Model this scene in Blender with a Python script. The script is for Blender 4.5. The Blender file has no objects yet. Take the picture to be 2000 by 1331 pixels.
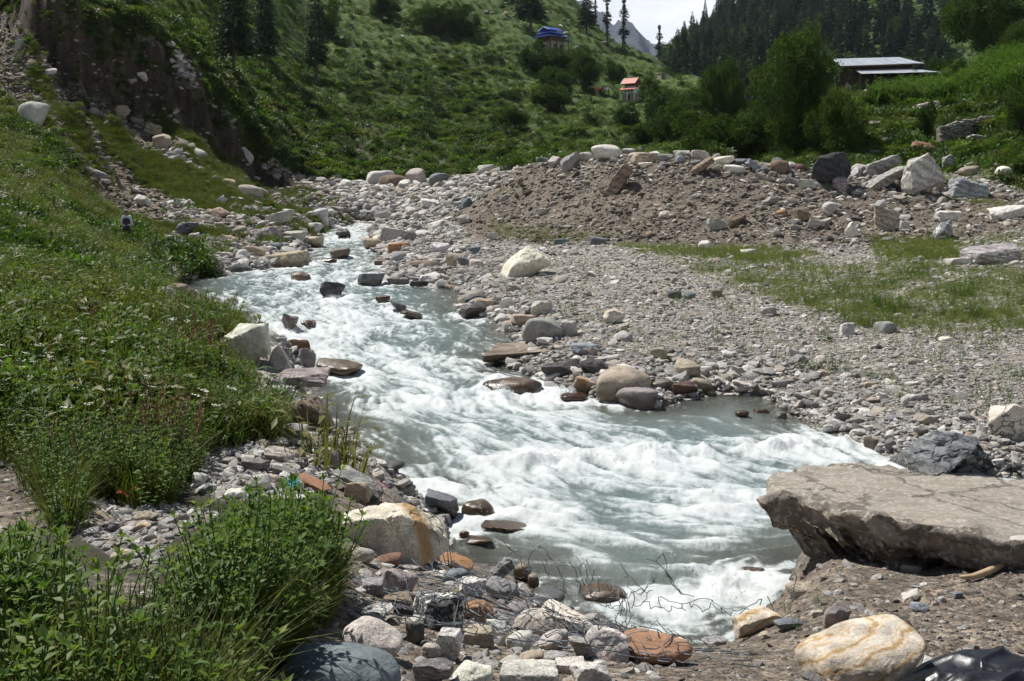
import bpy, bmesh, math, random
import numpy as np
from mathutils import Vector, Matrix, Euler

SC = bpy.context.scene
# ------------------------------------------------------------------ camera
CAMZ = 5.0
F = 2000.0
HOR = 400.0
cam_d = bpy.data.cameras.new('camera')
cam = bpy.data.objects.new('camera', cam_d)
SC.collection.objects.link(cam)
cam.location = (0, 0, CAMZ)
cam.rotation_euler = (math.radians(90), 0, 0)
cam_d.sensor_width = 36.0
cam_d.lens = 36.0
cam_d.shift_y = -(665.5 - HOR) / 2000.0
cam_d.clip_start = 0.1
cam_d.clip_end = 20000
SC.camera = cam

# ------------------------------------------------------------------ light
SUN_DIR = Vector((-0.42, 0.33, 0.85)).normalized()      # towards the sun
sun_el = math.asin(SUN_DIR.z)
sun_az = math.atan2(SUN_DIR.x, SUN_DIR.y)
sun_d = bpy.data.lights.new('sun', 'SUN')
sun_d.energy = 5.0
sun_d.angle = math.radians(0.5)
sun_d.color = (1.0, 0.965, 0.91)
sun = bpy.data.objects.new('sun', sun_d)
SC.collection.objects.link(sun)
sun.rotation_euler = (-SUN_DIR).to_track_quat('-Z', 'Y').to_euler()
sun.location = (-40, 30, 90)

world = bpy.data.worlds.new('World')
SC.world = world
world.use_nodes = True
nt = world.node_tree
nt.nodes.clear()
def WN(t, **k):
    n = nt.nodes.new(t)
    for a, b in k.items():
        setattr(n, a, b)
    return n
w_out = WN('ShaderNodeOutputWorld')
w_sky = WN('ShaderNodeTexSky', sky_type='NISHITA', sun_disc=False, sun_elevation=sun_el, sun_rotation=sun_az, altitude=2000.0)
w_bg1 = WN('ShaderNodeBackground'); w_bg1.inputs['Strength'].default_value = 0.045
w_bg2 = WN('ShaderNodeBackground'); w_bg2.inputs['Strength'].default_value = 1.02
w_tc = WN('ShaderNodeTexCoord')
w_no = WN('ShaderNodeTexNoise'); w_no.inputs['Scale'].default_value = 3.4; w_no.inputs['Detail'].default_value = 7; w_no.inputs['Roughness'].default_value = 0.56
w_no.inputs['Distortion'].default_value = 0.4
w_no2 = WN('ShaderNodeTexNoise'); w_no2.inputs['Scale'].default_value = 7.0; w_no2.inputs['Detail'].default_value = 9; w_no2.inputs['Roughness'].default_value = 0.55
w_map = WN('ShaderNodeMapping'); w_map.inputs['Scale'].default_value = (1, 1, 1.7); w_map.inputs['Location'].default_value = (0.3, 0.15, 0.1)
w_sep = WN('ShaderNodeSeparateXYZ')
w_el = WN('ShaderNodeMapRange'); w_el.inputs['From Min'].default_value = 0.10; w_el.inputs['From Max'].default_value = 0.55
w_el.inputs['To Min'].default_value = 0.32; w_el.inputs['To Max'].default_value = -0.34
w_add = WN('ShaderNodeMath', operation='ADD')
w_mask = WN('ShaderNodeMapRange', interpolation_type='SMOOTHSTEP'); w_mask.inputs['From Min'].default_value = 0.5; w_mask.inputs['From Max'].default_value = 0.66
w_ramp = WN('ShaderNodeValToRGB')
w_ramp.color_ramp.elements[0].position = 0.32; w_ramp.color_ramp.elements[0].color = (0.60, 0.63, 0.67, 1)
w_ramp.color_ramp.elements[1].position = 0.66; w_ramp.color_ramp.elements[1].color = (0.92, 0.93, 0.94, 1)
w_mix = WN('ShaderNodeMixShader')
L = nt.links.new
L(w_tc.outputs['Generated'], w_map.inputs['Vector'])
L(w_map.outputs[0], w_no.inputs['Vector']); L(w_map.outputs[0], w_no2.inputs['Vector'])
L(w_tc.outputs['Generated'], w_sep.inputs[0]); L(w_sep.outputs['Z'], w_el.inputs['Value'])
L(w_no.outputs['Fac'], w_add.inputs[0]); L(w_el.outputs[0], w_add.inputs[1])
L(w_add.outputs[0], w_mask.inputs['Value'])
L(w_no2.outputs['Fac'], w_ramp.inputs[0]); L(w_ramp.outputs[0], w_bg2.inputs['Color'])
L(w_sky.outputs[0], w_bg1.inputs['Color'])
L(w_mask.outputs[0], w_mix.inputs[0]); L(w_bg1.outputs[0], w_mix.inputs[1]); L(w_bg2.outputs[0], w_mix.inputs[2])
L(w_mix.outputs[0], w_out.inputs['Surface'])

SC.view_settings.view_transform = 'Standard'
SC.view_settings.look = 'None'
SC.view_settings.exposure = 0.42
SC.view_settings.gamma = 1.0
SC.view_settings.use_curve_mapping = False
SC.render.engine = 'CYCLES'
SC.cycles.use_denoising = True
SC.cycles.max_bounces = 6
SC.cycles.diffuse_bounces = 3
SC.cycles.glossy_bounces = 2
SC.cycles.transmission_bounces = 4
SC.cycles.transparent_max_bounces = 8
SC.cycles.caustics_reflective = False
SC.cycles.caustics_refractive = False

# ------------------------------------------------------------------ numpy noise
_r = np.random.RandomState(7)
PERM = np.concatenate([_r.permutation(512)] * 2).astype(np.int32)
_g = _r.normal(size=(512, 3)); GR3 = (_g / np.linalg.norm(_g, axis=1)[:, None]).astype(np.float32)
def pn3(x, y, z):
    x = np.asarray(x, np.float32); y = np.asarray(y, np.float32); z = np.asarray(z, np.float32)
    x, y, z = np.broadcast_arrays(x, y, z)
    xi = np.floor(x).astype(np.int32); yi = np.floor(y).astype(np.int32); zi = np.floor(z).astype(np.int32)
    xf = x - xi; yf = y - yi; zf = z - zi
    u = xf * xf * xf * (xf * (xf * 6 - 15) + 10); v = yf * yf * yf * (yf * (yf * 6 - 15) + 10); w = zf * zf * zf * (zf * (zf * 6 - 15) + 10)
    def g(i, j, k):
        h = PERM[(PERM[(PERM[(xi + i) & 511] + yi + j) & 511] + zi + k) & 511]
        a = GR3[h]
        return a[..., 0] * (xf - i) + a[..., 1] * (yf - j) + a[..., 2] * (zf - k)
    def lp(a, b, t): return a + t * (b - a)
    return 1.6 * lp(lp(lp(g(0,0,0), g(1,0,0), u), lp(g(0,1,0), g(1,1,0), u), v),
                    lp(lp(g(0,0,1), g(1,0,1), u), lp(g(0,1,1), g(1,1,1), u), v), w)
def fbm(x, y, z=0.0, oct=4, lac=2.03, gain=0.5):
    s = 0; a = 1.0; t = 0
    for i in range(oct):
        s = s + a * pn3(x, y, np.asarray(z) + 17.3 * i); t += a
        a *= gain; x = np.asarray(x) * lac; y = np.asarray(y) * lac; z = np.asarray(z) * lac
    return s / t
def sstep(a, b, x):
    t = np.clip((np.asarray(x, float) - a) / (b - a), 0, 1); return t * t * (3 - 2 * t)
def pchip(xk, yk, x):
    xk = np.asarray(xk, float); yk = np.asarray(yk, float)     # yk may be (n,) or (n,m)
    one = yk.ndim == 1
    if one: yk = yk[:, None]
    h = np.diff(xk)[:, None]; d = np.diff(yk, axis=0) / h
    m = np.zeros_like(yk)
    if len(xk) > 2:
        w1 = 2 * h[1:] + h[:-1]; w2 = h[1:] + 2 * h[:-1]
        same = d[:-1] * d[1:] > 0
        with np.errstate(divide='ignore', invalid='ignore'):
            hm = (w1 + w2) / (w1 / d[:-1] + w2 / d[1:])
        m[1:-1] = np.where(same, hm, 0)
    m[0] = d[0]; m[-1] = d[-1]
    x = np.clip(np.asarray(x, float), xk[0], xk[-1])
    i = np.clip(np.searchsorted(xk, x, side='right') - 1, 0, len(xk) - 2)
    hh = (xk[i + 1] - xk[i])[:, None]; t = ((x - xk[i]) / (xk[i + 1] - xk[i]))[:, None]
    r = (yk[i] * (2*t**3 - 3*t**2 + 1) + yk[i+1] * (-2*t**3 + 3*t**2) + m[i] * hh * (t**3 - 2*t**2 + t) + m[i+1] * hh * (t**3 - t**2))
    return r[:, 0] if one else r
def in_poly(poly, x, y):
    x = np.asarray(x, float); y = np.asarray(y, float)
    c = np.zeros(x.shape, bool); n = len(poly)
    for i in range(n):
        x0, y0 = poly[i]; x1, y1 = poly[(i + 1) % n]
        if y0 == y1: continue
        c ^= ((y0 > y) != (y1 > y)) & (x < (x1 - x0) * (y - y0) / (y1 - y0) + x0)
    return c
def dist_poly(poly, x, y, closed=True):
    x = np.asarray(x, float); y = np.asarray(y, float)
    d = np.full(x.shape, 1e9); n = len(poly)
    for i in range(n if closed else n - 1):
        x0, y0 = poly[i]; x1, y1 = poly[(i + 1) % n]
        dx, dy = x1 - x0, y1 - y0; l2 = dx * dx + dy * dy + 1e-12
        t = np.clip(((x - x0) * dx + (y - y0) * dy) / l2, 0, 1)
        d = np.minimum(d, (x - x0 - t * dx) ** 2 + (y - y0 - t * dy) ** 2)
    return np.sqrt(d)
def sdist(poly, x, y):
    d = dist_poly(poly, x, y); return np.where(in_poly(poly, x, y), -d, d)

# ------------------------------------------------------------------ survey of the valley: how far and how high the ground lies
def W3(px, py, Y):
    return np.array([(px - 1000) / F * Y, Y, CAMZ - (py - HOR) / F * Y])
def px_of(X, Y): return 1000 + F * X / Y
def py_of(Z, Y): return HOR - F * (Z - CAMZ) / Y
def zw(Y): return 1.0 + 0.028 * np.asarray(Y, float)
def Wd(py, h=0.0): return (4.0 - h) / ((py - HOR) / F + 0.028)      # distance of a point h above the water level
def w(py, h): return (py, Wd(py, h))
COLS = {
 -450: [(1331,3.5),(1000,7.2),(850,10),(700,13.5),(540,22),(400,36),(280,50),(120,72),(0,88),(-100,105),(-300,150),(-600,250),(-700,500)],
 0:    [(1331,3.6),(1000,7.6),(850,10),(700,14),(560,23),(440,40),(350,56),(215,80),(130,92),(60,105),(20,110),(-40,112),(-150,150),(-400,250),(-500,500)],
 75:   [(1331,3.6),(1000,7.6),(850,10.3),(700,14.4),(560,24),(455,42),(380,56),(270,76),(190,86),(100,95),(-20,96.6),(-150,140),(-400,250),(-500,500)],
 150:  [(1331,3.6),(1150,5.3),(1000,7.6),(850,10.6),(700,15),(565,25),(475,43),(425,56),(350,70),(280,80),(185,95),(30,97),(-100,135),(-350,250),(-450,500)],
 225:  [(1331,3.6),(1150,5.4),(1000,7.6),(850,10.8),(700,15.2),(575,25.5),(495,44),(450,60),(400,72),(330,82),(250,92),(180,99),(50,101),(-80,140),(-300,250),(-400,500)],
 300:  [(1331,3.7),(1150,5.5),(1000,7.6),(850,10.8),(700,15.5),(600,22),(560,31),(510,42),(460,58),(420,70),(370,80),(300,90),(215,102),(75,104),(-30,140),(-250,250),(-350,500)],
 375:  [(1331,3.7),(1150,5.5),(1000,7.6),(850,10.9),(720,15.2),(630,21),w(530,.3),w(500,.6),(460,57),(420,69),(375,80),(310,91),(235,105),(150,106.6),(40,140),(-150,250),(-250,500)],
 450:  [(1331,3.7),(1200,4.9),(1050,6.8),(900,9.6),(800,12.3),(700,16.5),(650,20),w(520,.3),w(490,.6),(455,58),(425,69),(385,80),(350,91),(310,108),(240,109.5),(100,160),(0,200),(-250,350),(-350,600)],
 525:  [(1331,3.8),(1200,5),(1050,7),(900,9.8),(800,12.6),(730,15.4),(690,17),w(500,.3),w(475,.6),(440,62),(410,75),(385,92),(365,112),(318,113.5),(200,150),(100,195),(0,245),(-250,400),(-350,650)],
 600:  [(1331,3.8),(1200,5),(1050,7),(950,9),(870,11.1),(800,13.5),(770,15),w(480,.3),w(455,.6),(415,75),(385,95),(350,118),(300,138),(200,180),(100,240),(0,300),(-250,480),(-350,700)],
 750:  [(1331,4),(1200,5.4),(1080,7.5),(1000,9),(950,10.3),w(447,.2),(425,79),(385,98),(355,118),(335,132),(290,150),(200,200),(100,260),(0,330),(-250,520),(-350,750)],
 900:  [(1331,4.2),(1235,5.4),(1145,7.2),(1105,9.2),w(1090,.05),w(550,.2),w(500,.5),w(470,.7),(440,62),(400,70),(365,77),(343,84),(350,95),(345,120),(322,145),(265,180),(200,220),(100,280),(0,350),(-250,540),(-350,800)],
 1050: [(1331,4.4),(1262,5.6),(1190,7.8),w(1164,.05),w(640,.2),w(590,.35),w(540,.5),w(500,.6),w(472,.7),(420,58),(365,62.5),(318,66.5),(325,76),(332,95),(305,140),(250,190),(180,240),(100,300),(20,370),(-60,450),(-120,700)],
 1125: [(1331,4.5),(1274,5.6),(1230,8.0),w(1213,.05),w(750,.1),w(700,.25),w(640,.4),w(560,.52),w(500,.62),w(471,.75),(410,56.5),(350,60.8),(310,64.5),(322,74),(328,92),(303,140),(245,195),(185,250),(125,310),(45,380),(0,430),(20,480),(60,800)],
 1200: [(1331,4.6),(1278,5.7),(1249,7.6),w(1237,.05),w(770,.15),w(720,.3),w(640,.45),w(560,.55),w(500,.65),w(470,.8),(400,55),(335,59),(303,62),(318,72),(325,90),(300,140),(240,200),(190,260),(150,320),(80,390),(110,450),(150,800)],
 1275: [(1331,4.7),(1286,5.8),(1268,7.2),w(1258,.05),w(765,.15),w(715,.3),w(640,.45),w(560,.58),w(500,.7),w(474,.82),(410,53),(342,57.5),(305,60.5),(320,71),(327,88),(305,125),(255,180),(205,245),(165,310),(112,370),(140,420),(170,800)],
 1350: [(1331,4.8),(1286,5.9),(1268,7.4),w(1259,.05),w(745,.15),w(700,.3),w(640,.45),w(560,.6),w(500,.75),w(478,.85),(420,51.5),(350,56),(307,59),(322,70),(330,85),(310,110),(270,160),(220,230),(150,300),(185,360),(200,800)],
 1430: [(1331,4.9),(1276,6),(1258,7.4),w(1251,.05),w(750,.15),w(700,.32),w(640,.47),w(560,.62),w(500,.75),w(479,.88),(420,51),(350,55.5),(314,58.5),(327,69),(333,82),(312,105),(275,160),(240,230),(190,290),(215,360),(230,800)],
 1500: [(1331,5),(1252,6.4),(1207,7.8),w(1190,.05),w(755,.15),w(700,.35),w(640,.5),w(560,.65),w(510,.75),w(480,.9),(420,50.5),(350,55),(322,58),(333,67),(338,78),(315,90),(295,100),(285,140),(270,200),(270,300),(290,800)],
 1650: [(1331,5.2),(1250,6),(1190,6.8),(1140,7.5),w(830,.15),w(760,.35),w(700,.45),w(640,.55),w(560,.7),w(510,.8),w(480,.95),(420,50),(375,54),(345,57.5),(345,64),(325,75),(300,85),(245,96),(212,104),(200,112),(178,130),(175,160),(200,300),(260,800)],
 1800: [(1331,5.4),(1220,6.4),(1130,7.6),w(890,.2),w(830,.35),w(760,.5),w(700,.6),w(640,.7),w(560,.8),w(500,.95),(460,46),(410,51),(375,55),(355,58),(345,66),(315,76),(285,85),(245,95),(215,103),(205,110),(185,130),(180,160),(190,300),(250,800)],
 1900: [(1331,5.4),(1200,6.6),(1100,7.9),w(905,.2),w(840,.4),w(760,.55),w(700,.63),w(640,.72),w(560,.83),w(495,1.05),(450,45),(412,50),(380,54.5),(345,59),(310,68),(270,80),(235,90),(205,98),(175,110),(150,130),(140,160),(170,300),(230,800)],
 2000: [(1331,5.4),(1180,6.8),(1070,8.2),w(920,.2),w(860,.4),w(800,.5),w(700,.65),w(620,.75),w(560,.85),w(490,1.2),(440,44),(410,50),(370,55),(320,60),(270,70),(230,80),(190,90),(130,110),(100,130),(90,160),(150,300),(220,800)],
 2450: [(1331,5.4),(1180,6.8),(1070,8.2),w(940,.2),w(860,.4),w(800,.5),w(700,.65),w(620,.75),w(560,.85),w(490,1.3),(400,44),(340,52),(280,60),(220,70),(150,85),(80,110),(30,150),(50,300),(150,800)],
}
NC, NR = 620, 720
PX0, PX1 = -450.0, 2450.0
Y0, Y1 = 2.2, 800.0
gpx = np.linspace(PX0, PX1, NC)
glY = np.linspace(math.log(Y0), math.log(Y1), NR); gY = np.exp(glY)
ks = sorted(COLS)
M = np.zeros((len(ks), NR))
for i, k in enumerate(ks):
    pts = [(1900, 2.2)] + COLS[k]
    if pts[-1][1] < 800: pts = pts + [(pts[-1][0] + 0.0, 800)]
    yy = np.array([p[1] for p in pts]); pp = np.array([p[0] for p in pts])
    assert (np.diff(yy) > 0).all(), (k, yy)
    M[i] = pchip(np.log(yy), pp, glY)
GPY = pchip(np.array(ks, float), M, gpx)                      # NC x NR picture heights of the ground
_cw = (fbm(gpx / 70.0, 0.5, 3.0, 4) * 2.6 + np.abs(fbm(gpx / 24.0, 1.5, 8.0, 3)) * .9)[:, None] * (sstep(78, 92, gY) * sstep(150, 118, gY))[None, :] * sstep(640, 560, gpx)[:, None]
for _i in range(NC):
    if abs(_cw[_i]).max() > 1e-6: GPY[_i] = np.interp(gY + _cw[_i], gY, GPY[_i])
PXg, Yg = np.meshgrid(gpx, gY, indexing='ij')
Xg = (PXg - 1000) / F * Yg
Zg = CAMZ - (GPY - HOR) / F * Yg

# river banks surveyed at water level
BANK_L = [(690,436),(628,452),(608,480),(585,515),(470,530),(375,543),(345,562),(420,612),(495,662),(560,704),(598,742),(575,775),(640,840),(668,885),(740,945),(862,992),(872,1082),(985,1120),(1110,1205),(1290,1262),(1420,1256),(1525,1165),(1560,1105),(1800,1085),(2100,1060),(2700,1060)]
BANK_R = [(2700,950),(2150,945),(2000,930),(1900,917),(1750,898),(1690,868),(1600,835),(1535,800),(1500,775),(1390,768),(1290,792),(1160,780),(1065,745),(1000,722),(955,700),(1010,680),(985,637),(910,605),(895,566),(765,548),(748,515),(735,480),(722,452),(735,436)]
def wxy(p): 
    Y = float(Wd(p[1])); return ((p[0] - 1000) / F * Y, Y)
RIVER = [wxy(p) for p in BANK_L] + [wxy(p) for p in BANK_R]
near = Yg < 100
SD = np.full(Yg.shape, 50.0)
SD[near] = sdist(RIVER, Xg[near], Yg[near])
bn = fbm(Xg * 0.9, Yg * 0.9, 3.0, 3) * 0.28
SDn = SD + bn * sstep(2.5, 0.3, np.abs(SD))
# ------------------------------------------------------------------ cover of the ground
VEG = [(-600,175),(0,180),(90,270),(200,400),(330,468),(405,520),(300,548),(340,592),(430,640),(455,700),(470,760),(530,800),(600,850),(650,900),(650,1000),(640,1100),(625,1200),(530,1270),(440,1345),(340,1600),(-600,1600)]
HOLES = [[(385,880),(480,855),(590,870),(660,935),(640,965),(560,985),(430,980),(365,940)],
         [(150,960),(250,985),(330,985),(420,1005),(330,1050),(320,1105),(250,1110),(160,1040)],
         [(165,1115),(300,1140),(305,1200),(180,1230)],
         [(-150,830),(40,900),(95,1000),(60,1070),(0,1060),(-150,1060)]]
TALUS = [(-600,-80),(0,-20),(75,-10),(150,40),(300,85),(375,160),(450,250),(525,320),(640,372),(720,425),(650,448),(410,520),(330,468),(200,400),(90,270),(0,180),(-600,175)]
STRIPS = [[(285,185),(330,195),(420,270),(520,352),(470,372),(420,355),(345,270)],[(165,215),(215,250),(300,330),(400,395),(430,415),(370,412),(285,350),(210,285)],
          [(300,300),(350,320),(420,345),(480,395),(410,400),(340,350)]]
SCAR = [(-600,-120),(0,-50),(75,-25),(165,25),(310,72),(380,148),(460,240),(530,318),(585,352),(570,372),(520,367),(440,318),(350,215),(285,225),(140,190),(70,105),(0,30),(-600,-20)]
SCAR2 = [(640,290),(680,235),(730,245),(800,285),(900,320),(900,340),(800,335),(700,325)]
BERM = [(880,432),(905,345),(960,336),(1050,316),(1200,301),(1350,305),(1500,320),(1650,342),(1800,345),(1930,372),(2100,385),(2460,390),(2460,440),(2000,448),(1870,474),(1650,482),(1350,480),(1200,472),(1050,475),(930,470)]
GRASSR = [(1250,485),(1350,488),(1500,505),(1700,515),(1800,482),(1850,470),(1900,470),(2100,440),(2500,430),(2500,640),(2000,640),(1900,650),(1800,650),(1700,640),(1560,600),(1430,560),(1330,520)]
FIELD = [(1700,205),(1760,190),(1850,168),(2000,120),(2450,60),(2450,120),(2000,185),(1850,205),(1800,208),(1710,210)]

def soft(poly, px, py, s):                        # 1 inside, 0 outside, soft edge of s picture px
    return sstep(s, -s, sdist(poly, px, py))
n1 = fbm(Xg * 0.35, Yg * 0.35, 1.0, 4); n2 = fbm(Xg * 1.6, Yg * 1.6, 5.0, 4); n3 = fbm(Xg * 0.09, Yg * 0.09, 9.0, 4)
jx = 22 * n2; jy = 14 * fbm(Xg * 1.3, Yg * 1.3, 31.0, 3)
PYb = GPY + jy; PXb = PXg + jx
def zone(poly, s=10, y0=0, y1=1e9):
    m = (Yg > y0) & (Yg < y1); o = np.zeros(Yg.shape)
    o[m] = soft(poly, PXb[m], PYb[m], s); return o
Zveg = zone(VEG, 10, 0, 96)
for h in HOLES: Zveg *= 1 - zone(h, 9, 0, 30)
Zstrip = np.maximum.reduce([zone(s, 9, 40, 130) for s in STRIPS])
Ztalus = zone(TALUS, 8, 45, 135) * (1 - Zveg)
Zscar = np.maximum(zone(SCAR, 6, 80, 150), zone(SCAR2, 8, 100, 190) * sstep(-0.15, 0.25, n2))
Zberm = zone(BERM, 6, 36, 68)
Zgrassr = zone(GRASSR, 16, 20, 56) * sstep(-0.25, 0.22, fbm(Xg * 0.45, Yg * 0.9, 77.0, 4) + 0.12)
CLIFFY = np.interp(PXg, [-450,0,75,150,225,300,375,450,525,600], [113,113,98,98,102,105.5,107.5,110.5,114.5,119])
Ztalus = Ztalus * (Yg < CLIFFY)
behind = np.where(PXg < 890, np.where(PXg < 600, CLIFFY + .2, 118), np.interp(PXg, [890, 1050, 1200, 1500, 1650, 1800, 2000], [87, 69, 64, 60, 62, 64, 52]))
Zhill = sstep(0, 6, Yg - behind) * (1 - Zscar) * (1 - Ztalus)
Zhill = np.maximum(Zhill * ((PXg > 600) | (Yg > CLIFFY)), ((PXg < 900) & (Yg > np.maximum(behind, 96))) * (1 - Zscar) * (1 - Ztalus))
Zfield = zone(FIELD, 5, 90, 150)
Zgrav = np.clip(1 - Zveg - Ztalus - Zberm - Zhill - Zscar, 0, 1)
Zfore = sstep(11.5, 9.0, Yg) * (1 - Zveg)

# height detail
Zg = Zg + n1 * (0.10 + 0.25 * Zberm + 0.35 * Ztalus + 0.9 * Zhill) * np.clip(Yg / 30, 0.15, 1.5)
Zg = Zg + n2 * (0.035 + 0.10 * Zberm + 0.10 * Ztalus + 0.06 * Zveg) * np.clip(Yg / 20, 0.4, 1.5)
Zg = Zg + n3 * Zhill * 2.5 * sstep(90, 200, Yg)
# gullies run down the fall line of the left slope
gph = (Xg + .9 * (Yg - 80)) * .743 / 4.6 + .55 * fbm(Xg * .12, Yg * .12, 41.0, 3)
gfr = gph - np.floor(gph); gA = (.5 + 1.1 * np.sin(np.floor(gph) * 2.4) ** 2) * (.55 + .9 * sstep(-.3, .3, fbm(Xg * .1, Yg * .1 + np.floor(gph) * 3, 71.0, 3)))
saw = np.where(gfr < .90, (gfr / .90) ** 1.6, (1 - gfr) / .10) * gA * 1.9 - .8
gl = fbm((Xg + 0.9 * (Yg - 80)) * 0.28, (Yg - 0.3 * Xg) * 0.03, 12.0, 3)
gul = np.where(gl > 0, gl, gl * 2.6)
tz = np.maximum(Ztalus, Zscar) * sstep(60, 80, Yg)
Zg = Zg + (gul * .8 + saw) * tz * sstep(-24, -36, Xg) * (1 + .25 * Zscar)
Zg = Zg + (fbm(Xg * 0.8, Zg * 0.25, 4.0, 4) * 1.9 - np.abs(fbm(Xg * .45, Zg * .15, 24.0, 3)) * 1.6) * Zscar
Zg = Zg + fbm(Xg * 1.6, Yg * 1.6, 44.0, 3) * 0.2 * np.maximum(Ztalus, Zscar)
# steps of old terraces and trails on the green hill
Zg = Zg + 0.35 * np.sin(Zg * 1.5 + 3 * n3) * Zhill * sstep(130, 200, Yg)
# river bed
zwg = zw(Yg)
bed = zwg - np.minimum(0.65, 0.05 + 0.32 * np.abs(SDn)) + n2 * 0.08
out = np.minimum(np.maximum(Zg, zwg + np.minimum(0.04 + 0.30 * SDn, 0.45)), zwg + 0.10 + np.where((PXg > 840) & (Yg < 12), 3.0, np.where(PXg < 720, 1.1, 0.9)) * SDn + np.where((PXg < 720) & (Yg < 22), 0.15, 0))
Zg = np.where(SDn < 0, bed, np.where(SDn < 4, out, Zg))

PYg = HOR - F * (Zg - CAMZ) / Yg

def grid_ix(px, Y):
    i = (np.asarray(px, float) - PX0) / (PX1 - PX0) * (NC - 1); j = (np.log(np.maximum(Y, Y0)) - glY[0]) / (glY[-1] - glY[0]) * (NR - 1)
    return np.clip(i, 0, NC - 1.001), np.clip(j, 0, NR - 1.001)
def samp(A, px, Y):
    i, j = grid_ix(px, Y); i0 = i.astype(int); j0 = j.astype(int); a = i - i0; b = j - j0
    return (A[i0, j0] * (1-a) * (1-b) + A[i0+1, j0] * a * (1-b) + A[i0, j0+1] * (1-a) * b + A[i0+1, j0+1] * a * b)
def ground(X, Y): return samp(Zg, px_of(np.asarray(X, float), np.asarray(Y, float)), np.asarray(Y, float))
WATERTOP = np.where(SDn < 0, np.maximum(Zg, zwg), Zg)
PYtop = HOR - F * (WATERTOP - CAMZ) / Yg
def hit(px, py, Ymin=2.5):                        # the ground seen at a place of the photograph
    i = int(round((px - PX0) / (PX1 - PX0) * (NC - 1))); i = min(max(i, 0), NC - 1)
    col = PYtop[i]; j0 = int(np.searchsorted(gY, Ymin))
    k = np.nonzero(col[j0:] <= py)[0]
    if len(k) == 0: return None
    j = j0 + k[0]
    if j == 0: return gY[0]
    a, b = col[j-1], col[j]
    t = 0 if a == b else np.clip((a - py) / (a - b), 0, 1)
    return float(gY[j-1] + t * (gY[j] - gY[j-1]))

# ------------------------------------------------------------------ mesh helpers
def new_mesh(name, V, faces_flat, loop_tot, smooth=True):
    me = bpy.data.meshes.new(name)
    V = np.asarray(V, np.float32); faces_flat = np.asarray(faces_flat, np.int32).ravel()
    loop_tot = np.asarray(loop_tot, np.int32)
    me.vertices.add(len(V)); me.vertices.foreach_set('co', V.ravel())
    me.loops.add(len(faces_flat)); me.loops.foreach_set('vertex_index', faces_flat)
    me.polygons.add(len(loop_tot))
    st = np.zeros(len(loop_tot), np.int32); st[1:] = np.cumsum(loop_tot)[:-1]
    me.polygons.foreach_set('loop_start', st); me.polygons.foreach_set('loop_total', loop_tot)
    if smooth: me.polygons.foreach_set('use_smooth', np.ones(len(loop_tot), bool))
    me.update(calc_edges=True)
    return me
def mesh_from(name, V, Fs, smooth=True):          # Fs: (n,3) or (n,4) array
    Fs = np.asarray(Fs, np.int32)
    return new_mesh(name, V, Fs, np.full(len(Fs), Fs.shape[1], np.int32), smooth)
def link(name, me, mat=None, parent=None, label=None, cat=None, group=None, kind=None, loc=None):
    o = bpy.data.objects.new(name, me); SC.collection.objects.link(o)
    if mat is not None and me is not None and len(me.materials) == 0:
        for m_ in (mat if isinstance(mat, (list, tuple)) else [mat]): me.materials.append(m_)
    if parent is not None: o.parent = parent
    if loc is not None: o.location = loc
    if label: o['label'] = label
    if cat: o['category'] = cat
    if group: o['group'] = group
    if kind: o['kind'] = kind
    return o
def attr(me, name, arr, typ='FLOAT', dom='POINT'):
    a = me.attributes.new(name, typ, dom)
    key = {'FLOAT': 'value', 'FLOAT_VECTOR': 'vector', 'FLOAT_COLOR': 'color', 'INT': 'value'}[typ]
    a.data.foreach_set(key, np.ascontiguousarray(arr, np.int32 if typ == 'INT' else np.float32).ravel())
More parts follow.
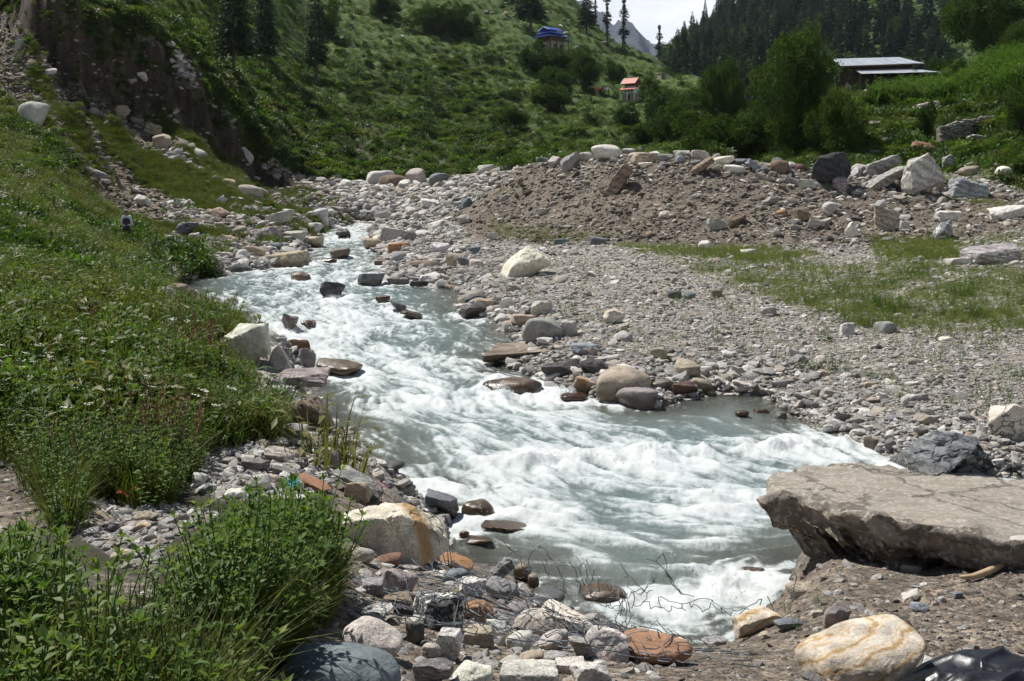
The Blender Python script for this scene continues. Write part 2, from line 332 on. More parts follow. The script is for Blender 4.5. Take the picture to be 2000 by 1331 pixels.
class NB:                                          # small node builder
    def __init__(s, name):
        s.m = bpy.data.materials.new(name); s.m.use_nodes = True; s.t = s.m.node_tree; s.t.nodes.clear()
        s.out = s.n('ShaderNodeOutputMaterial')
    def n(s, typ, ins=None, **k):
        nd = s.t.nodes.new(typ)
        for a, b in k.items(): setattr(nd, a, b)
        for a, b in (ins or {}).items(): s.set(nd, a, b)
        return nd
    def set(s, nd, a, b):
        i = nd.inputs[a]
        if isinstance(b, bpy.types.NodeSocket): s.t.links.new(b, i)
        elif isinstance(b, bpy.types.Node): s.t.links.new(b.outputs[0], i)
        elif isinstance(b, (tuple, list)) and len(b) == 3 and i.type == 'RGBA': i.default_value = (*b, 1)
        else: i.default_value = b
    def attr(s, name, kind='GEOMETRY'): return s.n('ShaderNodeAttribute', attribute_name=name, attribute_type=kind)
    def noise(s, vec, scale, detail=4, rough=0.55, dist=0.0):
        nd = s.n('ShaderNodeTexNoise', {'Scale': scale, 'Detail': detail, 'Roughness': rough, 'Distortion': dist})
        if vec is not None: s.set(nd, 'Vector', vec)
        return nd
    def vor(s, vec, scale, feature='F1', rand=1.0):
        nd = s.n('ShaderNodeTexVoronoi', {'Scale': scale, 'Randomness': rand}, feature=feature)
        if vec is not None: s.set(nd, 'Vector', vec)
        return nd
    def math(s, op, a, b=None, c=None, clamp=False):
        nd = s.n('ShaderNodeMath', operation=op, use_clamp=clamp); s.set(nd, 0, a)
        if b is not None: s.set(nd, 1, b)
        if c is not None: s.set(nd, 2, c)
        return nd.outputs[0]
    def rng(s, v, a, b, c=0.0, d=1.0, smooth=False):
        nd = s.n('ShaderNodeMapRange', {'Value': v, 'From Min': a, 'From Max': b, 'To Min': c, 'To Max': d}, interpolation_type='SMOOTHSTEP' if smooth else 'LINEAR')
        return nd.outputs[0]
    def mix(s, f, a, b, blend='MIX'):
        nd = s.n('ShaderNodeMix', data_type='RGBA', blend_type=blend)
        s.set(nd, 0, f); s.set(nd, 6, a); s.set(nd, 7, b)
        return nd.outputs[2]
    def ramp(s, v, stops, const=False):
        nd = s.n('ShaderNodeValToRGB', {'Fac': v}); e = nd.color_ramp.elements
        if const: nd.color_ramp.interpolation = 'CONSTANT'
        while len(e) > 1: e.remove(e[0])
        e[0].position = stops[0][0]; e[0].color = (*stops[0][1], 1)
        for p, c in stops[1:]:
            q = e.new(p); q.color = (*c, 1)
        return nd.outputs[0]
    def bump(s, h, strength, dist, normal=None):
        nd = s.n('ShaderNodeBump', {'Height': h, 'Strength': strength, 'Distance': dist})
        if normal is not None: s.set(nd, 'Normal', normal)
        return nd.outputs[0]
    def bsdf(s, **k):
        nd = s.n('ShaderNodeBsdfPrincipled')
        for a, b in k.items(): s.set(nd, a.replace('_', ' '), b)
        return nd
    def done(s, sh): s.set(s.out, 'Surface', sh); return s.m

# ------------------------------------------------------------------ ground sheet
c = lambda *v: np.array(v, np.float32)
def lerp(A, B, t): return A * (1 - t[..., None]) + B * t[..., None]
wv = sstep(-0.4, 0.4, n2); wv1 = sstep(-0.35, 0.35, n1)
colr = lerp(c(.225,.215,.20), c(.325,.31,.29), wv)                                   # river gravel
colr = lerp(colr, lerp(c(.14,.12,.10), c(.22,.19,.16), wv), Zfore)                  # trodden dirt at the road edge
colr = lerp(colr, lerp(c(.122,.106,.090), c(.180,.158,.135), wv1), Zberm)                # dug bank
colr = lerp(colr, lerp(c(.105,.088,.066), c(.18,.155,.125), wv), Ztalus)
g_mix = lerp(c(.020,.040,.009), c(.050,.078,.016), wv)
g_hill = lerp(lerp(c(.030,.060,.011), c(.085,.130,.024), sstep(-0.3, 0.3, n3 + 0.4 * n1)), c(.05,.09,.016), wv)
colr = lerp(colr, lerp(g_hill, c(.15,.12,.085), sstep(0.3, 0.42, n1) * 0.6), Zhill)
tg = np.clip((1 - Zscar) * Ztalus * sstep(-.05, 0.28, Zstrip * .62 + gl * 1.5 + n2 * 0.5 - 0.12), 0, 1)
colr = lerp(colr, c(.05,.085,.018), tg * 0.85)
colr = lerp(colr, lerp(c(.030,.023,.017), c(.080,.063,.046), wv), np.clip(Zscar, 0, 1))
colr = lerp(colr, lerp(g_mix * 0.75, c(.050,.044,.028) + 0 * g_mix, sstep(15, 11, Yg)), Zveg)
gap = sstep(-.22, -.42, fbm(Xg * .55, Yg * .4, 83.0, 4)) * (Yg > 9)
colr = lerp(colr, lerp(c(.10,.085,.06), c(.16,.135,.10), wv), Zveg * gap)
colr = lerp(colr, c(.095,.115,.028), Zgrassr * 0.75)
colr = lerp(colr, c(.05,.09,.02), Zfield)
wetg = sstep(0.25, -0.05, Zg - zwg - 0.06 * n2) * (SDn < 3)
colr = lerp(colr, colr * 0.42 + c(.012,.008,.002), wetg)

idx = np.arange(NC * NR).reshape(NC, NR)
V = np.stack([Xg, Yg, Zg], -1).reshape(-1, 3)
Q = np.stack([idx[:-1, :-1], idx[1:, :-1], idx[1:, 1:], idx[:-1, 1:]], -1).reshape(-1, 4)
gm = mesh_from('ground', V, Q)
attr(gm, 'col', np.concatenate([colr, np.ones(colr.shape[:2] + (1,))], -1).reshape(-1, 4), 'FLOAT_COLOR')
attr(gm, 'wet', wetg.ravel())
attr(gm, 'stony', np.clip(1 - Zveg - Zhill, 0, 1).ravel())
b = NB('ground_earth')
geo = b.n('ShaderNodeNewGeometry'); pos = geo.outputs['Position']
ca = b.attr('col'); st = b.attr('stony').outputs['Fac']; we = b.attr('wet').outputs['Fac']
vo = b.vor(pos, 16.0); no = b.noise(pos, 2.2, 8, 0.65); fine = b.noise(pos, 26.0, 5, 0.7)
peb = b.ramp(b.n('ShaderNodeSeparateColor', {0: vo.outputs['Color']}).outputs[0], [(0, (.45,.43,.40)), (.4, (.8,.78,.75)), (.75, (1.15,1.1,1.02)), (1, (1.75,1.7,1.62))])
pebv = b.vor(pos, 55.0)
peb2 = b.ramp(b.n('ShaderNodeSeparateColor', {0: pebv.outputs['Color']}).outputs[0], [(0, (.6,.58,.56)), (.5, (.95,.93,.9)), (1, (1.5,1.46,1.4))])
k = b.mix(b.math('MULTIPLY', st, 0.8), (1, 1, 1), peb)
k2 = b.mix(b.math('MULTIPLY', st, 0.9), (1, 1, 1), peb2)
base = b.mix(1.0, ca.outputs['Color'], b.mix(1.0, k, k2, 'MULTIPLY'), 'MULTIPLY')
base = b.mix(1.0, base, b.ramp(no.outputs['Fac'], [(.25, (.62,.62,.62)), (.75, (1.35,1.35,1.35))]), 'MULTIPLY')
hgt = b.math('ADD', b.math('MULTIPLY', vo.outputs['Distance'], -0.6), b.math('ADD', b.math('MULTIPLY', fine.outputs['Fac'], 0.6), b.math('MULTIPLY', pebv.outputs['Distance'], -0.3)))
bs = b.bsdf(Base_Color=base, Roughness=b.rng(we, 0, 1, 0.95, 0.25), Normal=b.bump(hgt, 0.8, 0.05))
bs.inputs['Specular IOR Level'].default_value = 0.3
MAT_GROUND = b.done(bs)
link('ground', gm, MAT_GROUND, kind='structure')
# the road shoulder the photographer stands on, and the valley floor behind it
rx, ry = np.meshgrid(np.linspace(-120, 120, 81), np.linspace(-120, 2.6, 42), indexing='ij')
rz = np.where(ry > 0, 3.35 - 0.004 + 0 * rx, 3.33 + 0.25 * fbm(rx * .1, ry * .1, 2.0, 3) * sstep(0, -8, ry))
rz = rz - 0.03 * sstep(0, 2.6, ry)
ri = np.arange(rx.size).reshape(rx.shape)
rm = mesh_from('road_shoulder', np.stack([rx, ry, rz - 0.02], -1).reshape(-1, 3), np.stack([ri[:-1, :-1], ri[1:, :-1], ri[1:, 1:], ri[:-1, 1:]], -1).reshape(-1, 4))
attr(rm, 'col', np.tile([.13,.11,.09,1], (rx.size, 1)), 'FLOAT_COLOR'); attr(rm, 'stony', np.ones(rx.size)); attr(rm, 'wet', np.zeros(rx.size))
link('road_shoulder', rm, MAT_GROUND, kind='structure')
# ------------------------------------------------------------------ stones one can point at: picture survey (centre x, foot y, width, height), shape, stone, finish, lean
COL = dict(pale=(.46,.43,.39), white=(.60,.58,.54), grey=(.29,.28,.27), dark=(.10,.10,.10), slate=(.17,.185,.20), tan=(.42,.345,.26), brown=(.21,.165,.125),
           rust=(.31,.185,.11), red=(.18,.11,.085), cream=(.66,.61,.51), mauve=(.27,.235,.23), blue=(.26,.29,.32), sand=(.36,.31,.25), black=(.055,.058,.062))
STONES = [
# --- far left shore and upstream
(563,522,92,32,'S','tan','p',4,'long pale tan slab at the water edge on the far left shore'),
(521,471,70,29,'B','grey','g',0,'broad grey boulder with shaded front on the far left shore'),
(577,469,42,18,'S','pale','g',0,'pale flat stone with dark front behind the tan slab'),
(607,485,46,24,'A','tan','p',-8,'tan boulder with dark nose poking into the far rapids'),
(499,504,40,24,'R','tan','p',0,'rounded tan boulder standing left of the long shore slab'),
(473,523,28,18,'R','white','p',0,'small white rounded stone left of the long tan slab'),
(621,434,40,27,'R','white','g',0,'big whitish boulder above the head of the rapids'),
(546,439,50,30,'S','pale','g',12,'pale sloping slab on the upper left shore gravel'),
(430,427,42,22,'A','tan','p',0,'tan boulder where the gully gravel meets the shore'),
(366,464,46,31,'A','slate','b',18,'grey slanting slab at the grassy foot of the gully'),
(330,541,27,23,'R','pale','p',0,'pale upright stone at the left tip of the far shore'),
(411,527,24,17,'R','rust','p',0,'orange tan stone at the water line on the far left shore'),
(352,536,24,14,'R','grey','g',0,'grey stone beside the pale upright one on the left tip'),
(378,541,30,16,'R','sand','p',0,'sandy rounded stone at the calm water on the left tip'),
(361,520,30,18,'R','pale','g',0,'pale stone on top of the heap on the left tip'),
(395,497,28,15,'R','tan','p',0,'low tan stone in the shore cobbles below the grassy spit'),
(440,507,30,15,'B','pale','g',0,'pale squarish stone midway along the far left shore'),
(449,476,26,16,'A','tan','p',0,'tan angular stone below the gully gravel fan'),
(536,488,30,14,'R','slate','p',0,'dark slate stone behind the long tan slab'),
(664,506,42,22,'R','brown','w',0,'dark brown wet boulder midstream in the far rapids'),
(671,466,28,20,'A','dark','w',0,'black wet rock at the top of the far rapids'),
(649,582,48,34,'A','dark','w',-12,'black wet boulder breaking the white water midstream'),
(565,646,32,34,'A','mauve','w',-15,'dark purplish rock with foam running over it left of midstream'),
(602,641,30,16,'R','brown','w',0,'brown drowned rock just right of the purplish foaming rock'),
(587,548,40,18,'R','sand','w',0,'tan drowned rock showing in the upper left rapids'),
(643,514,30,10,'R','brown','w',0,'low brown rock awash below the midstream brown boulder'),
(320,590,44,32,'R','pale','g',0,'pale boulder half hidden in grass at the river bend'),
(357,586,50,33,'B','brown','p',0,'dark brown blocky boulder at the river bend'),
(242,595,32,30,'A','rust','p',10,'brown and grey stone standing in the left meadow herbs'),
# --- left bank by the middle rapids
(481,716,102,88,'A','white','g',14,'big white granite boulder with dark shaded flank on the left bank'),
(547,723,46,53,'B','pale','g',0,'pale upright block leaning beside the big white granite boulder'),
(588,691,46,30,'B','rust','p',0,'rust brown rock perched behind the pair of upright blocks'),
(592,723,48,45,'A','mauve','p',-10,'grey mauve wedge shaped block on the left bank'),
(663,735,88,36,'R','brown','w',0,'wet brown rounded boulder jutting into the middle rapids'),
(568,754,150,36,'S','mauve','b',3,'long low brown grey slab along the left water edge'),
(481,754,40,30,'R','brown','p',0,'rounded brown stone at the grassy end of the long slab'),
(535,775,66,24,'S','grey','g',0,'flat grey stone in grass below the long low slab'),
(597,836,112,64,'B','brown','p',0,'big brown boulder with pale top at the left water edge'),
(577,853,50,28,'R','grey','g',0,'grey stone at the foot of the big brown boulder'),
(110,684,64,34,'S','grey','g',8,'flat grey stone sunk in the herbs at far left'),
(325,719,44,24,'A','grey','q',0,'grey speckled stone sunk in the middle of the meadow'),
# --- right shore upstream
(766,473,48,30,'B','pale','g',0,'pale boulder with shaded front on the far right shore'),
(727,487,38,22,'R','tan','p',0,'tan stone at the right edge of the far rapids'),
(781,492,48,19,'S','rust','p',8,'orange brown slab on the far right shore'),
(780,513,32,22,'R','grey','g',0,'grey rounded stone under the orange brown slab'),
(861,499,34,26,'A','white','p',0,'whitish angular stone above the right shore boulders'),
(928,497,22,17,'B','slate','p',0,'small dark slate block at the foot of the gravel bank'),
(881,523,22,27,'A','tan','p',0,'upright tan stone on the right shore stone field'),
(905,520,26,18,'A','slate','p',-20,'slate stone leaning beside the upright tan stone'),
(930,522,28,16,'R','pale','p',0,'light grey stone beside the leaning slate stone'),
(830,522,50,13,'S','brown','p',0,'flat brown slab on the far right shore'),
(725,557,52,25,'B','slate','w',0,'dark grey boulder at the right edge of the upper rapids'),
(747,519,30,16,'A','brown','w',0,'dark wet stone at the water line above the upper rapids'),
(779,556,44,14,'S','grey','w',0,'low wet slab right of the dark grey shore boulder'),
(748,592,28,16,'A','brown','w',0,'small brown rock standing in the upper right riffle'),
(775,609,36,24,'A','slate','b',-25,'layered dark rock tilted in the upper right riffle'),
(803,621,42,16,'S','brown','w',-12,'low brown rock in the riffle behind the layered rock'),
(778,512,30,11,'S','tan','p',0,'flat tan stone along the far right water line'),
(853,453,36,24,'A','white','p',0,'white angular stone at the left foot of the gravel bank'),
(820,560,40,12,'S','dark','w',0,'dark flat rock in the small side channel'),
(866,560,36,13,'R','sand','w',0,'tan wet stone at the mouth of the side channel'),
(1028,543,98,63,'P','cream','p',0,'large pale tan peaked boulder alone on the gravel bar'),
(962,469,20,15,'A','white','p',0,'whitish stone on the gravel above the large peaked boulder'),
(922,622,54,32,'A','dark','w',0,'black angular boulder at the right water edge'),
(929,594,42,20,'A','dark','p',0,'dark rock behind the black angular boulder'),
(948,605,36,24,'A','tan','p',0,'tan angular rock right of the black boulder'),
(990,607,30,26,'A','white','g',0,'whitish rock on the shore between tan rock and round boulder'),
(1024,640,46,28,'B','sand','p',0,'tan brown block behind the large round grey boulder'),
(1058,619,42,32,'A','pale','g',-10,'pale slanted rock above the large round grey boulder'),
(1059,671,80,53,'R','grey','g',0,'large rounded grey boulder with dark base at the right shore'),
(1111,658,34,33,'B','pale','g',0,'pale block right beside the large rounded grey boulder'),
(1199,635,42,32,'A','white','r',12,'white rock with rusty face on the right shore cobbles'),
(1028,704,168,34,'S','sand','w',3,'long flat wet rock sloping into the right side of the rapids'),
(1146,693,64,23,'S','blue','p',0,'blue grey slab behind the long flat wet rock'),
(1094,738,76,38,'A','dark','w',0,'dark mossy wet rock beside the little water chute'),
(1160,733,60,36,'A','dark','p',-12,'black shaded rock next to the dark mossy wet rock'),
(1178,714,82,24,'S','pale','p',8,'pale slab lying over the black shaded rock'),
(1002,768,116,52,'R','brown','w',0,'big drowned brown boulder with water pouring over it'),
(1146,772,52,40,'A','tan','r',-20,'dark wet rock with an ochre streak above the calm pool'),
(1119,784,54,17,'R','red','w',0,'low red brown wet rock in the white water'),
(1216,784,108,70,'R','sand','p',0,'big brownish rounded boulder at the head of the calm pool'),
(1243,798,78,43,'R','mauve','p',0,'lower grey brown boulder standing in the calm pool'),
(1286,702,34,24,'R','tan','p',0,'tan cobble on the right shore above the brownish boulder'),
(1222,669,28,19,'R','pale','p',0,'pale rounded cobble among the right shore stones'),
(1338,744,56,44,'B','sand','p',0,'tan brown block at the top of the pool side heap'),
(1366,741,52,26,'A','pale','p',0,'pale rock on the right of the pool side heap'),
(1371,766,42,29,'R','sand','p',0,'rounded rock at the water end of the pool side heap'),
(1336,774,50,31,'A','red','w',0,'reddish wet rock at the foot of the pool side heap'),
(1293,761,40,22,'R','mauve','w',0,'dark wet stone between the pool and the pool side heap'),
(1449,816,26,16,'R','brown','w',0,'brown wet cobble in the shallow end of the pool'),
(1525,819,24,14,'S','grey','p',0,'flat grey cobble in the shallow end of the pool'),
(1487,808,30,11,'A','brown','w',0,'dark wet stones edge rock in the pool shallows'),
# --- gravel bar
(1317,585,28,18,'R','dark','p',0,'left one of the pair of dark stones on the gravel bar'),
(1347,586,24,16,'R','slate','p',0,'right one of the pair of dark stones on the gravel bar'),
(1401,583,24,19,'B','brown','g',0,'brown grey stone right of the pair of dark stones'),
(1500,618,32,20,'R','grey','g',0,'grey stone alone in the middle of the gravel bar'),
(1654,658,28,28,'A','white','g',0,'upright white stone in the weeds on the gravel bar'),
(1731,653,42,26,'R','grey','p',0,'grey brown rounded stone on the weedy gravel bar'),
(1378,491,28,22,'R','white','p',0,'white stone at the foot of the gravel bank grass strip'),
(1167,480,34,20,'B','slate','p',0,'dark grey stone at the foot of the gravel bank'),
(1461,499,30,13,'S','white','p',0,'flat white stone on the long grass strip'),
(1095,478,30,12,'S','slate','p',0,'low dark stone at the bank foot left of the dark grey one'),
(1871,519,46,17,'S','white','p',0,'flat whitish stone left of the long grey boulder'),
(1942,518,104,44,'B','grey','b',10,'long grey boulder lying in grass at the right edge'),
(1971,862,92,82,'A','cream','s',-8,'large cracked cream boulder at the right edge of the gravel'),
(1900,821,26,21,'A','sand','p',20,'tan pointed stone left of the large cracked cream boulder'),
(1745,826,20,12,'R','slate','p',0,'small slate cobble on the gravel near the lower right shore'),
(1789,828,22,12,'R','grey','p',0,'grey cobble on the gravel left of the slate boulder'),
(1844,918,180,68,'P','slate','b',12,'dark slate boulder wedged at the water on the right shore'),
(1710,878,40,24,'A','brown','w',0,'wet brown rock at the shore left of the dark slate boulder'),
(1664,640,14,10,'R','rust','p',0,'small rusty cobble near the upright white stone'),
(1548,668,16,10,'R','white','p',0,'small white cobble right of the grey bar stone'),
(1843,668,22,11,'A','white','p',0,'bright white stone on the right part of the gravel bar'),
# --- on the gravel bank
(1728,452,46,50,'B','sand','b',-6,'brown grey upright block on the slope of the gravel bank'),
(1763,453,26,24,'A','pale','b',0,'pale layered stone beside the upright block'),
(1663,464,26,32,'A','cream','p',22,'cream pointed stone standing on the gravel bank'),
(1593,446,36,18,'S','pale','p',0,'pale flat stone in the middle of the gravel bank'),
(1562,439,32,30,'A','brown','p',0,'brown angular stone in the middle of the gravel bank'),
(1439,443,38,28,'A','brown','b',14,'brown split stone on the gravel bank'),
(1398,450,36,24,'A','grey','p',0,'grey stone left of the brown split stone'),
(1854,436,54,24,'S','white','g',5,'white slab on the right shoulder of the gravel bank'),
(1846,472,38,42,'A','slate','q',20,'grey and white veined stone below the white shoulder slab'),
(1967,430,76,30,'S','white','g',8,'white slab in the grass at the right edge'),
(1620,416,30,22,'R','pale','g',0,'pale rounded stone under the crest of the gravel bank'),
(1528,425,24,16,'R','rust','p',0,'rusty stone in the middle slope of the gravel bank'),
(1505,402,30,18,'A','grey','p',0,'grey stone under the brown crest boulder'),
(1300,428,24,16,'A','pale','p',0,'pale stone on the dirt face of the gravel bank'),
(1060,420,22,13,'S','pale','p',0,'pale flat chip on the left face of the gravel bank'),
(985,396,20,16,'A','grey','p',0,'grey stone high on the left end of the gravel bank'),
(940,388,18,14,'A','pale','p',0,'pale stone on the left shoulder of the gravel bank'),
(912,405,22,18,'A','slate','p',0,'slate stone at the left end of the gravel bank'),
(905,438,26,18,'A','pale','p',0,'pale stone at the left toe of the gravel bank'),
(1145,402,18,12,'S','sand','p',0,'sandy chip on the slope below the white crest boulder'),
(1206,379,60,60,'S','brown','b',48,'dark long slab leaning down the gravel bank'),
# --- crest of the gravel bank
(1621,364,92,66,'A','black','b',8,'big black boulder on the crest of the gravel bank'),
(1722,348,68,44,'S','grey','b',22,'layered grey boulder right of the big black one'),
(1724,373,94,50,'S','grey','b',30,'sloping grey slab under the layered grey boulder'),
(1799,383,70,82,'B','pale','b',16,'large pale upright boulder on the crest of the gravel bank'),
(1831,381,23,45,'B','tan','b',3,'tan stone column beside the large pale upright boulder'),
(1887,390,70,42,'S','blue','b',-10,'blue grey streaked slab in the grass right of the stone column'),
(1893,346,43,22,'R','sand','p',0,'low tan boulder behind the blue grey streaked slab'),
(1960,351,36,26,'R','white','p',0,'white and brown rounded boulder far right of the crest'),
(1800,304,44,28,'A','rust','p',6,'reddish brown boulder in the grass above the crest'),
(1850,336,28,34,'B','grey','b',0,'grey upright stone behind the tan stone column'),
(1523,340,36,28,'R','brown','p',0,'brown rounded boulder on the crest left of the black one'),
(1548,332,14,16,'A','white','p',0,'small white stone touching the brown crest boulder'),
(1550,365,46,22,'S','grey','b',-14,'grey slab lying below the brown crest boulder'),
(1573,371,38,20,'A','pale','g',0,'pale rock at the foot of the big black boulder'),
(1641,376,30,30,'R','mauve','b',0,'mauve grey stone in front of the big black boulder'),
(1679,345,26,25,'A','pale','g',0,'pale stone between the black boulder and the layered grey one'),
(1560,334,30,14,'R','red','p',0,'reddish low stone tucked left of the black boulder'),
(1471,337,32,27,'S','blue','p',-38,'bluish tilted slab on the crest'),
(1434,340,40,18,'R','white','p',0,'whitish flat boulder on the middle of the crest'),
(1412,320,40,15,'R','cream','p',0,'yellowish oval boulder on the crest'),
(1449,325,30,15,'A','slate','p',0,'slate rock behind the whitish flat boulder'),
(1369,347,52,42,'S','brown','b',40,'brown slab leaning on the crest'),
(1366,313,36,19,'R','pale','g',0,'pale boulder behind the leaning brown slab'),
(1330,312,34,18,'A','pale','g',0,'pale angular rock left of the leaning brown slab'),
(1330,319,18,15,'R','blue','p',0,'small bluish rock in front of the pale angular rock'),
(1300,315,34,14,'R','grey','g',0,'grey rock on the crest right of the flat brown slab'),
(1278,311,28,16,'A','white','p',0,'whitish rock behind the flat brown slab'),
(1262,319,58,22,'S','sand','b',0,'flat brown slab on the left part of the crest'),
(1249,298,22,14,'P','mauve','p',0,'small peaked rock behind the flat brown slab'),
(1260,327,28,10,'S','cream','p',0,'cream chip in front of the flat brown slab'),
(1186,311,62,29,'R','white','g',0,'large white rounded boulder at the top of the crest'),
(1146,315,28,18,'R','pale','p',0,'pale rounded rock left of the large white crest boulder'),
(1114,338,42,42,'A','grey','g',24,'grey boulder with dark side leaning on the left crest'),
(1086,327,34,22,'A','pale','g',-10,'pale rock at the left of the leaning grey boulder'),
(1058,318,30,10,'S','grey','p',0,'low grey rock at the left of the crest'),
(950,340,34,18,'R','pale','g',0,'pale boulder alone at the left end of the bank top'),
# --- boulders beyond the river head
(743,361,54,27,'R','white','g',0,'white boulder beyond the river head at the hill foot'),
(768,364,56,22,'R','brown','p',0,'brown boulder right against the white hill foot boulder'),
(812,361,38,32,'R','pale','g',0,'pale domed boulder at the hill foot'),
(859,362,42,24,'R','slate','g',0,'dark grey boulder rightmost of the four at the hill foot'),
(841,406,42,18,'S','white','p',0,'white flat rock below the dark grey hill foot boulder'),
(732,426,32,15,'S','white','p',0,'white flat rock above the head of the rapids on the right'),
(678,367,20,15,'R','white','p',0,'small white boulder on the far left hill foot'),
# --- left slope
(62,247,52,48,'R','pale','p',-10,'big pale rounded boulder on the edge of the left meadow'),
(188,352,42,26,'B','grey','b',-18,'grey block on the left slope above the meadow'),
(209,362,16,12,'R','pale','p',0,'pale stone below the grey slope block'),
(276,406,32,26,'A','white','g',-20,'white angular boulder in the gully near the walking person'),
(318,297,38,36,'B','sand','p',0,'brown block boulder halfway up the gullied slope'),
(236,231,34,24,'A','sand','p',0,'tan boulder on the upper gullied slope'),
(190,233,34,24,'A','sand','b',-20,'tan slab left of the upper slope boulder'),
(277,159,24,18,'B','pale','p',0,'pale block under the eroded cliff'),
(482,316,28,28,'S','pale','p',-42,'whitish slab lying on the right gully below the cliff'),
(491,389,46,28,'R','pale','g',0,'pale boulder with dark flank at the foot of the right gully'),
(300,270,40,30,'S','sand','b',-15,'tan ledge rock just above the brown block boulder'),
(65,132,26,16,'A','sand','p',0,'tan rock in the rubble at top left'),
(43,95,24,18,'A','grey','p',0,'grey rock in the rubble at top left corner'),
(345,308,18,12,'A','pale','p',0,'small pale rock below the brown block boulder'),
(545,352,18,10,'S','white','p',0,'small white flat rock at the foot of the eroded bank'),
# --- right hillside
(1808,222,48,24,'S','pale','b',12,'pale slab at the lower edge of the maize field'),
(1908,276,40,14,'A','grey','p',0,'grey rock at the foot of the dry stone wall'),
# --- foreground left
(663,1350,245,92,'R','slate','p',0,'big smooth slate boulder at the bottom edge'),
(30,1352,190,42,'S','pale','g',0,'pale rock edge in the bottom left corner'),
(728,1292,118,88,'R','pale','g',-6,'pale granite boulder above the slate boulder'),
(774,1092,206,124,'A','cream','o',6,'large pale boulder with a rust stripe at the water'),
(861,1011,70,54,'A','slate','p',-14,'dark slate rock standing behind the rust striped boulder'),
(934,1012,66,38,'R','brown','w',0,'round wet brown rock in the water behind the slate rock'),
(985,1037,88,24,'S','brown','w',-6,'low flat wet rock in the stream below the round brown one'),
(907,1052,20,16,'R','rust','w',0,'small orange brown wet cobble by the striped boulder'),
(936,1066,52,18,'A','brown','w',0,'dark wet rocks top in the shallow by the striped boulder'),
(700,980,52,44,'B','tan','g',0,'tan block boulder behind the rust striped boulder'),
(698,972,100,60,'A','grey','b',-22,'grey brown slab boulder sloping to the water on the left bank'),
(643,914,40,42,'R','grey','g',0,'grey boulder in the weeds at the left water edge'),
(550,903,68,34,'R','pale','b',-10,'pale rounded slab at the top of the left cobble patch'),
(499,925,54,30,'B','mauve','b',0,'grey brown block in the left cobble patch'),
(511,959,38,36,'R','white','g',0,'white grey rounded stone in the left cobble patch'),
(543,955,36,28,'A','sand','g',0,'tan angular stone right of the white grey rounded stone'),
(456,976,54,24,'B','white','g',0,'whitish flat block at the lower edge of the left cobble patch'),
(615,962,66,38,'S','rust','p',-25,'orange rust slab in the left cobble patch'),
(389,953,28,30,'R','pale','p',0,'pale stone at the left side of the cobble patch'),
(557,935,46,28,'S','grey','b',-10,'layered grey stone in the left cobble patch'),
(575,960,38,26,'R','pale','g',0,'pale stone under the turquoise rag'),
(521,874,82,20,'S','grey','b',0,'long grey slab at the upper end of the cobble patch'),
(186,998,46,30,'S','grey','b',-30,'grey slanting stone at the upper end of the small cobble patch'),
(210,1025,42,30,'S','tan','p',-32,'long tan stone slanting in the small cobble patch'),
(193,1036,38,24,'S','sand','p',-30,'brown long stone below the slanting tan one'),
(284,1022,40,28,'A','tan','p',0,'tan angular stone in the small cobble patch'),
(280,1040,30,22,'B','tan','p',0,'tan block under the angular tan stone'),
(240,1101,42,31,'R','tan','p',0,'round tan stone below the small cobble patch'),
(284,1184,36,32,'A','white','g',10,'white stone on the bare dirt patch among the herbs'),
(309,990,32,14,'S','grey','p',0,'grey flat stone beside the red leaves'),
(102,1000,30,14,'R','tan','p',0,'tan stone left of the small cobble patch'),
# --- caged stones at the bottom middle
(886,1112,78,28,'R','rust','r',-4,'orange rust slab at the back of the caged stones'),
(760,1106,50,28,'R','red','p',0,'dark pinkish stone below the rust striped boulder'),
(708,1100,46,34,'R','pale','g',0,'pale stone at the grass left of the dark pinkish stone'),
(979,1176,62,50,'R','grey','p',0,'smooth grey round stone in the caged stones'),
(853,1232,102,80,'A','black','q',0,'black stone with white quartz top in the caged stones'),
(936,1218,70,48,'B','rust','p',-8,'orange tan stone right of the black and white one'),
(922,1166,58,40,'B','white','g',0,'white grey stone above the orange tan one'),
(888,1145,48,36,'R','slate','p',0,'dark grey stone left of the white grey one'),
(776,1166,78,64,'B','mauve','g',0,'pinkish grey block on the left of the caged stones'),
(973,1152,62,62,'A','grey','b',30,'black and white striped stone at the back of the caged stones'),
(1020,1137,36,42,'R','sand','p',-18,'brown oval stone at the back right of the caged stones'),
(1042,1150,22,32,'R','sand','p',0,'small brown stone right of the brown oval one'),
(1044,1244,80,54,'R','pale','g',0,'large pale grey rounded stone in the caged stones'),
(1106,1232,112,62,'S','cream','p',-22,'cream coloured smooth slab among the caged stones'),
(1081,1273,60,42,'R','pale','p',0,'oval pale grey stone below the cream slab'),
(1184,1290,82,74,'A','white','g',0,'whitish grey big stone right of the cream slab'),
(1275,1300,152,68,'R','rust','p',-3,'wide rust red slab at the right end of the caged stones'),
(1014,1273,54,40,'R','white','p',0,'tan white stone in the lower middle of the caged stones'),
(1038,1308,48,42,'R','tan','p',0,'yellow tan stone in the lower caged stones'),
(1086,1302,50,34,'R','grey','g',0,'grey rounded stone right of the yellow tan one'),
(970,1257,42,46,'A','pale','q',0,'grey white knobbly stone in the middle of the caged stones'),
(934,1264,64,46,'B','sand','p',0,'pale brown stone under the orange tan one'),
(873,1292,60,66,'B','pale','q',0,'grey white stone with dark underside below the black quartz one'),
(845,1290,44,38,'R','pale','g',0,'pale stone left of the grey white one in the cage'),
(846,1340,74,60,'A','mauve','b',0,'striped grey brown stone at the bottom of the cage'),
(921,1344,80,56,'A','white','q',0,'white stone with dark right side at the bottom'),
(1032,1350,114,60,'S','pale','g',0,'wide pale grey stone at the bottom edge of the cage'),
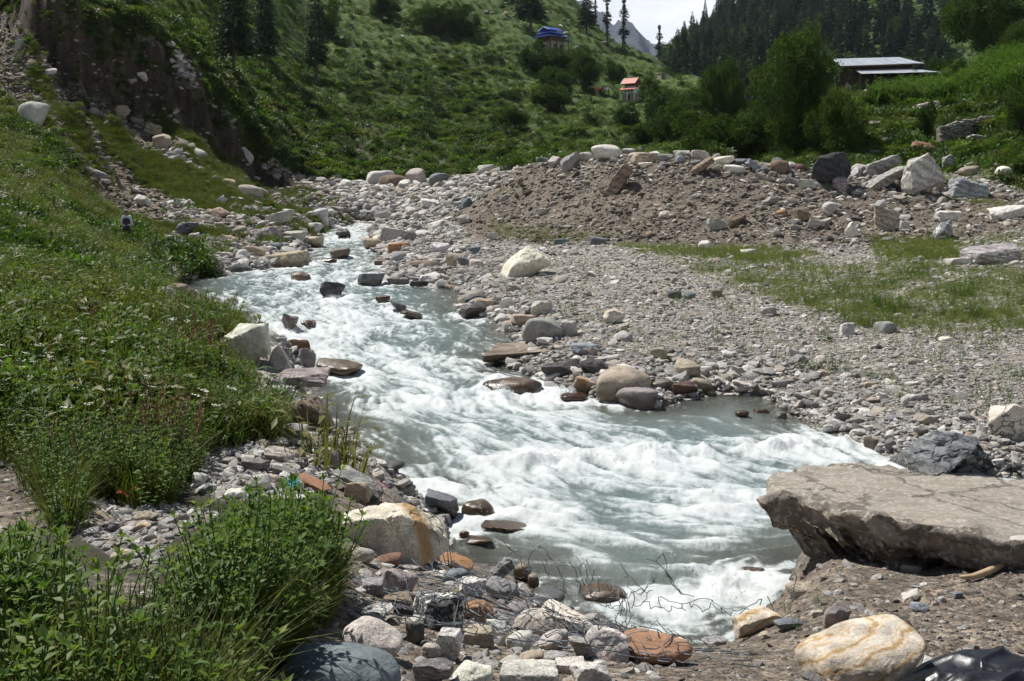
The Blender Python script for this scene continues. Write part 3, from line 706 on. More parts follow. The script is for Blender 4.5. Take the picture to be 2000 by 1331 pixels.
(1112,1318,62,34,'S','pale','g',0,'pale stone between the grey rounded one and the bottom edge'),
(1153,1345,82,60,'S','white','g',0,'white flat stone at the bottom edge left of the dirt'),
(1134,1289,48,48,'B','grey','g',0,'grey stone between the oval pale one and the whitish big one'),
(810,1260,38,48,'A','dark','p',0,'dark stone in the gap left of the black quartz one'),
(788,1206,38,28,'A','dark','p',0,'small dark stone at the left edge of the cage'),
(735,1217,64,36,'B','pale','q',0,'grey and white stone above the pale granite boulder'),
(726,1163,54,34,'S','grey','g',0,'grey flat stone at the left grass edge of the cage'),
(777,1188,58,32,'R','brown','p',0,'brown grey stone under the pinkish grey block'),
(1068,1177,70,30,'R','slate','w',0,'wet grey green stone at the water behind the cage'),
(1000,1308,50,28,'A','pale','p',0,'pale angular chip in the lower cage'),
(1012,1210,40,34,'A','mauve','p',0,'mauve stone between the smooth grey round and large pale ones'),
# --- right foreground
(1682,1346,232,140,'R','cream','y',12,'big yellow striped boulder on the dirt at lower right'),
(1478,1238,86,58,'A','tan','y',0,'orange and white rock at the water edge of the dirt slope'),
(1543,1233,60,31,'R','slate','p',0,'bluish grey stone right of the orange and white rock'),
(1634,1230,50,58,'A','mauve','p',-8,'mauve grey stone half buried above the yellow boulder'),
(1562,1168,54,34,'R','sand','p',0,'brown cobble bound with wire beside the flat rock'),
(1992,1106,60,58,'R','white','g',0,'white rounded stone in the dirt at the right edge'),
(1870,1171,26,17,'B','slate','p',0,'small greenish slate stone in the dirt slope'),
(1797,1197,32,22,'A','blue','p',0,'bluish angular stone in the dirt slope'),
(1780,1178,38,28,'S','pale','p',25,'pale slanting stone in the dirt slope'),
(1555,1214,1,1,'R','grey','p',0,''),
(1393,1265,46,26,'A','grey','g',0,'grey stone with orange neighbour at the dirt edge'),
(1595,1206,26,16,'B','pale','p',0,'small pale stone between the bluish and mauve stones'),
(1450,1241,22,14,'R','slate','p',0,'small dark pebble stone below the orange and white rock'),
(1492,1250,26,16,'A','sand','p',0,'small tan stone right of the dark pebble'),
(1330,1265,34,20,'R','white','p',0,'white stone behind the wide rust red slab'),
(1215,1100,0,0,'R','grey','p',0,''),
(1178,1180,90,44,'R','brown','w',0,'dark drowned rock glittering under the torn net'),
(1470,1125,50,16,'R','brown','w',0,'dark rock awash above the white spill at lower right'),
(760,920,60,20,'R','dark','w',0,'dark drowned rock with splash at the left bank'),
]
STONES = [s for s in STONES if s[2] > 4]
# ------------------------------------------------------------------ where each surveyed stone lies
class Stone: pass
PLACED = []
for (cx, by, ww, hh, shp, colk, fin, lean, lab) in STONES:
    s = Stone()
    Yh = hit(cx, min(by, 1500) - 1)
    if Yh is None: Yh = 70.0
    if lab.startswith('dark slate boulder wedged'): Yh -= .75
    W = ww * Yh / F
    e = (by - HOR) / F
    D = W * {'R': .85, 'B': .8, 'S': .75, 'A': .8, 'P': .9}[shp]
    if W > 3.0: D = min(D, 2.2)
    Yc = Yh + 0.42 * D
    Hh = hh * Yc / F - max(e, 0) * D * 0.55
    Hh = max(Hh, 0.28 * W * (0.5 if shp == 'S' else 1))
    mid = W3(cx, by - hh / 2, Yc)
    if 'drowned brown boulder' in lab: mid[2] -= .17
    if lab.startswith('dark slate boulder wedged'): Hh = .62
    s.W, s.D, s.H = W * Yc / Yh, D, Hh
    s.pos = mid; s.Yh = Yh; s.shape = shp; s.colk = colk; s.fin = fin; s.lean = lean; s.label = lab; s.pxw = ww; s.px = cx; s.by = by; s.hp = hh
    sd = sdist(RIVER, np.array([mid[0]]), np.array([Yh]))[0] if Yh < 100 else 50.0
    s.sd = sd
    PLACED.append(s)

# ------------------------------------------------------------------ the torrent
FOAM = [(680,455,.85),(700,490,.5),(640,500,.6),(600,525,.55),(560,540,.75),(480,550,.45),(420,555,.3),(360,560,.1),(690,545,.8),(620,590,.85),(520,590,.6),(460,600,.65),(440,610,.4),
 (730,575,.45),(800,575,.15),(870,585,.12),(840,600,.35),(760,610,.8),(700,625,.92),(560,640,.95),(500,625,.75),(620,655,.95),(900,625,.5),(960,645,.2),(840,640,.45),(780,660,.6),(840,665,.42),
 (920,670,.45),(980,675,.55),(720,690,.9),(640,690,.85),(640,715,.7),(830,720,.85),(760,730,.9),(900,720,.65),(940,745,.5),(700,755,.6),(650,775,.2),(620,765,.12),(700,790,.45),(660,830,.15),(720,850,.35),
 (830,765,.9),(880,790,.9),(780,800,.65),(850,830,.55),(940,800,.75),(1020,790,.8),(1080,775,.95),(1150,795,.6),(1240,810,.25),(1330,800,.06),(1420,800,.03),(1500,800,.02),(1480,840,.15),(1380,840,.2),(1250,840,.45),(1130,830,.65),
 (1000,840,.6),(920,870,.7),(800,870,.5),(740,900,.4),(690,880,.15),(760,945,.9),(830,930,.55),(850,955,.92),(950,925,.9),(1050,895,.98),(1150,890,.9),(1250,870,.8),(1340,875,.6),(1420,885,.45),(1500,870,.6),(1560,855,.85),(1620,875,.85),(1700,895,.9),(1750,905,.8),
 (1480,900,.55),(1400,930,.8),(1300,935,.95),(1200,930,.85),(1120,925,.95),(1240,965,.35),(1130,960,.6),(1000,960,.85),(900,975,.7),(870,985,.45),(1380,980,.75),(1450,1000,.8),(1500,960,.5),(1300,1005,.65),(1200,1005,.4),(1080,995,.8),(990,995,.85),
 (960,1020,.3),(900,1035,.65),(1000,1045,.12),(930,1065,.02),(1040,1060,.12),(1100,1030,.5),(1180,1040,.6),(1280,1050,.35),(1400,1045,.7),(1480,1055,.35),(1530,1060,.2),(1150,1085,.5),(1080,1100,.2),(1250,1090,.3),(1380,1090,.45),(1330,1120,.3),
 (1450,1145,.97),(1500,1150,.95),(1400,1160,.9),(1340,1150,.35),(1500,1110,.3),(1180,1150,.15),(1150,1180,.12),(1260,1180,.75),(1330,1200,.85),(1230,1210,.4),(1400,1220,.35),(1350,1245,.45),(1800,920,.5),(2000,945,.4),(1700,1000,.5),(2200,1000,.5),(2600,1000,.5)]
fX = np.array([wxy(p[:2]) for p in FOAM]); fV = np.array([p[2] for p in FOAM])
WNC, WNR = 760, 640
wpx = np.linspace(300, 2120, WNC); wY = np.exp(np.linspace(math.log(8.2), math.log(90.0), WNR))
PXw, Yw = np.meshgrid(wpx, wY, indexing='ij'); Xw = (PXw - 1000) / F * Yw
sdw = sdist(RIVER, Xw, Yw)
keep = sdw < 0.9
x = Xw[keep]; y = Yw[keep]; sdv = sdw[keep]; nk = len(x)
# flow: follows the banks, parts round the stones
bl = np.array([wxy(p) for p in BANK_L]); br = np.array([wxy(p) for p in BANK_R[::-1]])
fl = np.zeros((nk, 2)); wsum = np.zeros(nk)
for B in (bl, br):
    for a_, b_ in zip(B[:-1], B[1:]):
        m_ = (a_ + b_) / 2; t_ = (b_ - a_); ln = np.linalg.norm(t_); t_ = t_ / ln
        wt = ln / ((x - m_[0])**2 + (y - m_[1])**2 + 0.4)**1.2
        fl += wt[:, None] * t_; wsum += wt
fl /= np.linalg.norm(fl, axis=1)[:, None] + 1e-9
INRIVER = [s for s in PLACED if s.sd < 0.4 and s.Yh < 88]
bulge = np.zeros(nk); wake = np.zeros(nk); collar = np.zeros(nk)
for s in INRIVER:
    dx = x - s.pos[0]; dy = y - s.pos[1]; R = 0.5 * s.W + 0.05
    near_ = (dx*dx + dy*dy) < (6 * R)**2
    if not near_.any(): continue
    dxx, dyy, f = dx[near_], dy[near_], fl[near_]
    along = dxx * f[:, 0] + dyy * f[:, 1]; acr = -dxx * f[:, 1] + dyy * f[:, 0]
    r = np.hypot(dxx, dyy)
    # pillow upstream, hollow and wake downstream
    bulge[near_] += 0.16 * min(R, .8) * np.exp(-((along + R)**2 + 0.6 * acr**2) / (0.8 * R * R)) - 0.12 * min(R, .8) * np.exp(-((along - 1.1 * R)**2 + acr**2) / (0.9 * R * R))
    wk = np.exp(-(acr / (0.75 * R + 0.12 * np.maximum(along, 0)))**2) * sstep(-0.2 * R, 0.8 * R, along) * np.exp(-np.maximum(along, 0) / (3.2 * R))
    wake[near_] = np.maximum(wake[near_], wk)
    collar[near_] = np.maximum(collar[near_], np.exp(-((r - R * 1.02) / (0.22 * R + 0.03))**2))
    push = np.exp(-(r / (1.5 * R))**2) * 1.4
    fl[near_] += (push * np.sign(acr) / 1.0)[:, None] * np.stack([-f[:, 1], f[:, 0]], 1)
fl /= np.linalg.norm(fl, axis=1)[:, None] + 1e-9
# white level by survey
F0 = np.zeros(nk); ws = np.zeros(nk)
for (cx_, cy_), v_ in zip(fX, fV):
    sc = 0.020 * cy_
    d2 = ((x - cx_)**2 * (18 / cy_)**0.7 + ((y - cy_) * np.minimum(14 / cy_, 1.1))**2)
    wt = 1 / (d2 + sc * sc)**2
    F0 += wt * v_; ws += wt
F0 /= ws
# streaks: noise drawn out along the flow (short line integrals), several grains
def lic(scale, length, nst, seed, zoom=None):
    acc = np.zeros(nk); px_, py_ = x.copy(), y.copy()
    for sgn in (1, -1):
        px_, py_ = x.copy(), y.copy(); f = fl
        for i in range(nst):
            acc += pn3(px_ * scale, py_ * scale, seed)
            px_ = px_ + sgn * f[:, 0] * length / nst; py_ = py_ + sgn * f[:, 1] * length / nst
    acc /= (2 * nst)
    return acc / (acc.std() + 1e-9)
warpx = fbm(x * 1.2, y * 1.2, 3.3, 3) * 0.35; warpy = fbm(x * 1.2, y * 1.2, 8.3, 3) * 0.35
th = fbm(x * 0.8, y * 0.8, 21.0, 3) * 1.3
fl = np.stack([fl[:, 0] * np.cos(th) - fl[:, 1] * np.sin(th), fl[:, 0] * np.sin(th) + fl[:, 1] * np.cos(th)], 1)
sA = lic(1.6, 0.75, 7, 2.0); sB = lic(4.2, 0.40, 7, 5.0); sC = lic(11.0, 0.18, 6, 9.0)
big = fbm(x * 0.7 + warpx, y * 0.7 + warpy, 1.0, 4) * 2.2
chop = fbm(x * 2.3 + warpx, y * 2.3 + warpy, 6.0, 4)
ridg = 1 - np.abs(fbm(x * 1.7 + warpx * 2, y * 1.7 + warpy * 2, 14.0, 3)) * 2.2
turb = sstep(0.05, 0.8, F0)
amp = np.clip(np.minimum(-sdv, 1.0) * 1.4, 0, 1)
wave = amp * turb * (0.034 * big + 0.016 * (ridg - 0.45) + 0.040 * chop + 0.008 * sB + 0.004 * sA) + amp * (0.008 * sB + 0.004 * sA + 0.012 * chop)
# a drowned ledge line: standing waves across the current
for (px_, py_, ang, ln, hgt) in [(1100,900,10,2.6,.22),(1330,885,8,2.0,.16),(620,640,0,3.0,.2),(560,690,30,1.2,.1),(870,780,15,2.2,.2),(1590,870,10,1.6,.18),(1440,1140,-12,1.0,.2),(1300,985,12,2.2,.12),(1290,1190,-15,1.2,.15),(680,470,0,1.6,.2),(700,580,5,3.0,.18),(900,950,-25,1.0,.16)]:
    c0 = wxy((px_, py_)); a_ = math.radians(ang); ux, uy = math.cos(a_), math.sin(a_)
    al = (x - c0[0]) * ux + (y - c0[1]) * uy; ac = -(x - c0[0]) * uy + (y - c0[1]) * ux
    ac = ac + 0.25 * big * 0.4
    wave += hgt * .38 * np.exp(-(al / ln)**2) * np.exp(-(ac / 0.36)**2) * (0.7 + 0.8 * chop * 2)
    F0 = np.clip(F0 + 0.25 * np.exp(-(al / ln)**2) * np.exp(-((ac + 0.25) / 0.4)**2), 0, 1)
wave += bulge * amp
zz = zw(y) + wave
fo = F0 + 0.5 * wake * np.clip(F0 * 3, 0, 1) + 0.45 * collar * np.clip(F0 * 2.2, 0, 1) + 0.16 * np.clip(wave / 0.12, -1, 1.4)
foam = fo + 0.09 * sA + 0.09 * sB + 0.10 * sC + 0.12 * big + .24 * chop - 0.20
shore = np.clip(-sdv / 0.9, 0, 1)
depth = np.maximum(zz - samp(Zg, px_of(x, y), y), 0)
vid = -np.ones(Xw.shape, int); vid[keep] = np.arange(nk)
q = np.stack([vid[:-1, :-1], vid[1:, :-1], vid[1:, 1:], vid[:-1, 1:]], -1).reshape(-1, 4); q = q[(q >= 0).all(1)]
wm = mesh_from('river', np.stack([x, y, zz], -1), q)
attr(wm, 'foam', foam); attr(wm, 'level', F0); attr(wm, 'depth', depth)
attr(wm, 'flow', np.concatenate([fl, np.zeros((nk, 1))], 1), 'FLOAT_VECTOR')
b = NB('glacial_water')
geo = b.n('ShaderNodeNewGeometry'); pos = geo.outputs['Position']
fa = b.attr('foam').outputs['Fac']; lv = b.attr('level').outputs['Fac']; dp = b.attr('depth').outputs['Fac']
sp = b.n('ShaderNodeSeparateXYZ', {0: pos})
st = b.n('ShaderNodeCombineXYZ', {0: b.math('MULTIPLY', sp.outputs[0], 1.0), 1: b.math('MULTIPLY', sp.outputs[1], 0.8), 2: sp.outputs[2]})
nA = b.noise(st, 5.0, 7, 0.68, 0.6); nB = b.noise(st, 22.0, 6, 0.72, 0.3)
cell = b.vor(st, 9.0, 'DISTANCE_TO_EDGE')
f1 = b.math('ADD', fa, b.math('MULTIPLY', b.math('SUBTRACT', nA.outputs['Fac'], 0.5), 0.9))
f2 = b.math('ADD', f1, b.math('MULTIPLY', b.math('SUBTRACT', nB.outputs['Fac'], 0.5), 0.55))
thick = b.rng(f2, 0.28, 1.18, 0, .97, True)                     # thick white froth
thin = b.rng(f2, 0.08, 0.72, 0, 1, True)                      # bubbles carried under the skin
body = b.mix(b.rng(dp, 0.0, 0.75), (.15,.150,.115), (.116,.162,.163))
body = b.mix(b.math('MULTIPLY', thin, 0.8), body, (.46,.52,.515))
n_h = b.math('ADD', b.math('MULTIPLY', nA.outputs['Fac'], 0.8), b.math('MULTIPLY', nB.outputs['Fac'], 0.35))
rip = b.noise(st, 9.0, 5, 0.6, 0.5); rip2 = b.noise(st, 60.0, 3, 0.6)
nrm = b.bump(b.math('ADD', b.math('ADD', n_h, rip.outputs['Fac']), b.math('MULTIPLY', rip2.outputs['Fac'], 0.3)), 0.5, 0.055)
wat = b.bsdf(Base_Color=body, Roughness=b.rng(thin, 0, 1, 0.06, 0.35), Normal=nrm, IOR=1.33)
nC = b.noise(st, 55.0, 4, .7); frn = b.bump(b.math('ADD', nB.outputs['Fac'], b.math('MULTIPLY', nC.outputs['Fac'], .6)), 0.45, 0.025)
fro = b.bsdf(Base_Color=(.80,.83,.83), Roughness=0.8, Normal=frn)
fro.inputs['Subsurface Weight'].default_value = 0.0
clear = b.n('ShaderNodeBsdfRefraction', {'Color': (.80,.86,.80), 'Roughness': 0.02, 'IOR': 1.06})
clr = b.n('ShaderNodeBsdfTransparent', {'Color': (.78,.82,.74)})
gls = b.n('ShaderNodeBsdfGlossy', {'Color': (1, 1, 1), 'Roughness': 0.05, 'Normal': nrm})
fr = b.n('ShaderNodeFresnel', {'IOR': 1.33, 'Normal': nrm})
shal = b.n('ShaderNodeMixShader', {0: fr.outputs[0], 1: clr.outputs[0], 2: gls.outputs[0]})
op = b.math('MAXIMUM', b.rng(dp, 0.02, 0.42, 0.22, 1.0), thin)
m1 = b.n('ShaderNodeMixShader', {0: op, 1: shal.outputs[0], 2: wat.outputs[0]})
ftr = b.n('ShaderNodeBsdfTranslucent', {'Color': (.80,.84,.83)}); frx = b.n('ShaderNodeMixShader', {0: .25, 1: fro.outputs[0], 2: ftr.outputs[0]})
m2 = b.n('ShaderNodeMixShader', {0: thick, 1: m1.outputs[0], 2: frx.outputs[0]})
MAT_WATER = b.done(m2.outputs[0])
link('river', wm, MAT_WATER, kind='structure')
# ------------------------------------------------------------------ stone shapes
ICO = {}
for sdv_ in (2, 3, 4, 5, 6):
    bm = bmesh.new(); bmesh.ops.create_icosphere(bm, subdivisions=sdv_, radius=1.0)
    ICO[sdv_] = (np.array([v.co[:] for v in bm.verts]), np.array([[v.index for v in f.verts] for f in bm.faces])); bm.free()
def rock_verts(sub, shape, rs, W, D, H, lean=0.0, band=False, foot=1.35):
    d = ICO[sub][0]
    if shape == 'R': n, lo, hi, p = 16, .80, 1.0, 9
    elif shape == 'A': n, lo, hi, p = 11, .55, 1.0, 34
    elif shape == 'P': n, lo, hi, p = 10, .6, 1.0, 22
    else: n, lo, hi, p = 5, .75, 1.0, 22
    N = rs.normal(size=(n, 3)); N /= np.linalg.norm(N, axis=1)[:, None]; O = rs.uniform(lo, hi, n)
    if shape in 'BS':
        ax = np.array([[1,0,0],[-1,0,0],[0,1,0],[0,-1,0],[0,0,1],[0,0,-1.]]) + rs.normal(size=(6, 3)) * (0.22 if shape == 'B' else 0.14)
        ax /= np.linalg.norm(ax, axis=1)[:, None]
        N = np.concatenate([N, ax]); O = np.concatenate([O * 1.1, rs.uniform(.72, .85, 6)])
    elif shape == 'P':
        ax = np.array([[.75,-.2,.55],[-.75,-.2,.55],[0,-.75,.6],[.1,.8,.5]]); ax /= np.linalg.norm(ax, axis=1)[:, None]
        N = np.concatenate([N, ax]); O = np.concatenate([O * 1.15, rs.uniform(.5, .6, 4)])
    else:
        ax = np.array([[1,0,0],[-1,0,0],[0,1,0],[0,-1,0],[0,0,1],[0,0,-1.]])
        N = np.concatenate([N, ax]); O = np.concatenate([O, np.full(6, .98)])
    q = np.maximum(d @ N.T, 0) / O
    r = (q ** p).sum(1) ** (-1.0 / p)
    v = d * r[:, None]
    a = np.array([W, D, H if shape != 'S' else min(H, W)])
    if lean:
        la = math.radians(lean); Lx = W / max(abs(math.cos(la)), .5); Lz = max(H - W * abs(math.sin(la)) * .7, H * .4)
        v = v * np.array([Lx, D, Lz]); ca, sa = math.cos(la), math.sin(la)
        v = np.stack([v[:, 0] * ca - v[:, 2] * sa, v[:, 1], v[:, 0] * sa + v[:, 2] * ca], 1)
    else: v = v * a
    lo_, hi_ = v.min(0), v.max(0); v = (v - (lo_ + hi_) / 2) / (hi_ - lo_) * np.array([W, D, H])
    sz = (W + D + H) / 3
    nrm = v / (np.linalg.norm(v, axis=1)[:, None] + 1e-9)
    o = rs.uniform(0, 90, 3)
    u = v / sz
    dn = fbm(u[:, 0] * 2.2 + o[0], u[:, 1] * 2.2 + o[1], u[:, 2] * 2.2 + o[2], 3) * (.05 if shape == 'R' else .075)
    if sub >= 3: dn = dn + fbm(u[:, 0] * 7 + o[1], u[:, 1] * 7 + o[2], u[:, 2] * 7 + o[0], 3) * (.018 if shape == 'R' else .035)
    if band:
        ln = math.radians(lean) ; tq = -u[:, 0] * math.sin(ln) + u[:, 2] * math.cos(ln) + .25 * u[:, 1]
        bb = pn3(tq * 11 + o[0], u[:, 0] * .8, o[2]); dn = dn + np.round(bb * 3) / 3 * .03
    if sub >= 4:
        cr = fbm(u[:, 0] * 3.1 + o[2], u[:, 1] * 3.1 + o[0], u[:, 2] * 3.1, 2); dn = dn - (.006 if shape == 'R' else .024) * np.exp(-(cr / .03) ** 2)
    v = v + nrm * (dn * sz)[:, None]
    v[:, 2] = np.where(v[:, 2] < 0, v[:, 2] * foot, v[:, 2])
    return v
def rock_material(kind):
    b = NB('stone_' + {'p': 'plain', 'g': 'granite', 'b': 'banded', 'w': 'wet', 'q': 'quartz', 'r': 'rusty', 'o': 'rust_striped', 'y': 'yellow_striped', 's': 'cracked'}[kind])
    tc = b.n('ShaderNodeTexCoord'); oi = b.n('ShaderNodeObjectInfo'); ob = tc.outputs['Object']; ge = tc.outputs['Generated']
    of = b.n('ShaderNodeVectorMath', {0: ob, 1: b.n('ShaderNodeCombineXYZ', {0: b.math('MULTIPLY', oi.outputs['Random'], 50), 1: oi.outputs['Random'], 2: 3.0}).outputs[0]}, operation='ADD').outputs[0]
    gv = b.n('ShaderNodeVectorMath', {0: ge, 1: b.n('ShaderNodeCombineXYZ', {0: b.math('MULTIPLY', oi.outputs['Random'], 50)}).outputs[0]}, operation='ADD').outputs[0]
    base = oi.outputs['Color']
    big = b.noise(gv, 2.3, 6, .62); med = b.noise(of, 7.0, 7, .68); fine = b.noise(of, 48.0, 5, .75)
    k = b.mix(1.0, b.ramp(big.outputs['Fac'], [(.28, (.66,.64,.62)), (.5, (1.0,1.0,1.0)), (.75, (1.25,1.22,1.17))]), b.ramp(med.outputs['Fac'], [(.3, (.68,.68,.68)), (.7, (1.28,1.27,1.25))]), 'MULTIPLY')
    k = b.mix(1.0, k, b.ramp(fine.outputs['Fac'], [(.3, (.72,.72,.72)), (.7, (1.26,1.26,1.26))]), 'MULTIPLY')
    colr_ = b.mix(1.0, base, k, 'MULTIPLY')
    hb = b.math('ADD', b.math('MULTIPLY', med.outputs['Fac'], 1.0), b.math('MULTIPLY', fine.outputs['Fac'], .35))
    if kind in 'gqos':
        sp_ = b.vor(of, 150.0); sc_ = b.n('ShaderNodeSeparateColor', {0: sp_.outputs['Color']}).outputs[0]
        colr_ = b.mix(b.math('MULTIPLY', b.rng(sc_, .74, .80), .42), colr_, (.05, .05, .055))
        colr_ = b.mix(b.math('MULTIPLY', b.rng(sc_, .2, .14), .3), colr_, (.75, .73, .70))
    if kind == 'b':
        wv_ = b.n('ShaderNodeTexWave', {'Vector': of, 'Scale': 3.2, 'Distortion': 5.0, 'Detail': 5, 'Detail Scale': 1.6, 'Detail Roughness': .7}, bands_direction='Z')
        wm_ = b.n('ShaderNodeMapping', {'Vector': gv, 'Rotation': (.15, math.radians(-22), .2)}); b.set(wv_, 'Vector', wm_); wv_.inputs['Scale'].default_value = 1.7; wv_.inputs['Distortion'].default_value = 9.0; wv_.inputs['Detail Scale'].default_value = 2.2
        colr_ = b.mix(1.0, colr_, b.ramp(wv_.outputs['Fac'], [(.1, (.70,.70,.72)), (.5, (1,1,1)), (.9, (1.22,1.2,1.18))]), 'MULTIPLY')
        hb = b.math('ADD', hb, b.math('MULTIPLY', wv_.outputs['Fac'], .6))
    if kind == 'q':
        qn = b.noise(gv, 3.4, 5, .6, 1.2)
        colr_ = b.mix(b.rng(qn.outputs['Fac'], .52, .57), colr_, (.62, .61, .58))
    if kind == 'r':
        qn = b.noise(gv, 1.6, 6, .7, .6)
        colr_ = b.mix(b.math('MULTIPLY', b.rng(qn.outputs['Fac'], .47, .6), .8), colr_, (.33, .17, .06))
    if kind == 'o':
        # iron stain running over the top
        s3 = b.n('ShaderNodeSeparateXYZ', {0: ob}); dn_ = b.noise(of, 4.0, 6, .7)
        ln_ = b.math('ADD', b.math('ADD', s3.outputs[0], b.math('MULTIPLY', s3.outputs[1], .62)), b.math('MULTIPLY', b.math('SUBTRACT', dn_.outputs['Fac'], .5), .22))
        stn = b.rng(b.math('ABSOLUTE', b.math('ADD', ln_, -.10)), .15, .03, 0, 1, True)
        colr_ = b.mix(b.math('MULTIPLY', stn, .85), colr_, b.mix(dn_.outputs['Fac'], (.30, .15, .04), (.46, .29, .11)))
    if kind == 'y':
        wm_ = b.n('ShaderNodeMapping', {'Vector': of, 'Rotation': (.3, math.radians(25), .5)})
        wv_ = b.n('ShaderNodeTexWave', {'Vector': wm_, 'Scale': 4.0, 'Distortion': 7.0, 'Detail': 4, 'Detail Scale': 1.0, 'Detail Roughness': .6}, bands_direction='Z')
        colr_ = b.mix(1.0, k, b.ramp(wv_.outputs['Fac'], [(.0, (.38,.25,.12)), (.14, (.50,.43,.33)), (.45, (.55,.49,.41)), (.60, (.48,.35,.20)), (.72, (.57,.51,.43)), (1, (.47,.42,.36))]), 'MULTIPLY')
    if kind == 's':
        cr_ = b.vor(b.n('ShaderNodeVectorMath', {0: of, 1: b.noise(of, 3.0, 4, .6).outputs['Color']}, operation='ADD').outputs[0], 1.7, 'DISTANCE_TO_EDGE')
        colr_ = b.mix(b.rng(cr_.outputs['Distance'], .04, .0), colr_, (.10, .085, .06)); hb = b.math('ADD', hb, b.rng(cr_.outputs['Distance'], 0, .06))
    we = b.attr('wet').outputs['Fac']
    if kind == 'w': we = b.math('MAXIMUM', we, b.rng(big.outputs['Fac'], .2, .62, 1, .45))
    colr_ = b.mix(we, colr_, b.mix(1.0, colr_, (.36, .31, .25), 'MULTIPLY'))
    bs = b.bsdf(Base_Color=colr_, Roughness=b.rng(we, 0, 1, .92, .16), Normal=b.bump(hb, .85, .02 if kind != 'w' else .015))
    b.set(bs, 'Specular IOR Level', b.rng(we, 0, 1, .22, .5))
    return b.done(bs)
ROCKMAT = {k_: rock_material(k_) for k_ in 'pgbwqroys'}
def put_rock(i, s):
    rs = np.random.RandomState(1000 + i)
    sub = 4 if s.pxw < 60 else (5 if s.pxw < 150 else 6)
    v = rock_verts(sub, s.shape, rs, s.W, s.D, s.H, s.lean, s.fin == 'b')
    name = 'boulder' if s.W > 1.0 else ('rock' if s.W > .45 else 'stone')
    if 'slab' in s.label.split(): name = 'flat_stone'
    me = mesh_from(name, v, ICO[sub][1])
    me.set_sharp_from_angle(angle=math.radians(38))
    zwl = zw(s.pos[1] + v[:, 1]); zab = v[:, 2] + s.pos[2] - zwl
    nz = fbm(v[:, 0] * 3, v[:, 1] * 3, float(i), 3)
    wet = sstep(.32, .10, zab - .12 * nz) if s.sd < .7 else np.zeros(len(v))
    attr(me, 'wet', wet)
    o = link(name, me, ROCKMAT[s.fin], label=s.label, cat='flat stone' if name == 'flat_stone' else name, loc=s.pos)
    base_ = np.array(COL[s.colk]) * rs.uniform(.88, 1.1) * (1 + rs.normal(size=3) * .025)
    o.color = (*base_, 1)
    g = ('stones held in the wire cage' if 'cage' in s.label else 'boulders on the gravel bank crest' if 'crest' in s.label else 'stones on the gravel bar' if 'gravel bar' in s.label else None)
    if g: o['group'] = g
    return o
for i, s in enumerate(PLACED): put_rock(i, s)

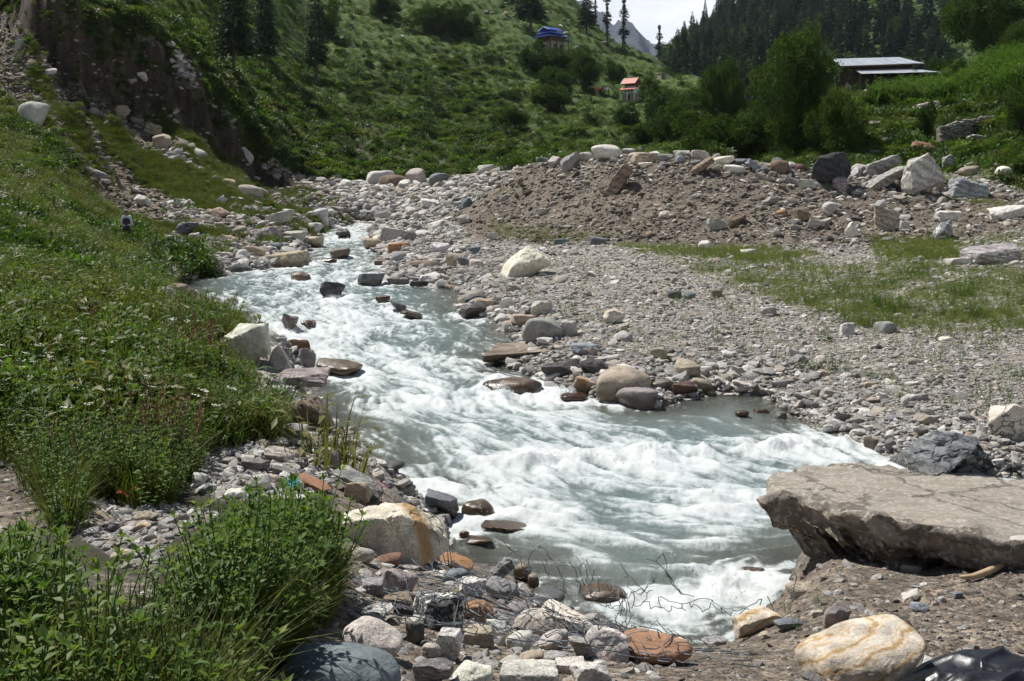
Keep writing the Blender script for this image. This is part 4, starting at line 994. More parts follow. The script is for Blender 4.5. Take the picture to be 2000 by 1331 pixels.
# ------------------------------------------------------------------ the great flat boulder overhanging the stream
def great_boulder():
    T = [((1486,962),9.0),((1515,930),9.7),((1570,915),10.1),((1650,911),10.35),((1750,917),10.3),((1850,926),10.2),((2000,938),10.0),((2150,950),9.8),((2330,985),9.2),((2330,1050),8.3),((2150,1068),7.7),((1985,1062),7.5),((1900,1040),7.6),((1830,1022),7.75),((1760,1018),7.8),((1700,1008),7.95),((1640,996),8.2),((1585,972),8.6),((1530,958),8.85)]
    P = np.array([W3(a[0], a[1], Y_) for a, Y_ in T])
    # close curve, evenly sampled
    Pc = np.concatenate([P, P[:1]]); sl = np.concatenate([[0], np.cumsum(np.linalg.norm(np.diff(Pc[:, :2], axis=0), axis=1))])
    n = 220; tt = np.linspace(0, sl[-1], n, endpoint=False)
    O = np.stack([np.interp(tt, sl, Pc[:, k_]) for k_ in range(3)], 1)
    for _ in range(3): O = (np.roll(O, 1, 0) + 2 * O + np.roll(O, -1, 0)) / 4
    cen = O.mean(0)
    front = sstep(9.6, 8.4, O[:, 1]) * 1.0
    left = sstep(3.0, 2.3, O[:, 0])
    inw = cen[None, :2] - O[:, :2]; inw = inw / np.linalg.norm(inw, axis=1)[:, None]
    rings = []
    for k_ in range(16, 0, -1):                       # top skin from the middle out
        f = (1 - k_ / 16) ** .8
        R = cen + (O - cen) * f; rings.append(R)
    rings[0] = rings[0] * 0 + cen + (O - cen) * .01
    prof = [(0, 0), (.015, -.015), (.03, -.02), (.055, -.025), (.08, -.02), (.11, -.005), (.14, .015), (.17, .03), (.20, .05), (.25, .08), (.30, .11), (.36, .16), (.42, .22), (.48, .30), (.53, .40), (.57, .52), (.60, .62), (.64, .70), (.70, .72), (.76, .66), (.82, .56), (.88, .48), (.96, .42), (1.05, .40), (1.18, .38), (1.35, .4)]
    for dz, ins in prof:
        R = O.copy(); m = (0.25 + 0.75 * np.maximum(front, left))
        R[:, :2] += inw * (ins * m)[:, None]; R[:, 2] -= dz
        rings.append(R)
    V = np.concatenate(rings); nr = len(rings)
    a = np.arange(nr * n).reshape(nr, n); b_ = np.roll(a, -1, 1)
    Qd = np.stack([a[:-1], a[1:], b_[1:], b_[:-1]], -1).reshape(-1, 4)
    rimw = np.concatenate([np.full(n, .4 if k_ < 13 else 1.15) for k_ in range(nr)])
    for dim, sd_ in ((0, 3.0), (1, 7.0), (2, 11.0)):
        V[:, dim] += fbm(V[:, 0] * 2.4 + sd_, V[:, 1] * 2.4, V[:, 2] * 3.2, 4) * (.10 if dim < 2 else .09) * rimw
        V[:, dim] += fbm(V[:, 0] * 9 + sd_, V[:, 1] * 9, V[:, 2] * 12, 4) * .045 * rimw
    # ragged breaks and hollows in the under side
    dpt = np.concatenate([np.zeros(16 * n)] + [np.full(n, p_[0]) for p_ in prof])
    bl_ = np.round(pn3(V[:, 0] * 2.6, V[:, 1] * 2.6, V[:, 2] * 4.5 + 40) * 2.5) / 2.5
    V[:, 1] += (bl_ * .36 + np.round(pn3(V[:, 0] * 6, V[:, 1] * 3, V[:, 2] * 8 + 70) * 2) / 2 * .13) * sstep(.08, .4, dpt) - .10 * np.abs(fbm(V[:, 0] * 3, V[:, 2] * 5, 2.0, 3)) * sstep(.05, .2, dpt); V[:, 2] += np.round(pn3(V[:, 0] * 3.3, V[:, 1], V[:, 2] * 4 + 9) * 2) / 2 * .09 * sstep(.15, .45, dpt)
    org = np.array([cen[0], cen[1], cen[2] - 1.0])
    me = mesh_from('flat_boulder', V - org, Qd)
    me.set_sharp_from_angle(angle=math.radians(42))
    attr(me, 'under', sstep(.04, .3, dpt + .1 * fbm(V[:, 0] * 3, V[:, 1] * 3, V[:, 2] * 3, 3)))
    b = NB('mud_coated_stone')
    tc = b.n('ShaderNodeTexCoord'); ob = tc.outputs['Object']
    n1_ = b.noise(ob, 1.6, 8, .68); n2_ = b.noise(ob, 9.0, 7, .7); n3_ = b.noise(ob, 60.0, 4, .7)
    str_ = b.n('ShaderNodeMapping', {'Vector': ob, 'Scale': (1.2, 5.0, 3.0), 'Rotation': (0, 0, -.15)}); n4_ = b.noise(str_, 2.4, 7, .7, .5)
    top = b.ramp(n1_.outputs['Fac'], [(.25, (.17,.14,.105)), (.5, (.27,.235,.185)), (.72, (.40,.36,.30))])
    top = b.mix(.55, top, b.ramp(n4_.outputs['Fac'], [(.3, (.20,.165,.13)), (.7, (.44,.40,.345))]))
    sta = b.noise(ob, .9, 5, .6); top = b.mix(b.rng(sta.outputs['Fac'], .52, .66, 0, .55), top, (.15,.125,.095))
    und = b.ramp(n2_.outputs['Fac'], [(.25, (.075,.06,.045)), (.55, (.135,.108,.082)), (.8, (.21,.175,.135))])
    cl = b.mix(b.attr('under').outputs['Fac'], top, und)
    cl = b.mix(1.0, cl, b.ramp(n3_.outputs['Fac'], [(.3, (.75,.75,.75)), (.7, (1.25,1.25,1.25))]), 'MULTIPLY')
    crk = b.vor(b.n('ShaderNodeVectorMath', {0: ob, 1: b.n('ShaderNodeVectorMath', {0: n2_.outputs['Color'], 1: (.35,.35,.35)}, operation='MULTIPLY').outputs[0]}, operation='ADD').outputs[0], 1.1, 'DISTANCE_TO_EDGE')
    cl = b.mix(b.rng(crk.outputs['Distance'], .012, .0, 0, .35), cl, (.05, .04, .03))
    grit = b.vor(ob, 34.0); cl = b.mix(b.math('MULTIPLY', b.rng(b.n('ShaderNodeSeparateColor', {0: grit.outputs['Color']}).outputs[0], .80, .84), .5), cl, (.50, .47, .42))
    hb = b.math('ADD', b.math('ADD', n2_.outputs['Fac'], n4_.outputs['Fac']), b.math('ADD', b.math('MULTIPLY', n3_.outputs['Fac'], .45), b.rng(crk.outputs['Distance'], 0, .03)))
    global SLABV
    SLABV = (V, Qd)
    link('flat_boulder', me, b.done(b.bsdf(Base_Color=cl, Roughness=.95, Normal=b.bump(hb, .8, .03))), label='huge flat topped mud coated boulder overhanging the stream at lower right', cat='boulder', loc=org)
great_boulder()
# ------------------------------------------------------------------ loose stones too many to count
def node_scatter(name, pts, rot, scl, pick, protos, label=None, kind='stuff', parent=None, mats=None):
    me = bpy.data.meshes.new(name); me.vertices.add(len(pts)); me.vertices.foreach_set('co', np.ascontiguousarray(pts, np.float32).ravel())
    attr(me, 'rot', rot, 'FLOAT_VECTOR'); attr(me, 'scl', scl, 'FLOAT_VECTOR'); attr(me, 'pick', pick, 'INT')
    o = link(name, me, mats, label=label, kind=kind, parent=parent)
    ng = bpy.data.node_groups.new(name, 'GeometryNodeTree')
    ng.interface.new_socket('Geometry', in_out='INPUT', socket_type='NodeSocketGeometry'); ng.interface.new_socket('Geometry', in_out='OUTPUT', socket_type='NodeSocketGeometry')
    gi = ng.nodes.new('NodeGroupInput'); go = ng.nodes.new('NodeGroupOutput'); jn = ng.nodes.new('GeometryNodeJoinGeometry')
    def na(nm, typ):
        n_ = ng.nodes.new('GeometryNodeInputNamedAttribute'); n_.data_type = typ; n_.inputs['Name'].default_value = nm; return n_.outputs['Attribute']
    r_, s_, p_ = na('rot', 'FLOAT_VECTOR'), na('scl', 'FLOAT_VECTOR'), na('pick', 'INT')
    er = ng.nodes.new('FunctionNodeEulerToRotation'); ng.links.new(r_, er.inputs[0])
    for k_, po in enumerate(protos):
        oi = ng.nodes.new('GeometryNodeObjectInfo'); oi.inputs['Object'].default_value = po; oi.inputs['As Instance'].default_value = True
        cm = ng.nodes.new('FunctionNodeCompare'); cm.data_type = 'INT'; cm.operation = 'EQUAL'
        ng.links.new(p_, cm.inputs[2]); cm.inputs[3].default_value = k_
        ip = ng.nodes.new('GeometryNodeInstanceOnPoints')
        ng.links.new(gi.outputs[0], ip.inputs['Points']); ng.links.new(cm.outputs[0], ip.inputs['Selection'])
        ng.links.new(oi.outputs['Geometry'], ip.inputs['Instance']); ng.links.new(er.outputs[0], ip.inputs['Rotation']); ng.links.new(s_, ip.inputs['Scale'])
        ng.links.new(ip.outputs[0], jn.inputs[0])
    ng.links.new(jn.outputs[0], go.inputs[0])
    md = o.modifiers.new('scatter', 'NODES'); md.node_group = ng
    return o
def proto(name, me, mat):
    o = bpy.data.objects.new(name, me); me.materials.append(mat); return o
dPY = np.abs(np.gradient(np.minimum.accumulate(PYtop, axis=1), axis=1)) + 0.02     # picture area of each ground cell
infr = (PXg > -120) & (PXg < 2120)
def scatter_pts(weight, n, rs, vis=True):
    wgt = weight * infr * (dPY if vis else 1.0); p = wgt.ravel() / wgt.sum()
    c_ = rs.choice(p.size, n, p=p); i, j = np.unravel_index(c_, PXg.shape)
    fi = np.clip(i + rs.uniform(-.5, .5, n), 0, NC - 1.01); fj = np.clip(j + rs.uniform(-.5, .5, n), 0, NR - 1.01)
    Y_ = np.exp(glY[0] + fj / (NR - 1) * (glY[-1] - glY[0])); px_ = PX0 + fi / (NC - 1) * (PX1 - PX0)
    X_ = (px_ - 1000) / F * Y_
    return np.stack([X_, Y_, samp(Zg, px_, Y_)], 1), px_
b = NB('loose_stone')
oi = b.n('ShaderNodeObjectInfo'); tc = b.n('ShaderNodeTexCoord')
rc = b.ramp(oi.outputs['Random'], [(0, (.12,.115,.11)), (.10, (.21,.205,.20)), (.28, (.30,.29,.275)), (.5, (.40,.39,.375)), (.62, (.37,.335,.285)), (.70, (.26,.225,.185)), (.78, (.48,.465,.44)), (.93, (.63,.62,.595)), (1, (.34,.27,.20))])
mm = b.noise(tc.outputs['Object'], 2.4, 6, .7)
fa_ = b.noise(tc.outputs['Object'], 14.0, 4, .7)
cl = b.mix(1.0, rc, b.ramp(mm.outputs['Fac'], [(.25, (.6,.6,.6)), (.75, (1.35,1.33,1.3))]), 'MULTIPLY')
cl = b.mix(1.0, cl, b.ramp(fa_.outputs['Fac'], [(.3, (.8,.8,.8)), (.7, (1.2,1.2,1.2))]), 'MULTIPLY')
MAT_LOOSE = b.done(b.bsdf(Base_Color=cl, Roughness=.9, Normal=b.bump(mm.outputs['Fac'], .6, .1)))
b = NB('loose_brown_stone')
oi = b.n('ShaderNodeObjectInfo'); tc = b.n('ShaderNodeTexCoord')
rc = b.ramp(oi.outputs['Random'], [(0, (.085,.075,.065)), (.3, (.15,.128,.105)), (.55, (.21,.18,.15)), (.75, (.30,.27,.235)), (.92, (.46,.435,.40)), (1, (.25,.17,.11))])
mm = b.noise(tc.outputs['Object'], 2.4, 6, .7)
cl = b.mix(1.0, rc, b.ramp(mm.outputs['Fac'], [(.25, (.65,.65,.65)), (.75, (1.3,1.28,1.25))]), 'MULTIPLY')
MAT_LOOSEB = b.done(b.bsdf(Base_Color=cl, Roughness=.95, Normal=b.bump(mm.outputs['Fac'], .6, .1)))
PEB = []; PEBB = []
for k_ in range(7):
    rs = np.random.RandomState(50 + k_); sh = 'RAABAAS'[k_]
    v = rock_verts(2, sh, rs, 1.0, rs.uniform(.7, .95), rs.uniform(.42, .75), 0, False, 1.0)
    me = mesh_from('pebble', v, ICO[2][1]); me.set_sharp_from_angle(angle=math.radians(40)); PEB.append(proto('pebble', me, MAT_LOOSE))
    me2 = me.copy(); me2.materials.clear(); PEBB.append(proto('pebble', me2, MAT_LOOSEB))
def loose(name, label, weight, n, med, sig, lo, hi, seed, brown=False, sink=.15, rmax=9.0, zwater=False):
    rs = np.random.RandomState(seed)
    P, px_ = scatter_pts(weight, n, rs)
    sp_ = np.clip(np.exp(rs.normal(math.log(med), sig, n)), lo, hi)
    S = np.minimum(sp_ * P[:, 1] / F, rmax)
    sc = np.stack([S, S * rs.uniform(.75, 1.15, n), S * rs.uniform(.7, 1.1, n)], 1)
    rot = np.stack([rs.normal(0, .28, n), rs.normal(0, .28, n), rs.uniform(0, 6.283, n)], 1)
    P[:, 2] += S * (.22 - sink)
    return node_scatter(name, P, rot, sc, rs.randint(0, 7, n), PEBB if brown else PEB, label)
dryb = sstep(0.0, .12, SDn)
patch = sstep(-.35, .25, fbm(Xg * .5, Yg * .5, 61.0, 3) + .1)
bar = Zgrav * dryb * (Yg > 12) * (Yg < 70) * (PXg > 560)
loose('gravel', 'grey and white river gravel covering the bar', bar * (.35 + patch) * (1 - .45 * Zgrassr), 54000, 4.1, .5, 2.2, 20, 1)
shoreb = np.exp(-np.maximum(SDn - .1, 0) / .9) * (SDn > -.25) * (Yg > 11) * (1 - Zfore)
loose('shore_cobbles', 'wet and dry cobbles lining both shores of the stream', shoreb * np.where(PXg > 650, 1, .6) * (1 - Zveg), 3400, 15, .42, 6, 38, 2)
up = ((Yg > 42) & (Yg < 125) & (PXg > 320) & ((PXg < 900) | ((PXg < 1030) & (PYg < 400)))) * (1 - Zveg) * (1 - Zhill) * (1 - Zberm) * dryb * (1 - Zscar) * (1 - .9 * tg) * (1 - .55 * Ztalus)
loose('shore_stones', 'pale stones strewn over the far shores', up, 4200, 9, .5, 4, 30, 3)
loose('bank_stones', 'brown stones stuck in the dug gravel bank', Zberm, 7500, 5, .5, 2.5, 18, 4, True)
loose('bank_rubble', 'pale rubble rolled to the crest of the gravel bank', np.maximum(Zberm * sstep(380, 320, PYg), ((Yg > 40) & (Yg < 68) & (PXg > 1500)) * (1 - Zhill) * (1 - Zgrassr) * (Zberm + .3 * Zgrav)), 560, 11, .45, 5, 28, 5)
loose('slope_rubble', 'brown rubble on the gullied left slope', Ztalus * (1 - Zscar) * (1 - .85 * tg), 7500, 4.5, .5, 2.5, 16, 6, True)
loose('slope_stones', 'pale stones in the gullies of the left slope', Ztalus * (1 - Zscar) * (1 - tg) * sstep(.1, -.15, gul), 520, 10, .45, 5, 26, 7, True)
loose('cliff_stones', 'stones sticking out of the eroded earth cliff', Zscar, 300, 5, .45, 3, 18, 8, True, .3)
cage = soft([(690,1085),(880,1085),(1010,1085),(1060,1150),(1160,1230),(1380,1258),(1290,1345),(540,1400),(690,1210)], PXb, PYg, 10) * (Yg < 9.5) * (SDn > -.3)
loose('cage_fill', 'grey stones filling the gaps of the wire cage', cage, 520, 26, .35, 12, 46, 9, False, .28)
hol = np.maximum.reduce([zone(h, 14, 0, 30) for h in HOLES[:2]])
loose('patch_cobbles', 'tan and grey cobbles in the clearings of the left bank', hol, 1500, 15, .45, 6, 34, 10)
leftb = Zfore * (PXg < 720) * (Yg < 11.5) + .4 * zone(HOLES[2], 12, 0, 30) + .4 * zone(HOLES[3], 12, 0, 30)
loose('bank_pebbles', 'small pebbles on the bare left bank', leftb, 1800, 8, .5, 3, 26, 11)
dirtr = Zfore * (PXg > 1080) * (1 - cage) * (SDn > 0)
loose('dirt_pebbles', 'small pebbles in the dirt of the road edge', dirtr, 13000, 5.5, .55, 3, 30, 12, True, .2)
loose('road_stones', 'pale chips of stone on the dirt of the road edge', dirtr, 1100, 11, .5, 5, 38, 13, False, .2)
hs = Zhill * sstep(.25, .4, n1) + Zhill * (PYg < 360) * (PXg > 1700) * (Yg < 110) * .8
loose('hill_stones', 'scattered stones showing on the green slopes', hs, 1400, 6, .5, 3, 20, 14)

from mathutils.bvhtree import BVHTree
SB = BVHTree.FromPolygons([tuple(q) for q in SLABV[0]], [tuple(q) for q in SLABV[1]])
rs = np.random.RandomState(90); gp = []
for q_ in range(500):
    X_, Y_ = rs.uniform(2.3, 5.2), rs.uniform(7.5, 10.3); h_ = SB.ray_cast(Vector((X_, Y_, 5)), Vector((0, 0, -1)))
    if h_[0] and h_[1].z > .8 and rs.rand() < .25 + .75 * (X_ > 3.4): gp.append(h_[0][:])
gp = np.array(gp)[:170]; ng_ = len(gp); gs_ = np.exp(rs.normal(math.log(.022), .5, ng_))
node_scatter('grit', gp, np.stack([rs.normal(0, .3, ng_), rs.normal(0, .3, ng_), rs.uniform(0, 6, ng_)], 1), np.stack([gs_, gs_, gs_], 1), rs.randint(0, 7, ng_), PEBB, 'grit lying on top of the huge flat boulder')
# ------------------------------------------------------------------ leaves and grass
def leaf_material(name, stops, trans=.35, rough=.55, geo_var=.5, spec=.3):
    b = NB(name)
    oi = b.n('ShaderNodeObjectInfo'); at = b.attr('tone').outputs['Fac']
    v = b.math('ADD', b.math('MULTIPLY', oi.outputs['Random'], 1 - geo_var), b.math('MULTIPLY', at, geo_var))
    cl = b.ramp(v, stops)
    d = b.bsdf(Base_Color=cl, Roughness=rough); d.inputs['Specular IOR Level'].default_value = spec
    t = b.n('ShaderNodeBsdfTranslucent', {'Color': b.mix(1.0, cl, (1.25, 1.35, .6), 'MULTIPLY')})
    return b.done(b.n('ShaderNodeMixShader', {0: trans, 1: d.outputs[0], 2: t.outputs[0]}).outputs[0])
M_HERB = leaf_material('herb_leaf', [(0, (.036,.078,.012)), (.4, (.064,.125,.020)), (.75, (.11,.175,.028)), (1, (.18,.215,.042))], .42)
M_GRASS = leaf_material('meadow_grass', [(0, (.032,.058,.012)), (.4, (.068,.094,.018)), (.75, (.118,.128,.030)), (.9, (.16,.145,.055)), (1, (.20,.165,.075))])
M_FLOWER = leaf_material('white_umbel', [(0, (.60,.60,.54)), (1, (.80,.80,.76))], .2)
M_DOCK = leaf_material('dock_seed', [(0, (.075,.035,.018)), (.6, (.15,.075,.035)), (1, (.12,.10,.03))], .2)
M_BIG = leaf_material('broad_leaf', [(0, (.035,.085,.020)), (1, (.075,.15,.040))], .3, .45)
M_SHRUB = leaf_material('shrub_leaf', [(0, (.020,.042,.009)), (.5, (.038,.072,.013)), (1, (.075,.115,.023))], .3)
M_LEAF = leaf_material('tree_leaf', [(0, (.019,.040,.009)), (.5, (.040,.074,.014)), (.85, (.075,.112,.022)), (1, (.13,.15,.036))], .3, .75, .75, .1)
M_NEEDLE = leaf_material('conifer_needles', [(0, (.011,.028,.012)), (.6, (.022,.048,.017)), (1, (.042,.072,.022))], .12, .7, .7)
M_SILVER = leaf_material('silver_leaf', [(0, (.08,.115,.07)), (.6, (.17,.21,.16)), (1, (.36,.39,.35))], .25)
M_RED = leaf_material('red_leaf', [(0, (.42,.06,.03)), (1, (.55,.12,.05))], .3)
M_MAIZE = leaf_material('maize_leaf', [(0, (.045,.10,.018)), (.6, (.085,.155,.028)), (1, (.15,.19,.05))], .35)
b = NB('bark'); tc = b.n('ShaderNodeTexCoord'); bn_ = b.noise(tc.outputs['Object'], 6, 5, .7)
M_BARK = b.done(b.bsdf(Base_Color=b.ramp(bn_.outputs['Fac'], [(.3, (.045,.035,.027)), (.7, (.12,.10,.08))]), Roughness=.95))

class Leaves:
    def __init__(s): s.v, s.f, s.t, s.m = [], [], [], []; s.n = 0
    def leaf(s, base, dirn, L_, Wd_, droop, tone, mi=0, side=None):
        d = np.asarray(dirn, float); d = d / (np.linalg.norm(d) + 1e-9)
        sd = np.cross(d, [0, 0, 1.0]) if side is None else np.asarray(side, float)
        sd = sd / (np.linalg.norm(sd) + 1e-9); up = np.cross(sd, d)
        b0 = np.asarray(base, float); mid = b0 + d * L_ * .45 - np.array([0, 0, droop * L_ * .25]); tip = b0 + d * L_ - np.array([0, 0, droop * L_])
        s.v += [b0, mid - sd * Wd_ / 2 + up * Wd_ * .12, mid - up * Wd_ * .05, mid + sd * Wd_ / 2 + up * Wd_ * .12, tip]
        n = s.n; s.f += [(n, n+2, n+1), (n, n+3, n+2), (n+1, n+2, n+4), (n+2, n+3, n+4)]; s.t += [tone] * 5; s.m += [mi] * 4; s.n += 5
    def card(s, base, dirn, L_, Wd_, tone, rs):
        d = np.asarray(dirn, float); d = d / (np.linalg.norm(d) + 1e-9); sd = np.cross(d, rs.normal(size=3)); sd = sd / (np.linalg.norm(sd) + 1e-9) * Wd_ / 2; b0 = np.asarray(base, float)
        s.v += [b0, b0 + d * L_ * .5 - sd, b0 + d * L_, b0 + d * L_ * .5 + sd]; n = s.n; s.f += [(n, n+1, n+2), (n, n+2, n+3)]; s.t += [tone] * 4; s.m += [0, 0]; s.n += 4
    def blade(s, base, dirn, H_, Wd_, bend, tone, mi=0):
        d = np.asarray(dirn, float); h = np.array([d[0], d[1], 0]); h = h / (np.linalg.norm(h) + 1e-9); sd = np.array([-h[1], h[0], 0])
        b0 = np.asarray(base, float); p1 = b0 + np.array([0, 0, H_ * .5]) + h * bend * H_ * .2; p2 = b0 + np.array([0, 0, H_ * (1 - .3 * bend)]) + h * bend * H_ * .75
        s.v += [b0 - sd * Wd_ / 2, b0 + sd * Wd_ / 2, p1 + sd * Wd_ * .4, p1 - sd * Wd_ * .4, p2]
        n = s.n; s.f += [(n, n+1, n+2), (n, n+2, n+3), (n+3, n+2, n+4)]; s.t += [tone] * 5; s.m += [mi] * 3; s.n += 5
    def stem(s, a, b_, r, tone, mi=0):
        a = np.asarray(a, float); b_ = np.asarray(b_, float); d = b_ - a; x_ = np.cross(d, [.3, .9, .2]); x_ = x_ / (np.linalg.norm(x_) + 1e-9); y_ = np.cross(d, x_); y_ = y_ / (np.linalg.norm(y_) + 1e-9)
        n = s.n
        for k_ in range(3):
            q_ = x_ * math.cos(k_ * 2.094) + y_ * math.sin(k_ * 2.094); s.v += [a + q_ * r, b_ + q_ * r * .6]
        for k_ in range(3):
            i0, i1 = n + 2 * k_, n + 2 * ((k_ + 1) % 3); s.f += [(i0, i1, i1 + 1), (i0, i1 + 1, i0 + 1)]
        s.t += [tone] * 6; s.m += [mi] * 6; s.n += 6
    def mesh(s, name, mats):
        me = mesh_from(name, np.array(s.v), np.array(s.f), True); attr(me, 'tone', np.clip(np.array(s.t), 0, 1))
        for m_ in mats: me.materials.append(m_)
        if len(mats) > 1: me.polygons.foreach_set('material_index', np.array(s.m, np.int32))
        return me
def herb(rs, H=.7, stems=4, spread=.18, Ll=.11):
    g = Leaves()
    for k_ in range(stems):
        a = rs.uniform(0, 6.28); r0 = spread * rs.uniform(0, 1); h = H * rs.uniform(.6, 1.1)
        b0 = np.array([math.cos(a) * r0, math.sin(a) * r0, 0]); tip = b0 + np.array([math.cos(a) * .22 * h, math.sin(a) * .22 * h, h]) + rs.normal(size=3) * .03
        g.stem(b0, tip, .005, .5)
        nw = int(7 * h / .6) + 2; a0 = rs.uniform(0, 6.28)
        for w_ in range(nw):
            f = .15 + .85 * (w_ + 1) / nw; p_ = b0 + (tip - b0) * f; a0 += 1.57
            for q_ in (0, 3.14159):
                an = a0 + q_ + rs.normal() * .25; L_ = Ll * rs.uniform(.65, 1.25) * (1.15 - .55 * f)
                g.leaf(p_, (math.cos(an), math.sin(an), .35 + .5 * f * rs.uniform(.3, 1)), L_, L_ * .38, rs.uniform(.2, .6), rs.uniform(0, .75) + .3 * f)
        for q_ in range(4):
            an = rs.uniform(0, 6.28); g.leaf(tip, (math.cos(an), math.sin(an), 1.2), Ll * .55, Ll * .2, .1, rs.uniform(.5, 1))
    return g
def tuft(rs, H=.5, n=34, spread=.12, wd=.009):
    g = Leaves()
    for k_ in range(n):
        a = rs.uniform(0, 6.28); r0 = spread * rs.uniform(0, 1) ** .5
        g.blade((math.cos(a) * r0, math.sin(a) * r0, -.02), (math.cos(a + rs.normal() * .5), math.sin(a + rs.normal() * .5), 0), H * rs.uniform(.45, 1.15), wd * rs.uniform(.7, 1.5), rs.uniform(.15, .9), rs.uniform(0, 1))
    return g
def meadow(rs, H=.55, R=.4):
    g = tuft(rs, H, 60, R, .014)
    for k_ in range(46):
        a = rs.uniform(0, 6.28); r0 = R * rs.uniform(0, 1) ** .5; h = H * rs.uniform(.15, .85); an = rs.uniform(0, 6.28)
        g.leaf((math.cos(a) * r0, math.sin(a) * r0, h), (math.cos(an), math.sin(an), rs.uniform(-.1, .8)), rs.uniform(.08, .16), rs.uniform(.03, .055), rs.uniform(.1, .6), rs.uniform(0, .9))
    return g
def umbel(rs, H=.8):
    g = Leaves(); n = rs.randint(2, 5)
    for k_ in range(n):
        a = rs.uniform(0, 6.28); top = np.array([math.cos(a) * .18, math.sin(a) * .18, H * rs.uniform(.75, 1.1)])
        g.stem((0, 0, 0), top, .004, .5, 0)
        for q_ in range(9):
            an = rs.uniform(0, 6.28); rr = .05 * rs.uniform(0, 1) ** .5; p_ = top + np.array([math.cos(an) * rr, math.sin(an) * rr, rs.uniform(0, .015)])
            g.leaf(p_ - np.array([.011, 0, 0]), (1, rs.normal() * .5, .05), .028, .026, 0, rs.uniform(0, 1), 1)
        for q_ in range(3):
            an = rs.uniform(0, 6.28); g.leaf(top * rs.uniform(.2, .7), (math.cos(an), math.sin(an), .3), .14, .04, .4, rs.uniform(.2, .8), 0)
    return g
def dock(rs, H=.95):
    g = Leaves()
    for k_ in range(rs.randint(2, 5)):
        a = rs.uniform(0, 6.28); tip = np.array([math.cos(a) * .22, math.sin(a) * .22, H * rs.uniform(.7, 1.1)]); b0 = tip * np.array([.15, .15, 0])
        g.stem(b0, tip, .005, .6, 1)
        for w_ in range(46):
            f = rs.uniform(.4, 1); p_ = b0 + (tip - b0) * f + rs.normal(size=3) * .022 * (1.35 - f)
            an = rs.uniform(0, 6.28); g.leaf(p_, (math.cos(an), math.sin(an), .9), .026, .016, 0, rs.uniform(0, 1), 1)
        for w_ in range(4):
            an = rs.uniform(0, 6.28); g.leaf(b0 + (tip - b0) * rs.uniform(.05, .35), (math.cos(an), math.sin(an), .6), .22, .06, .6, rs.uniform(.2, .8), 0)
    return g
def rosette(rs, n=7, Ll=.34):
    g = Leaves()
    for k_ in range(n):
        a = k_ * 2.4 + rs.normal() * .2; el = rs.uniform(.5, 1.3)
        d = np.array([math.cos(a), math.sin(a), el]); b0 = d / np.linalg.norm(d) * rs.uniform(.10, .26)
        g.stem((0, 0, 0), b0, .006, .5)
        L_ = Ll * rs.uniform(.6, 1.1); g.leaf(b0, (math.cos(a), math.sin(a), el * .5), L_, L_ * .62, rs.uniform(.2, .5), rs.uniform(0, 1))
    return g
def shrub(rs, R=1.0, n=420, lf=.16, flat=.75, lobes=6):
    g = Leaves(); C_ = rs.normal(size=(lobes, 3)); C_[:, 2] = np.abs(C_[:, 2]) * .5; C_ = C_ / np.linalg.norm(C_, axis=1)[:, None] * rs.uniform(.2, .62, (lobes, 1)) * R
    rad = rs.uniform(.34, .6, lobes) * R
    for k_ in range(n):
        i = rs.randint(lobes); d = rs.normal(size=3); d /= np.linalg.norm(d); d[2] = d[2] if d[2] > -.5 else -d[2]
        p_ = C_[i] + d * rad[i] * rs.uniform(.55, 1.05); p_[2] = max(p_[2], 0) * flat / .75
        d2 = d + rs.normal(size=3) * .6 + np.array([0, 0, .15]); L_ = lf * rs.uniform(.6, 1.5)
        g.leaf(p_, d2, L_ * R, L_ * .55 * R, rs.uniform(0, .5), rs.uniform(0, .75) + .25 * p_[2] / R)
    return g
rsv = np.random.RandomState(77)
P_HERB = [proto('herb', herb(rsv, .60, 4, .16, [.085, .1, .07, .09, .11][_]).mesh('herb', []), M_HERB) for _ in range(5)]
P_GRASS = [proto('grass_tuft', tuft(rsv, .5, 34).mesh('grass_tuft', []), M_GRASS) for _ in range(4)]
M_BARG = leaf_material('pale_grass', [(0, (.075,.11,.02)), (.5, (.14,.175,.035)), (1, (.24,.23,.08))])
P_BARG = [proto('grass_tuft', tuft(rsv, .5, 18, .16, .008).mesh('grass_tuft', []), M_BARG) for _ in range(3)]
M_YELL = leaf_material('dry_meadow_grass', [(0, (.075,.085,.018)), (.5, (.13,.13,.032)), (1, (.21,.18,.07))])
P_MEADOW = [proto('meadow_clump', meadow(rsv).mesh('meadow_clump', []), m_) for m_ in (M_GRASS, M_YELL, M_GRASS, M_HERB)]
M_HILLG = leaf_material('hill_grass', [(0, (.048,.088,.014)), (.5, (.085,.135,.024)), (1, (.15,.185,.038))], .4)
P_HILL = [proto('hill_tuft', meadow(rsv).mesh('hill_tuft', []), m_) for m_ in (M_HILLG, M_HILLG, M_GRASS)]
def proto2(name, g, mats): return bpy.data.objects.new(name, g.mesh(name, mats))
P_UMBEL = [proto2('umbel', umbel(rsv), [M_HERB, M_FLOWER]) for _ in range(3)]
P_DOCK = [proto2('dock', dock(rsv), [M_HERB, M_DOCK]) for _ in range(3)]
P_CLUMP = [proto('shrub_clump', shrub(rsv, 1.0, 260, .2, .6).mesh('shrub_clump', []), m_) for m_ in (M_SHRUB, M_GRASS, M_SHRUB, M_HERB)]
P_DKB = [proto('dark_bush', shrub(rsv, 1.0, 420, .15, .8, 7).mesh('dark_bush', []), M_HERB) for _ in range(2)]
